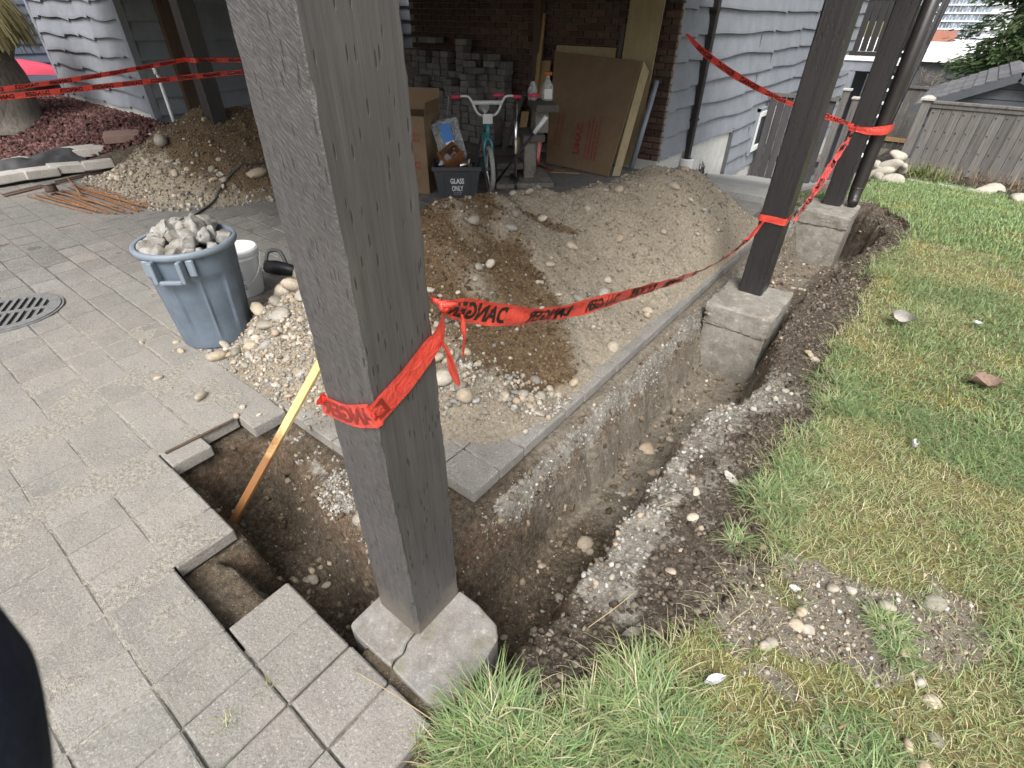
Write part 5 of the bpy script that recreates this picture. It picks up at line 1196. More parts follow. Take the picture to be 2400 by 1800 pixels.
vu = (onc(.5, .9) - onc(.5, .1)).normalized(); vx = (onc(.9, .3) - onc(.1, .3)).normalized()
# print runs up the sheet
print_on('lettering', 'UMAC', MAT['ink_red'], fc, onc(.50, .13), vu, -vx, .10, .05, width=.40)
print_on('lettering', 'DO NOT OVERPACK', MAT['ink_red'], fc, onc(.20, .17), vu, -vx, .045, .02, width=.42)
print_on('lettering', 'FOR EXTRA HEAVY', MAT['ink_red'], fc, onc(.135, .17), vu, -vx, .045, .02, width=.42)
blocks(fc, MAT['ink_red'], onc(.60, .10), vu, -vx, .56, .030, 4, .056, 53)
for (u0_, v0_, u1_, v1_) in ((.02, .535, .25, .50), (.68, .50, .98, .46)):
    G().bar(onc(u0_, v0_), onc(u1_, v1_), .006, .003, nrm).build('slot', MAT['card_dark'], fc)
tag(G().add([(-4.79, 6.97, 0), (-3.86, 6.97, 0), (-3.84, 7.13, 1.34), (-4.79, 7.13, 1.34), (-4.79, 6.985, 0), (-3.86, 6.985, 0), (-3.84, 7.145, 1.34), (-4.79, 7.145, 1.34)], [(0, 1, 2, 3), (7, 6, 5, 4), (0, 4, 5, 1), (1, 5, 6, 2), (2, 6, 7, 3), (3, 7, 4, 0)]).build('plywood_sheet', MAT['ply']), 'low plywood sheet behind the flattened carton', 'plywood', 'boards in the carport')
tag(G().add([(-3.70, 6.92, 0), (-3.26, 6.92, 0), (-3.22, 7.10, 2.35), (-3.68, 7.10, 2.35), (-3.70, 6.94, 0), (-3.26, 6.94, 0), (-3.22, 7.12, 2.35), (-3.68, 7.12, 2.35)], [(0, 1, 2, 3), (7, 6, 5, 4), (0, 4, 5, 1), (1, 5, 6, 2), (2, 6, 7, 3), (3, 7, 4, 0)]).build('plywood_sheet', MAT['ply']), 'tall narrow plywood sheet leaning at the right of the brick wall', 'plywood', 'boards in the carport')
for p, q, wd, mt, lb in (((-4.84, 6.80, 0), (-4.92, 7.08, 1.15), .16, 'plank', 'warped raw plank leaning left of the flattened carton'), ((-4.98, 6.84, 0), (-5.0, 7.08, 1.7), .06, 'plank', 'narrow raw stud leaning against the brown inner post'), ((-4.55, 5.95, 0), (-4.62, 6.2, .62), .10, 'plank', 'short raw board standing behind the stepped plinth'), ((-3.80, 7.02, 0), (-3.76, 7.12, 1.6), .05, 'fence', 'grey batten leaning beside the tall plywood sheet'), ((-5.25, 6.5, 0), (-5.2, 6.95, .75), .07, 'fence', 'grey board end leaning right of the stacked pavers')):
    tag(G().bar(p, q, wd, .03, (0, -1, .2)).build('plank', MAT[mt]), lb, 'plank', 'boards in the carport')
tag(G().tube([(-3.20, 6.72, .02), (-3.17, 7.04, 1.02)], .035, 14).build('plastic_pipe', MAT['pipe_blue'], smooth=True), 'grey-blue plastic pipe leaning against the brick corner', 'pipe')
for x, y, l, rz in ((-3.85, 5.95, .22, .6), (-3.75, 6.0, .3, .45), (-3.9, 6.02, .16, .2)):
    o = G().box(-l/2, l/2, -.02, .02, 0, .012).build('wood_scrap', MAT['plank']); o.location = (x, y, .004); o.rotation_euler = (0, 0, rz); tag(o, 'thin raw wood offcut on the floor before the flattened carton', 'wood scrap', 'offcuts on the carport floor')
# ================================================================ bicycle (front wheel towards the camera)
bike = thing('bicycle', "teal and white child's bicycle with pink grips facing the camera", 'bicycle', (-4.0, 4.7, 0), local=True, rz=math.atan2(-.70, .71))
def bp(name, g_, mt, par=bike, **k): return g_.build(name, MAT[mt], par, **k)
# local: +X forward (to the camera), +Y left, Z up; front hub at origin
RX = Matrix.Rotation(PI/2, 4, 'X')
for hx in (0, -.86):
    Mh = Matrix.Translation((hx, 0, .245)) @ (Matrix.Rotation(.10, 4, 'Z') if hx == 0 else Matrix.Identity(4)) @ RX
    ty = bp('tyre', G().torus(.222, .026, 44, 10, Mh), 'tyre', smooth=True)
    bp('rim', G().torus(.195, .010, 40, 6, Mh), 'chrome', ty, smooth=True)
    hb = bp('hub', G().tube([tuple(Mh @ Vector((0, 0, z))) for z in (-.05, .05)], .018, 10), 'chrome', ty)
    sg_ = G()
    for k in range(20):
        a = 2*PI*k/20; sg_.tube([tuple(Mh @ Vector((.015*math.cos(a+.5), .015*math.sin(a+.5), .03*(-1)**k))), tuple(Mh @ Vector((.19*math.cos(a), .19*math.sin(a), 0)))], .0012, 4, False)
    sg_.build('spokes', MAT['chrome'], ty)
head_b, head_t = Vector((-.11, 0, .56)), Vector((-.15, 0, .72))
for s_ in (-1, 1): bp('fork_blade', G().tube(spline([(0, .045*s_, .245), (-.03, .045*s_, .34), (-.085, .043*s_, .47), (-.10, .028*s_, .53), (-.11, 0, .555)], 14), [.011]*7 + [.015]*7, 10), 'teal', smooth=True)
bp('head_tube', G().tube([head_b, head_t], .024, 12), 'teal', smooth=True)
bp('steerer', G().tube([head_t, (-.16, 0, .78)], .016, 10), 'chrome', smooth=True)
for p, q, nm in (((-.145, 0, .69), (-.52, 0, .56), 'top_tube'), ((-.12, 0, .60), (-.47, 0, .28), 'down_tube'), ((-.53, 0, .62), (-.47, 0, .28), 'seat_tube')): bp(nm, G().tube([p, q], .017, 10), 'teal', smooth=True)
for s_ in (-1, 1):
    bp('seat_stay', G().tube([(-.525, 0, .55), (-.58, .05*s_, .5), (-.86, .055*s_, .245)], .009, 8), 'teal', smooth=True); bp('chain_stay', G().tube([(-.47, 0, .28), (-.6, .05*s_, .265), (-.86, .055*s_, .245)], .009, 8), 'teal', smooth=True)
bp('seat_post', G().tube([(-.53, 0, .60), (-.545, 0, .76)], .013, 8), 'chrome', smooth=True)
sd_ = G().tube([(-.41, 0, .775), (-.47, 0, .785), (-.55, 0, .79), (-.62, 0, .80), (-.65, 0, .80)], [.018, .028, .05, .068, .04], 14); bp('saddle', sd_, 'bike_white', smooth=True)
for s_ in (-1, 1):
    hb = bp('handlebar', G().tube(spline([(-.15, .0, .775), (-.14, .07*s_, .78), (-.135, .12*s_, .82), (-.14, .17*s_, .92), (-.155, .22*s_, .965), (-.19, .345*s_, .955)], 22), .0125, 10), 'bike_white', smooth=True)
    bp('grip', G().tube([(-.175, .285*s_, .958), (-.2, .385*s_, .951)], .0185, 10), 'pink', hb, smooth=True)
    bp('brake_lever', G().tube([(-.155, .26*s_, .95), (-.115, .30*s_, .935), (-.12, .36*s_, .925)], .006, 6), 'black', hb)
bp('crossbar', G().tube([(-.14, -.16, .905), (-.14, .16, .905)], .022, 12), 'bike_white', smooth=True)
bp('number_plate', G().box(-.108, -.10, -.055, .055, .70, .80), 'bike_white', bevel=.006)
bp('stem', G().tube([(-.16, 0, .77), (-.14, 0, .785)], .026, 10), 'chrome')
bp('chainring', G().lathe([(.065, -.004), (.065, .004)], 28, Matrix.Translation((-.47, -.05, .28)) @ RX), 'chrome')
for s_ in (-1, 1):
    cr_ = bp('crank', G().bar((-.47, .06*s_, .28), (-.47 + .10*s_, .07*s_, .21), .016, .012), 'chrome'); bp('pedal', G().box(-.03, .03, -.045, .045, -.01, .01, Matrix.Translation((-.47 + .10*s_, .115*s_, .21))), 'black', cr_)
bp('chain_guard', G().bar((-.47, -.062, .30), (-.84, -.06, .27), .006, .05), 'bike_white')
# kick scooter behind
sc = thing('kick_scooter', 'silver kick scooter with pink grips standing behind the bicycle', 'scooter', (-3.85, 5.0, 0), local=True, rz=math.atan2(-.75, .65))
G().tube([(0, 0, .12), (-.10, 0, .98)], .017, 10).build('steering_stem', MAT['chrome'], sc, smooth=True)
G().tube([(-.10, -.24, .965), (-.10, .24, .965)], .014, 10).build('handlebar', MAT['black'], sc, smooth=True)
for s_ in (-1, 1): G().tube([(-.10, .13*s_, .965), (-.10, .25*s_, .965)], .019, 10).build('grip', MAT['pink'], sc, smooth=True)
G().box(-.62, -.06, -.05, .05, .065, .085).build('deck', MAT['black'], sc, bevel=.006)
for x_ in (.03, -.68): G().lathe([(.02, -.012), (.05, -.012), (.05, .012), (.02, .012)], 20, Matrix.Translation((x_, 0, .05)) @ RX).build('wheel', MAT['black'], sc, smooth=False)
G().tube([(-.03, 0, .38), (-.045, 0, .52)], .023, 10).build('clamp', MAT['chrome'], sc)
gt = thing('hand_tool', 'black pole tool with a white foam grip leaning on the plinth', 'tool', (-3.95, 4.85, 0))
G().tube([(-4.06, 4.84, .03), (-3.62, 5.06, .64)], .014, 10).build('shaft', MAT['black'], gt, smooth=True)
G().tube([(-3.635, 5.053, .62), (-3.52, 5.11, .79)], .024, 10).build('foam_grip', MAT['ink_white'], gt, smooth=True)
G().tube([(-4.10, 4.82, .0), (-4.0, 4.87, .12)], .010, 8).build('chrome_tip', MAT['chrome'], gt, smooth=True)
# ================================================================ barrier tape
DG = text2d('DANGER', .035, 1.0)
def ribbon(parent, pts, roll, width, lead=.06, gap=.16, text=True, mirror=False, n=None, crumple=.0, ink='ink_black', seed=1, name='ribbon', ref=(0, 0, 1)):
    """a strip swept along pts; roll (deg) turns it about its run, width in m per control point"""
    k = len(pts); L = sum((Vector(pts[i+1]) - Vector(pts[i])).length for i in range(k-1)); n = n or max(20, int(L / .02))
    P = spline(pts, n); q = np.linspace(0, k-1, n); ro = np.interp(q, range(k), np.broadcast_to(roll, k)); wd = np.interp(q, range(k), np.broadcast_to(width, k))
    T = np.gradient(P, axis=0); T /= np.linalg.norm(T, axis=1)[:, None]; up = np.array(ref, float)
    S_ = np.cross(T, up); S_ /= np.linalg.norm(S_, axis=1)[:, None]; U = np.cross(S_, T)
    a_ = np.radians(ro)[:, None]; W = U*np.cos(a_) + S_*np.sin(a_); Nn = np.cross(T, W)
    s = np.concatenate([[0], np.cumsum(np.linalg.norm(np.diff(P, axis=0), axis=1))]); r = np.random.default_rng(seed); m = 7
    ph = r.uniform(0, 6, 6)
    def surf(sv, v):
        p = np.stack([np.interp(sv, s, P[:, i]) for i in range(3)], -1); w_ = np.stack([np.interp(sv, s, W[:, i]) for i in range(3)], -1); nn = np.stack([np.interp(sv, s, Nn[:, i]) for i in range(3)], -1); ww = np.interp(sv, s, wd)
        c = crumple * (np.sin(v*9 + sv*7 + ph[0]) * .5 + np.sin(v*4 - sv*13 + ph[1]) * .5 + .5*np.sin(sv*31 + v*6 + ph[2]))
        return p + w_*(v*ww)[:, None] + nn*c[:, None], nn
    SV, VV = np.meshgrid(s, np.linspace(-.5, .5, m), indexing='ij'); V, _ = surf(SV.ravel(), VV.ravel())
    o = mesh_obj(name, fast(name, V, grid_faces(n, m), smooth=True), MAT['tape'], parent)
    if text:
        TV, TF = DG; h = .74; av = float(np.mean(np.broadcast_to(width, k))); kx = max(.05, float(np.max(width))) * .70 / TV[:, 1].max(); tw = TV[:, 0].max() * kx * 1.05; u = lead; AV = []; AF = []
        while u + tw < L:
            x = TV[:, 0] * kx * 1.05; x = tw - x if mirror else x
            pv, nn = surf(u + x, (TV[:, 1] / TV[:, 1].max() - .5) * h)
            AV = []; AF = []
            for sg in (1, -1): b = len(AV); AV += [tuple(p) for p in pv + nn*.0012*sg]; AF += [tuple(i + b for i in f) for f in TF]
            u += tw + gap
            me = bpy.data.meshes.new('lettering'); me.from_pydata(AV, [], AF); mesh_obj('lettering', me, MAT[ink], o)
    return o
TW = .072
t1 = thing('barrier_tape', 'red DANGER tape wrapped round the near post and sagging to the middle post', 'barrier tape', (-.78, .75, 1.1), 'red barrier tapes')
ribbon(t1, [(-.772, .735, 1.150), (-.78, .79, 1.118), (-.79, .86, 1.080), (-.79, .97, 1.022), (-.79, 1.15, .945), (-.79, 1.45, .855), (-.79, 1.9, .745), (-.79, 2.5, .605), (-.79, 3.0, .525), (-.79, 3.5, .495), (-.79, 3.88, .545)], [18, 10, 6, 6, 22, 12, 18, 32, 45, 62, 50], [.03, .056, .066, .068, .058, .064, .062, .052, .048, .042, .036], lead=.03, gap=.11, crumple=.004, mirror=True, seed=3)
ribbon(t1, [(-.985, .515, .905), (-.985, .499, .902), (-.97, .498, .903), (-.87, .4975, .925), (-.79, .497, .965), (-.773, .500, .972), (-.772, .53, .985), (-.772, .60, 1.015), (-.771, .67, 1.055), (-.766, .705, 1.085), (-.766, .722, 1.125), (-.770, .735, 1.15)], [0, 0, 0, 0, 0, 0, 0, 0, 0, 8, 20, 20], [.06, .06, .062, .062, .062, .066, .068, .066, .06, .05, .035, .03], lead=.02, gap=.12, crumple=.0008, n=120, ink='ink_shade', seed=4, mirror=True)
kn = G().torus(.009, .006, 16, 8, Matrix.Translation((-.772, .738, 1.150)) @ Euler((.4, 1.2, .3)).to_matrix().to_4x4()).tube([(-.80, .725, 1.165), (-.772, .738, 1.152), (-.755, .765, 1.150)], [.006, .009, .006], 8); kn.build('knot', MAT['tape'], t1, smooth=True)
ribbon(t1, [(-.755, .775, 1.118), (-.75, .776, 1.095), (-.748, .774, 1.065), (-.75, .772, 1.035), (-.752, .77, 1.005)], [10, 40, 20, 30, 10], [.012, .03, .042, .034, .014], text=False, crumple=.004, seed=5, name='tail', ref=(0.5, -.3, .1))
ribbon(t1, [(-.768, .715, 1.07), (-.758, .725, 1.03), (-.752, .73, .99), (-.748, .74, .95), (-.745, .745, .93)], [10, 30, 40, 30, 10], [.012, .026, .034, .03, .01], text=False, crumple=.003, seed=6, name='tail', ref=(0.5, -.3, .1))
t2 = thing('barrier_tape', 'red tape twisted to a silvery cord between the middle and far posts', 'barrier tape', (-.75, 4, .5), 'red barrier tapes')
ribbon(t2, [(-.64, 4.07, .53), (-.645, 4.3, .535), (-.66, 4.8, .60), (-.69, 5.4, .69), (-.72, 6.0, .765), (-.76, 6.71, .80)], [70, 40, 80, 130, 60, 40], [.03, .045, .05, .05, .045, .03], lead=.3, gap=.25, crumple=.012, seed=7)
ribbon(t2, [(-.655, 4.06, .555), (-.652, 3.97, .558), (-.653, 3.875, .560), (-.74, 3.872, .562), (-.828, 3.872, .563), (-.829, 3.97, .563)], 0, [.05, .05, .048, .046, .045, .045], text=False, crumple=.001, seed=8, name='post_wrap')
t3 = thing('barrier_tape', 'red DANGER tape running from the far post to the brick corner of the house', 'barrier tape', (-2, 7, 1), 'red barrier tapes')
ribbon(t3, [(-.80, 6.71, .80), (-1.09, 6.80, .845), (-1.6, 6.95, .94), (-2.2, 7.10, 1.12), (-2.7, 7.24, 1.33), (-3.02, 7.36, 1.51)], [20, 30, 50, 10, 15, 40], [.03, .055, .05, .07, .07, .03], lead=.05, gap=.10, crumple=.003, mirror=True, seed=9)
ribbon(t3, [(-.835, 6.80, .775), (-.834, 6.712, .772), (-.74, 6.711, .768), (-.638, 6.711, .765), (-.50, 6.74, .785), (-.46, 6.86, .80)], 0, [.06, .04, .05, .07, .09, .07], text=False, crumple=.002, seed=10, name='post_wrap')
t4 = thing('barrier_tape', 'upper of two red DANGER tapes strung in front of the left wing', 'barrier tape', (-6.9, 3, 1.2), 'red barrier tapes')
ribbon(t4, [(-6.5, -.6, 1.05), (-6.6, .6, 1.09), (-6.75, 1.9, 1.155), (-6.96, 3.015, 1.25)], [10, 30, 20, 10], [.042, .046, .044, .042], lead=.05, gap=.08, crumple=.003, mirror=True, seed=11)
ribbon(t4, [(-6.96, 3.012, 1.25), (-6.765, 3.014, 1.25), (-6.762, 3.20, 1.245), (-6.6, 3.7, 1.23), (-6.2, 4.6, 1.2)], 8, .046, lead=.25, gap=.12, crumple=.001, mirror=True, seed=12)
t5 = thing('barrier_tape', 'lower of two red DANGER tapes strung in front of the left wing', 'barrier tape', (-6.9, 3, 1.1), 'red barrier tapes')
ribbon(t5, [(-6.5, -.6, .99), (-6.6, .6, 1.045), (-6.72, 1.9, 1.075), (-6.755, 3.0, 1.105), (-6.70, 3.5, 1.12), (-6.4, 4.4, 1.15)], [5, 10, 8, 5, 5, 5], .048, lead=.1, gap=.08, crumple=.002, mirror=True, seed=13)
t6 = thing('barrier_tape', 'short stretch of red tape at the left end of the brick wall', 'barrier tape', (-7.8, 7, 1), 'red barrier tapes')
ribbon(t6, [(-7.0, 5.3, .90), (-7.4, 6.2, .95), (-7.74, 7.14, 1.05)], [30, 40, 60], .05, lead=.2, gap=.2, crumple=.004, seed=14)
t7 = thing('barrier_tape', 'pink tape end lying at the foot of the flattened carton', 'barrier tape', (-4.2, 6.1, 0), 'red barrier tapes')
ribbon(t7, [(-4.38, 6.30, .62), (-4.36, 6.22, .40), (-4.34, 6.16, .2), (-4.30, 6.10, .03), (-4.1, 6.02, .014), (-3.85, 5.98, .012)], [80, 70, 60, 60, 85, 88], .05, text=False, crumple=.003, seed=15)

# ================================================================ lawn
def blades(n, reg, seed, keep, hmin, hmax, wmin, wmax, pal, lay=.55, comb=None):
    r = np.random.default_rng(seed); x0, x1, y0, y1 = reg
    X = r.uniform(x0, x1, n); Y = r.uniform(y0, y1, n); k = keep(X, Y, r); X, Y = X[k], Y[k]; n = len(X); Z = gzs(X, Y)
    return blade_arr(X, Y, Z, r, hmin, hmax, wmin, wmax, pal, lay, comb)
def blade_arr(X, Y, Z, r, hmin, hmax, wmin, wmax, pal, lay, comb=None, dirs=None):
    n = len(X); h = hmin + (hmax - hmin) * r.random(n)**1.6; w_ = r.uniform(wmin, wmax, n)
    a = r.uniform(0, 2*PI, n) if dirs is None else dirs
    if comb is not None: a = np.where(r.random(n) < .6, comb + r.normal(size=n)*.6, a)
    ln = np.clip(r.normal(lay, .25, n), .05, 1.15); dx, dy = np.cos(a), np.sin(a); tx, ty = -dy*w_, dx*w_
    V = np.zeros((n, 7, 3))
    for i, t in enumerate((0, .4, .75)):
        px = X + dx*h*ln*t**1.4; py = Y + dy*h*ln*t**1.4; pz = Z - .004 + h*(t - .55*ln*t*t); wk = (1, .85, .55)[i]
        V[:, 2*i] = np.stack([px + tx*wk, py + ty*wk, pz], -1); V[:, 2*i+1] = np.stack([px - tx*wk, py - ty*wk, pz], -1)
    V[:, 6] = np.stack([X + dx*h*ln, Y + dy*h*ln, Z + h*(1 - .55*ln) - .1*h*ln], -1)
    base = np.arange(n)[:, None, None]*7; F = (np.array([[0, 1, 3], [0, 3, 2], [2, 3, 5], [2, 5, 4], [4, 5, 6]])[None] + base).reshape(-1, 3)
    pal = np.array(pal); c = pal[r.integers(0, len(pal), n)] * r.uniform(.75, 1.25, (n, 1)); C = np.repeat(c, 7, 0)
    return V.reshape(-1, 3), F, C
def join(name, parts, parent=None):
    V = []; F = []; C = []; o = 0
    for v, f, c in parts: V.append(v); F.append(f + o); C.append(c); o += len(v)
    return mesh_obj(name, fast(name, np.concatenate(V), np.concatenate(F), np.concatenate(C)), MAT['grass'], parent)
GREEN = [(.245, .315, .115), (.20, .275, .105), (.29, .345, .14), (.25, .325, .18), (.34, .38, .18), (.30, .31, .13)]
DRY = [(.48, .43, .27), (.40, .36, .21), (.55, .50, .34), (.34, .33, .16)]
MOSS = [(.40, .37, .10), (.33, .33, .09), (.45, .40, .14), (.28, .30, .09)]
def on_lawn(X, Y):
    return (X > SOD(Y) + .07*fbm(X, Y, 6, 3, 21) + .01) & ~((Y > 7.05) & (X < -.62))
def barem(X, Y): return patch_d(X, Y)
def mossm(X, Y): return fbm(X, Y, 1.7, 3, 205) + .25*fbm(X, Y, 6, 2, 207)
def greenm(X, Y): return fbm(X + 3, Y, 1.25, 3, 305)
LUSH = [(.185, .28, .10), (.21, .31, .125), (.165, .255, .105), (.25, .34, .15), (.20, .29, .14)]
PALEG = [(.25, .32, .125), (.30, .36, .16), (.22, .30, .13), (.34, .37, .20), (.28, .30, .13)]
def lushm(X, Y): return fbm(X + 3, Y - 1, 2.1, 3, 305) + .22*sst(3.5, 7, Y) + .12*sst(.3, .9, X)
parts = []
def klush(dens):
    return lambda X, Y, r: on_lawn(X, Y) & (barem(X, Y) > r.uniform(.8, 1.15, len(X))) & (lushm(X, Y) > r.uniform(-.02, .30, len(X))) & (r.random(len(X)) < dens)
def kpale(dens):
    return lambda X, Y, r: on_lawn(X, Y) & (barem(X, Y) > r.uniform(.7, 1.2, len(X))) & (r.random(len(X)) < dens * np.clip(.55 - .9*mossm(X, Y) + .6*fbm(X, Y, 5, 2, 333), .12, 1))
def km(X, Y, r): return on_lawn(X, Y) & (barem(X, Y) > .9) & (mossm(X, Y) > r.uniform(-.16, .16, len(X))) & (lushm(X, Y) < .2)
def kd(X, Y, r): return on_lawn(X, Y) & (barem(X, Y) > r.uniform(.35, 1.1, len(X)))
parts.append(blades(46000, (-.5, 1.5, .2, 3.0), 1, klush(1.0), .045, .115, .0012, .0024, LUSH, .95, rad(-35)))
parts.append(blades(44000, (-.5, 1.5, .2, 3.0), 11, kpale(.9), .020, .075, .0010, .0021, PALEG, .95))
parts.append(blades(46000, (-.5, 1.5, .2, 3.0), 2, km, .010, .028, .0010, .0022, MOSS, .5))
parts.append(blades(26000, (-.5, 1.5, .2, 3.0), 3, kd, .015, .065, .0008, .0016, DRY, 1.05))
parts.append(blades(46000, (-.4, 2.2, 3.0, 6.0), 4, klush(1.0), .035, .085, .0016, .003, LUSH, .8, rad(-35)))
parts.append(blades(34000, (-.4, 2.2, 3.0, 6.0), 12, kpale(.9), .025, .06, .0016, .003, PALEG, .8))
parts.append(blades(34000, (-.4, 2.2, 3.0, 6.0), 5, km, .012, .034, .0016, .003, MOSS, .5))
parts.append(blades(14000, (-.4, 2.2, 3.0, 6.0), 6, kd, .02, .06, .0012, .0022, DRY, 1.0))
parts.append(blades(42000, (-.75, 2.6, 6.0, 10.6), 7, lambda X, Y, r: (on_lawn(X, Y) | ((Y > 7.2) & (X > -.62))) & (lushm(X, Y) > r.uniform(-.2, .25, len(X))), .035, .08, .003, .006, LUSH, .6))
parts.append(blades(26000, (-.75, 2.6, 6.0, 10.6), 13, lambda X, Y, r: on_lawn(X, Y) | ((Y > 7.2) & (X > -.62)), .03, .065, .003, .006, PALEG, .6))
parts.append(blades(14000, (-.75, 2.6, 6.0, 10.6), 8, km, .02, .05, .003, .005, MOSS, .6))
parts.append(blades(9000, (-1.9, -.7, 6.9, 9.2), 9, lambda X, Y, r: (Y < 7.0 + (X + 1.25)*3) & (X > -1.25), .03, .07, .003, .005, LUSH, .6))
parts.append(blades(30000, (1.5, 3.6, -.6, 3.0), 15, kpale(1.0), .03, .08, .002, .004, LUSH + PALEG, .9))
parts.append(blades(26000, (2.2, 4.2, 3.0, 9.5), 16, kpale(1.0), .03, .08, .003, .006, LUSH + PALEG, .8))
parts.append(blades(16000, (-.5, 1.6, -1.2, .3), 17, kpale(1.0), .03, .08, .0014, .003, LUSH + PALEG, .9))
def edge_dead(X, Y, r): e = X - SOD(Y) - .07*fbm(X, Y, 6, 3, 21); return (np.abs(e) < .06) & (Y < 6.9)
parts.append(blades(9000, (-.55, .3, .5, 6.9), 14, edge_dead, .03, .12, .0007, .0014, DRY + [(.14, .11, .08)], 1.1, rad(185)))
def fringe(X, Y, r): e = X - SOD(Y) - .07*fbm(X, Y, 6, 3, 21); return (e > -.01) & (e < .09) & (Y < 6.9) & (r.random(len(X)) < np.clip(.35 + 2.2*fbm(X, Y, 2.3, 2, 411), .05, 1))
parts.append(blades(16000, (-.55, .25, .6, 6.9), 10, fringe, .05, .15, .0012, .0024, GREEN + DRY[:1], .95, rad(190)))
# long tufts
def tuft(x, y, n, R_, hmin, hmax, seed, pal=None, lay=.75):
    pal = pal or (LUSH + LUSH + PALEG)
    r = np.random.default_rng(seed); a = r.uniform(0, 2*PI, n); rr = R_*np.sqrt(r.random(n)); X = x + rr*np.cos(a); Y = y + rr*np.sin(a); d = a + r.normal(size=n)*.5
    k = np.arange(n) < int(n*.55); k2 = r.random(k.sum()) < .16
    V_, F_, C_ = blade_arr(X[k], Y[k], gzs(X[k], Y[k]), r, hmin*.7, hmax*.98, .0010, .0027, pal, 1.0, None, (d + r.normal(size=n)*.9)[k])
    C_ = C_.reshape(-1, 7, 3); C_[k2] = np.array(DRY)[r.integers(0, len(DRY), k2.sum())][:, None, :]; return V_, F_, C_.reshape(-1, 3)
for i, (x, y, n, R_, h0, h1) in enumerate(((-.40, .45, 1700, .11, .06, .17), (-.28, .38, 1500, .13, .06, .16), (-.46, .37, 600, .06, .05, .11), (-.20, .50, 900, .09, .06, .14), (-.06, .78, 1700, .12, .06, .16), (.03, .70, 1300, .11, .06, .15), (-.16, .66, 500, .07, .06, .15), (-.38, .36, 900, .10, .05, .13), (-.06, 1.58, 260, .04, .05, .12), (-.02, 1.86, 800, .10, .05, .14), (.06, 2.08, 600, .12, .05, .11), (.0, 2.40, 300, .10, .05, .11), (.0, 3.0, 500, .1, .05, .12), (.46, 1.52, 500, .05, .05, .10), (.50, 1.44, 400, .04, .05, .09), (.36, .90, 700, .10, .05, .11), (.5, .95, 700, .12, .05, .12), (.9, 1.7, 900, .16, .05, .12), (1.0, 2.0, 900, .16, .05, .12), (.8, 3.0, 900, .2, .05, .11), (1.0, 3.6, 900, .25, .05, .11), (.35, 4.3, 700, .2, .05, .10), (-.02, 4.9, 500, .12, .05, .12), (.05, 2.75, 500, .08, .06, .13))):
    parts.append(tuft(x, y, n, R_, h0, h1, 900 + i))
for i, (x, y, n) in enumerate(((-1.036, -.02, 60), (-.93, -.13, 90), (-.56, .30, 120), (-1.03, .11, 30))):
    r = np.random.default_rng(950 + i); X = x + r.normal(size=n)*.012; Y = y + r.normal(size=n)*.014; parts.append(blade_arr(X, Y, np.zeros(n) - .012, r, .02, .06, .0008, .0016, GREEN + DRY, .8))
gr = join('grass', parts); tag(gr, 'patchy green lawn grass with yellow moss and long tufts by the trench', 'grass', kind='stuff')
# litter on the lawn and bank
def leafm(name, l, wd, curl, seed):
    r = np.random.default_rng(seed); u = np.linspace(0, 1, 11); v = np.linspace(-1, 1, 7); A, B = np.meshgrid(u, v, indexing='ij'); w_ = wd*np.sin(PI*np.clip(A, .02, .98))**.8*(1 - .3*A)
    return fast(name, np.stack([(A - .5)*l, B*w_, curl*(B**2*.6 + (A - .5)**2) + .004*r.normal(size=A.shape)], -1).reshape(-1, 3), grid_faces(11, 7), smooth=True)
def litter(name, lb, cat, x, y, me, mt, rz, z=.012, rx=.2):
    o = mesh_obj(name, me, MAT[mt]); o.location = (x, y, gz(x, y) + z); o.rotation_euler = (rx, .1, rz); return tag(o, lb, cat)
litter('leaf', 'curled reddish-brown leaf on the grass at lower right', 'leaf', .42, 1.035, leafm('leaf', .085, .026, .03, 1), 'leafdry', 1.2)
litter('leaf', 'dark crumpled leaf on the mossy lawn at right', 'leaf', .67, 3.44, leafm('leaf', .16, .06, .06, 2), 'leafdry', .5, .03)
litter('leaf', 'pale brown leaf standing on the grass near the middle pier', 'leaf', .20, 4.0, leafm('leaf', .14, .05, .09, 3), 'slab', .2, .04, .7)
litter('paper_scrap', 'white paper scrap among the grass tufts near the bank', 'scrap', .05, .97, leafm('scrap', .075, .016, .05, 4), 'paper', .9)
litter('paper_scrap', 'small white scrap on the lawn beside the bare patch', 'scrap', .17, 1.47, leafm('scrap', .04, .014, .02, 5), 'paper', .3)
litter('paper_scrap', 'white scrap on the lawn right of the bank tuft', 'scrap', .42, 2.62, leafm('scrap', .05, .013, .04, 6), 'paper', 1.9, .02)
litter('paper_scrap', 'tiny white scrap far out on the green lawn', 'scrap', .62, 4.3, leafm('scrap', .05, .014, .03, 7), 'paper', .1, .03)
litter('wood_chip', 'grey wood chip lying on the dark soil of the bank', 'wood chip', -.20, 1.93, leafm('chip', .10, .022, .005, 8), 'slab', -.5)
litter('wood_chip', 'grey flat chip on the dark soil near the grass tufts', 'wood chip', -.22, .98, leafm('chip', .09, .018, .005, 9), 'trunk', 1.0)
tag(G().tube([(.365, 1.02, .03), (.39, 1.07, .034), (.415, 1.115, .03)], [.004, .0045, .0035], 6).build('twig', MAT['plank'], smooth=True), 'short pale twig on the grass beside the reddish leaf', 'twig')
for i, (a_, b_) in enumerate((((-.35, .90, -.02), (-.27, 1.08, .06)), ((-.40, 1.55, -.03), (-.33, 1.62, .0)), ((-.52, .36, .02), (-.86, .30, .012)))):
    tag(G().tube(spline([a_, ((a_[0]+b_[0])/2 + .01, (a_[1]+b_[1])/2, (a_[2]+b_[2])/2 + .02), b_], 8), .0018, 5).build('straw', MAT['ply'], smooth=True), ('dry straw stalk sticking up from the dark bank', 'bent dry straw on the gravelly rim', 'dry straw lying across the cracked footing')[i], 'straw')
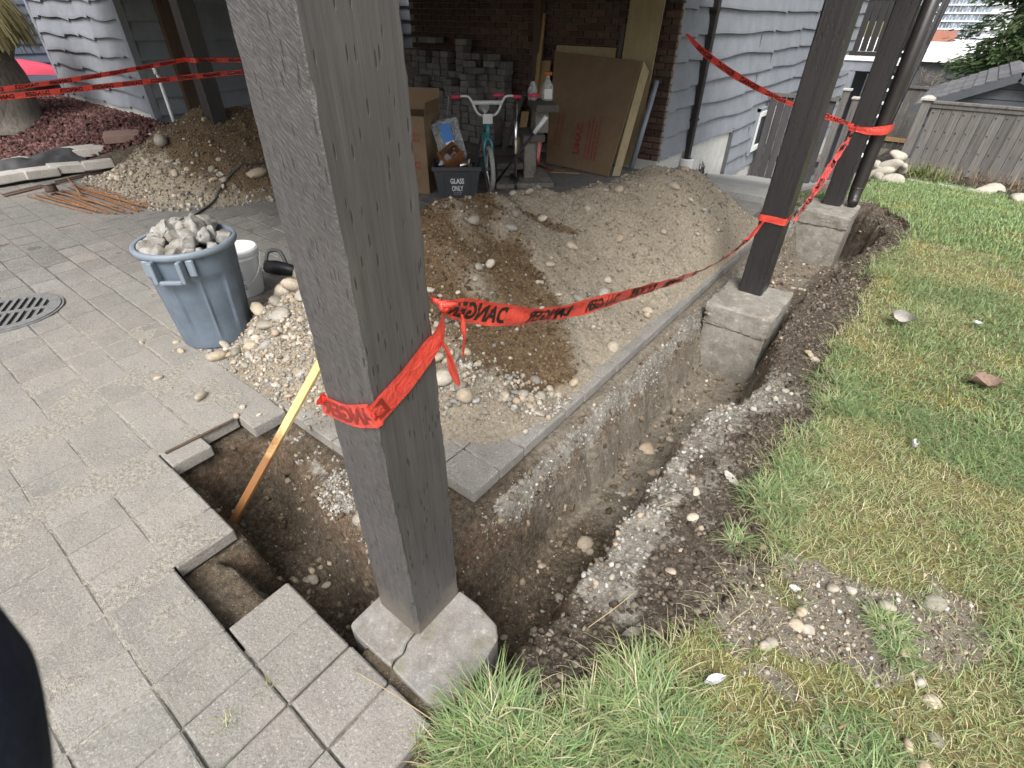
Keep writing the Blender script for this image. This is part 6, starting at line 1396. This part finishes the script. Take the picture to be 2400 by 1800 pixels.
# ================================================================ right-hand garden: fence, rocks, gate, deck, shed, distance
FY = 10.7
def tz(x, y): return float(terrain(np.array(float(x)), np.array(float(y))))
fn = thing('wooden_fence', 'weathered grey board fence with capped post at the end of the lawn', 'fence', (-.4, FY, -.4))
rf = random.Random(5); x = -.335
while x < 4.6:
    w_ = rf.uniform(.118, .135); o = G().box(x, x + w_ - .007, FY - .012 + rf.uniform(-.004, .004), FY + .012, tz(x, FY) - .05, .655 + rf.uniform(-.004, .004)).build('board', MAT['fence'], fn, bevel=.004); x += w_
for (a_, b_) in ((-.38, 4.6),):
    G().box(a_, b_, FY - .045, FY + .045, .662, .70).build('cap_rail', MAT['fence'], fn, bevel=.005); G().box(a_, b_, FY - .030, FY - .0165, .605, .66).build('trim_rail', MAT['fence'], fn, bevel=.004)
    G().box(a_, b_, FY - .028, FY + .03, -.42, -.30).build('bottom_rail', MAT['fence'], fn, bevel=.004)
nh = G(); x = -.30
while x < 4.5:
    for z in (.54, .30, .06, -.18): nh.lathe([(.011, 0), (.009, .003)], 6, Matrix.Translation((x, FY - .0135, z)) @ Matrix.Rotation(PI/2, 4, 'X'))
    x += .126
nh.build('nail_holes', MAT['black'], fn)['kind'] = 'stuff'
for px in (-.43, 2.1):
    pt = G().box(px - .062, px + .062, FY - .06, FY + .06, -1.2, .70).build('fence_post', MAT['fence'], fn, bevel=.006)
    G().add([(px - .09, FY - .09, .70), (px + .09, FY - .09, .70), (px + .09, FY + .09, .70), (px - .09, FY + .09, .70), (px - .09, FY - .09, .725), (px + .09, FY - .09, .725), (px + .09, FY + .09, .725), (px - .09, FY + .09, .725), (px - .03, FY - .03, .76), (px + .03, FY - .03, .76), (px + .03, FY + .03, .76), (px - .03, FY + .03, .76)], [(3, 2, 1, 0), (0, 1, 5, 4), (1, 2, 6, 5), (2, 3, 7, 6), (3, 0, 4, 7), (4, 5, 9, 8), (5, 6, 10, 9), (6, 7, 11, 10), (7, 4, 8, 11), (8, 9, 10, 11)]).build('post_cap', MAT['slab'], pt)
# planting strip, edging stones and the cairn
r = np.random.default_rng(8); n = 2600; X = r.uniform(-.3, 3.2, n); Y = r.uniform(9.55, 10.6, n); k = Y > 9.75 - .08*X + .12*np.sin(X*5); X, Y = X[k], Y[k]
o = mesh_obj('garden_soil', scatter_mesh('garden_soil', np.stack([X, Y, terrain(X, Y) + .01], -1), r.uniform(.03, .07, len(X)), np.array([(.05, .038, .03), (.08, .06, .045), (.03, .024, .02)])[r.integers(0, 3, len(X))], r, flat=.4), MAT['pebble']); tag(o, 'dark mulchy soil of the narrow bed along the fence', 'soil', kind='stuff')
rb = [stone_mesh('garden_rock', 980 + k, 3, .13) for k in range(4)]
for m_ in rb: m_.materials.append(MAT['rock'])
def rock(x, y, z, s, lb, grp=None, sx=1.3):
    o = link(bpy.data.objects.new('garden_rock', rf.choice(rb))); o.location = (x, y, z); o.scale = (s*sx, s, s*.8); o.rotation_euler = (rf.uniform(-.3, .3), rf.uniform(-.3, .3), rf.uniform(0, 6)); tag(o, lb, 'rock', grp)
for x, y, dz, s, lb in ((-.47, 10.05, .42, .10, 'pale rock on top of the little cairn by the fence post'), (-.50, 9.85, .24, .12, 'pale rock in the middle of the little cairn'), (-.66, 9.9, .20, .10, 'greyer rock at the left of the little cairn'), (-.58, 9.55, .13, .14, 'broad pale rock at the front left of the cairn'), (-.34, 9.9, .20, .10, 'flat pale rock at the right of the little cairn'), (-.36, 9.25, .09, .13, 'pale rock on the grass in front of the cairn'), (-.55, 9.35, .05, .10, 'low dark-edged rock at the cairn foot')):
    rock(x, y, tz(x, y) + dz*.72, s*.78, lb, 'rocks of the cairn')
rock(1.02, 9.25, tz(1.0, 9.2) + .05, .09, 'pale rock at the right edge beside the fence bed'); rock(1.18, 9.05, tz(1.2, 9) + .0, .08, 'low tan rock at the right edge of the lawn'); rock(.72, 9.7, tz(.7, 9.7) - .03, .13, 'dark half-buried stone in the fence bed edge')
for x, y, l in ((-.05, 9.62, .35), (.3, 9.58, .3), (.62, 9.52, .28)):
    o = G().box(-l/2, l/2, -.07, .07, -.05, .03).build('edging_stone', MAT['slab'], bevel=.02, seg=2); o.location = (x, y, tz(x, y)); o.rotation_euler = (0, .05, -.06); tag(o, 'flat stone edging the narrow bed along the fence', 'edging stone', 'edging stones of the fence bed')
pl = thing('leafy_plant', 'small clump of strap-leaved plant beside the cairn', 'plant', (-.05, 10.0, tz(0, 10)))
r = np.random.default_rng(41); n = 420; X = r.normal(-.05, .17, n); Y = r.normal(10.05, .14, n); v, f, c = blade_arr(X, Y, terrain(X, Y), r, .10, .34, .006, .011, [(.09, .14, .035), (.14, .17, .06), (.2, .19, .09)], .6)
mesh_obj('leaves', fast('leaves', v, f, c), MAT['grass'], pl)['kind'] = 'stuff'
pl = thing('dry_plant', 'thin dried stalks in the bed along the fence', 'plant', (.9, 10.2, tz(.9, 10.2)))
n = 500; X = r.normal(.95, .45, n); Y = r.normal(10.2, .12, n); v, f, c = blade_arr(X, Y, terrain(X, Y), r, .08, .38, .003, .006, [(.20, .14, .09), (.14, .10, .07), (.26, .2, .13)], .5)
mesh_obj('stalks', fast('stalks', v, f, c), MAT['grass'], pl)['kind'] = 'stuff'
# side gate and its posts
gy = 12.0
gt_ = thing('garden_gate', 'dark board gate with pale gaps between house wall and gate post', 'gate', (-2.3, gy, -1))
x = -2.98
while x < -1.82:
    w_ = .145; G().box(x, x + w_ - .014, gy - .012, gy + .012, tz(x, gy) - .0, .44).build('board', MAT['fence_dark'], gt_, bevel=.003); x += w_
G().box(-2.99, -1.79, gy - .05, gy + .05, .445, .50).build('top_rail', MAT['fence'], gt_); G().box(-2.99, -1.79, gy + .014, gy + .05, -.7, -.6).build('back_rail', MAT['fence_dark'], gt_)
for px, zt, lb in ((-1.72, .62, 'tall grey gate post with a white cap'), (-1.53, .50, 'shorter grey gate post right of the capped one')):
    gp = thing('gate_post', lb, 'post', (px, gy, -1), 'gate posts'); G().box(px - .055, px + .055, gy - .055, gy + .055, -1.3, zt).build('timber', MAT['fence'], gp, bevel=.005)
    G().box(px - .075, px + .075, gy - .075, gy + .075, zt + .001, zt + .04).build('post_cap', MAT['slab'], gp, bevel=.008)
# dark deck with stair
dk = thing('wooden_deck', 'black-stained raised deck with board railing and open stair behind the gate', 'deck', (-1.8, 15, -1)); dy = 15.0
x = -2.32
while x < -1.25:
    w_ = .135; G().box(x, x + w_ - .02, dy - .015, dy + .015, 1.10, 2.02).build('railing_board', MAT['deck'], dk); x += w_
G().box(-2.36, -1.2, dy - .05, dy + .05, 2.025, 2.08).build('top_rail', MAT['deck'], dk); G().box(-2.36, -1.2, dy - .04, dy + .04, 1.02, 1.095).build('bottom_rail', MAT['deck'], dk)
G().box(-2.42, -1.15, dy - .06, dy + 1.8, .93, 1.015).build('fascia', MAT['white_paint'], dk); G().box(-2.40, -1.18, dy - .03, dy + .10, .74, .925).build('beam', MAT['siding'], dk)
for px in (-2.18, -1.28): G().box(px - .06, px + .06, dy - .02, dy + .10, -1.6, .735).build('deck_post', MAT['siding'] if px < -2 else MAT['deck'], dk)
G().box(-2.40, -1.2, dy + 1.2, dy + 1.25, -1.5, .92).build('back_wall', MAT['slate'], dk)
lw = G().box(-2.02, -1.70, dy + 1.14, dy + 1.19, .12, .62).build('lower_window', MAT['white_paint'], dk); G().box(-1.99, -1.88, dy + 1.12, dy + 1.138, .15, .59).build('pane', MAT['glass'], lw); G().box(-1.85, -1.74, dy + 1.12, dy + 1.138, .15, .59).build('pane', MAT['glass'], lw)
s0, s1 = Vector((0, 13.2, -.75)), Vector((0, 16.0, 2.05))
for px in (-1.42, -1.02):
    G().bar((px, s0.y, s0.z), (px, s1.y, s1.z), .05, .26).build('stringer', MAT['deck'], dk)
    G().bar((px, s0.y + .05, s0.z + .95), (px, s1.y, s1.z + .95), .05, .08).build('handrail', MAT['deck'], dk)
    for t in (.02, .33, .66): 
        q = s0.lerp(s1, t); G().box(px - .025, px + .025, q.y - .03, q.y + .03, q.z, q.z + .95).build('baluster', MAT['deck'], dk)
for k in range(13):
    q = s0.lerp(s1, (k + .5)/13); G().box(-1.39, -1.05, q.y - .12, q.y + .13, q.z + .02, q.z + .055).build('tread', MAT['white_paint'] if k % 1 == 0 and k < 9 else MAT['deck'], dk)  # lower treads coloured white to paint in the light showing through the stair
# back fence, shed, tree, distance
bf = thing('wooden_fence', 'brown board fence behind the deck stair at the back of the garden', 'fence', (-.9, 17.5, -1)); x = -1.6
while x < 1.2: G().box(x, x + .125, 17.49, 17.515, -1.1, .28).build('board', MAT['fence'], bf); x += .135
G().box(-1.6, 1.2, 17.45, 17.55, .285, .34).build('cap_rail', MAT['fence'], bf); G().box(-1.6, 1.2, 17.46, 17.488, -.92, -.82).build('bottom_rail', MAT['plank'], bf)
sh = thing('garden_shed', 'dark grey shed with shingled gable roof behind the fence', 'shed', (.6, 13, -1)); AX, YS, YB = .60, 12.9, 16.2; ez, az, ex = .40, .985, 1.28
for side in (-1, 1):
    n_row = 9
    for k in range(n_row):
        t0, t1 = k/n_row, (k + 1)/n_row; xa, xb = AX + side*(ex*(1 - t0)), AX + side*(ex*(1 - t1)); za, zb = ez + (az - ez)*t0, ez + (az - ez)*t1; y_ = YS - .12
        while y_ < YB:
            wd = rf.uniform(.22, .34); y2 = min(y_ + wd - .008, YB + .1)
            if side < 0:
                G().add([(xa, y_, za + .04), (xa, y2, za + .04), (xb, y2, zb + .022), (xb, y_, zb + .022), (xa, y_, za + .022), (xa, y2, za + .022), (xb, y2, zb + .004), (xb, y_, zb + .004)], [(0, 1, 2, 3), (7, 6, 5, 4), (0, 4, 5, 1), (1, 5, 6, 2), (2, 6, 7, 3), (3, 7, 4, 0)]).build('shingle', MAT['roofing'], sh)
            y_ += wd
    if side > 0: G().add([(AX, YS - .12, az + .02), (AX + ex, YS - .12, ez + .02), (AX + ex, YB, ez + .02), (AX, YB, az + .02)], [(0, 1, 2, 3)]).build('roof_slope', MAT['roofing'], sh)
    G().bar((AX + side*(ex + .04), YS - .14, ez - .075), (AX + side*.002, YS - .14, az - .06), .03, .13, (0, 0, 1)).build('fascia', MAT['slate'], sh)
G().prism([(AX - ex + .12, -2), (AX + ex - .12, -2), (AX + ex - .12, ez), (AX, az - .06), (AX - ex + .12, ez)], 0, YB - YS, Matrix.Translation((0, YS, 0)) @ Matrix(((1, 0, 0, 0), (0, 0, 1, 0), (0, 1, 0, 0), (0, 0, 0, 1)))).build('wall', MAT['slate'], sh)
for k in range(5):
    z = .10 + .16*k; hw = (ex - .14)*min(1, max(.05, (az - .12 - z)/(az - ez))); G().box(AX - hw, AX + hw, YS - .022, YS - .002, z, z + .148).build('siding_board', MAT['slate'], sh)
def conifer(name, lb, x, y, z0, h, rad_, seed, n=26000):
    t = thing(name, lb, 'tree', (x, y, z0)); r = np.random.default_rng(seed)
    G().tube([(x, y, z0), (x + .05, y, z0 + h*.5), (x, y, z0 + h)], [.22, .14, .03], 10).build('trunk', MAT['trunk'], t, smooth=True)
    V = []; F = []; C = []; lim = G(); nb = 150
    for b in range(nb):
        u = (b + r.random())/nb; zb = z0 + h*(.06 + .92*u); L = rad_*(1 - u)**.8*r.uniform(.65, 1.12) + .25; a = r.uniform(0, 2*PI); ca, sa = math.cos(a), math.sin(a)
        pts = [np.array([x + ca*L*s, y + sa*L*s, zb + .10*L*s - .38*L*s*s]) for s in np.linspace(0, 1, 6)]
        lim.tube([tuple(p) for p in pts], [.03*(1 - .15*i) for i in range(6)], 4, False)
        m = int(n/nb*(.4 + 1.2*(1 - u)))
        s = r.random(m)**.7; idx = np.minimum((s*5).astype(int), 4); fr = s*5 - idx; P = np.array(pts); base = P[idx]*(1 - fr[:, None]) + P[idx + 1]*fr[:, None]
        off = r.normal(size=(m, 3))*np.array([.16, .16, .06])*(.5 + .5*L); off[:, 2] -= .10*r.random(m); q = base + off
        dirs = np.stack([ca + r.normal(size=m)*.6, sa + r.normal(size=m)*.6, -.35 + r.normal(size=m)*.25], -1); dirs /= np.linalg.norm(dirs, axis=1)[:, None]; l = r.uniform(.10, .26, m)[:, None]; sd_ = np.cross(dirs, r.normal(size=(m, 3))); sd_ /= np.linalg.norm(sd_, axis=1)[:, None]; w_ = r.uniform(.014, .032, m)[:, None]
        o0 = len(V)*1; quad = np.stack([q - sd_*w_*.4, q + sd_*w_*.4, q + dirs*l*.6 + sd_*w_, q + dirs*l, q + dirs*l*.6 - sd_*w_], 1)
        V.append(quad.reshape(-1, 3)); C.append(np.repeat(np.array([(.040, .070, .024), (.055, .090, .032), (.030, .055, .022), (.075, .110, .042)])[r.integers(0, 4, m)]*r.uniform(.8, 1.2, (m, 1)), 5, 0))
    V = np.concatenate(V); C = np.concatenate(C); k = len(V)//5; b = np.arange(k)[:, None, None]*5; F = (np.array([[0, 1, 2], [0, 2, 4], [4, 2, 3]])[None] + b).reshape(-1, 3)
    lim.build('branches', MAT['trunk'], t, smooth=True); mesh_obj('crown', fast('crown', V, F, C), MAT['leaf'], t)
conifer('cedar_tree', 'large dark green drooping cedar behind the shed at upper right', 1.05, 24, -3.2, 9.0, 3.0, 61, 46000)
conifer('cedar_tree', 'second dark cedar further right behind the shed', 4.2, 27, -3.2, 9.5, 3.2, 62, 22000)
bs_ = thing('bare_shrub', 'leafless pale-twigged shrub in front of the white building', 'shrub', (-1.0, 20, -1)); g_ = G(); rr2 = random.Random(9)
def twig(p, d, l, r_, dep):
    q = p + d*l; g_.tube([tuple(p), tuple((p + q)/2 + Vector((rr2.uniform(-.03, .03), 0, rr2.uniform(-.02, .03)))), tuple(q)], [r_, r_*.85, r_*.65], 4, False)
    if dep: 
        for _ in range(3): twig(p.lerp(q, rr2.uniform(.5, 1)), (d + Vector((rr2.uniform(-.8, .8), rr2.uniform(-.8, .8), rr2.uniform(-.2, .6)))).normalized(), l*rr2.uniform(.55, .8), r_*.6, dep - 1)
for _ in range(6): twig(Vector((-1.0, 20, -.6)), Vector((rr2.uniform(-.6, .6), rr2.uniform(-.5, .5), 1)).normalized(), .55, .022, 4)
g_.build('branches', MAT['trunk'], bs_)
wbld = thing('white_building', 'long low white building beyond the back fence', 'building', (-5, 42, -6))
G().box(-12, 8, 42, 52, -8, -.35).build('wall', MAT['slate'], wbld); G().box(-12.3, 8.3, 41.6, 52.2, -.34, .12).build('parapet', MAT['white_paint'], wbld); G().box(-12.3, 8.3, 44, 52.2, .125, .50).build('upper_parapet', MAT['white_paint'], wbld); G().box(-12.2, 8.2, 41.7, 44, .13, .18).build('roof_edge', MAT['tower'], wbld)
G().box(-3.25, -1.9, 46, 48, .505, 1.05).build('roof_hut', MAT['redbrick'], wbld)
tw = thing('apartment_tower', 'pale high-rise apartment tower with gridded windows in the distance', 'tower', (-8, 150, -20)); TX0, TX1, TY = -14.5, 1.5, 150.0
G().box(TX0, TX1, TY + .4, TY + 18, -20, 26).build('core', MAT['tower'], tw)
fl = 1.28
for k in range(-8, 14):
    z = -1.5 + fl*k; G().box(TX0 - .3, TX1 + .3, TY - .06, TY + .42, z, z + .26).build('floor_slab', MAT['tower'], tw)
for k in range(-3, 7):
    z = -1.5 + fl*k
    for c in range(14):
        xa = TX0 + .1 + c*1.14
        if xa > -2.2: continue
        wdw = G().box(xa, xa + .80, TY + .10, TY + .395, z + .27, z + fl - .02).build('window', MAT['tower_glass'], tw)
        G().box(xa + .37, xa + .43, TY + .04, TY + .098, z + .27, z + fl - .02).build('mullion', MAT['tower'], wdw)
# ================================================================ photographer's sleeve at the lower left edge of the lens
Rm = Matrix([list(R[0]), list(R[1]), list(R[2])])
def cam_pt(u, v_, d): return Vector((0, 0, CAM_H)) + (Rm @ Vector((u, v_, 1.0))) * d
slv = thing('jacket_sleeve', 'dark navy jacket sleeve intruding at the lower left corner', 'sleeve', tuple(cam_pt(-1.25, .75, .14)))
cp = [(-1.475, .36, .135), (-1.435, .46, .135), (-1.390, .54, .135), (-1.345, .62, .135), (-1.310, .70, .135), (-1.290, .78, .135), (-1.280, .98, .135)]
n = 28; P = spline([cam_pt(*c) for c in cp], n); rad_s = list(np.interp(np.linspace(0, 1, n), [0, .2, .5, .8, 1], [.020, .030, .036, .038, .038]))
G().tube([tuple(p) for p in P], [q*(1 + .012*math.sin(i*.8)) for i, q in enumerate(rad_s)], 24).build('cloth', MAT['cloth_navy'], slv, smooth=True)
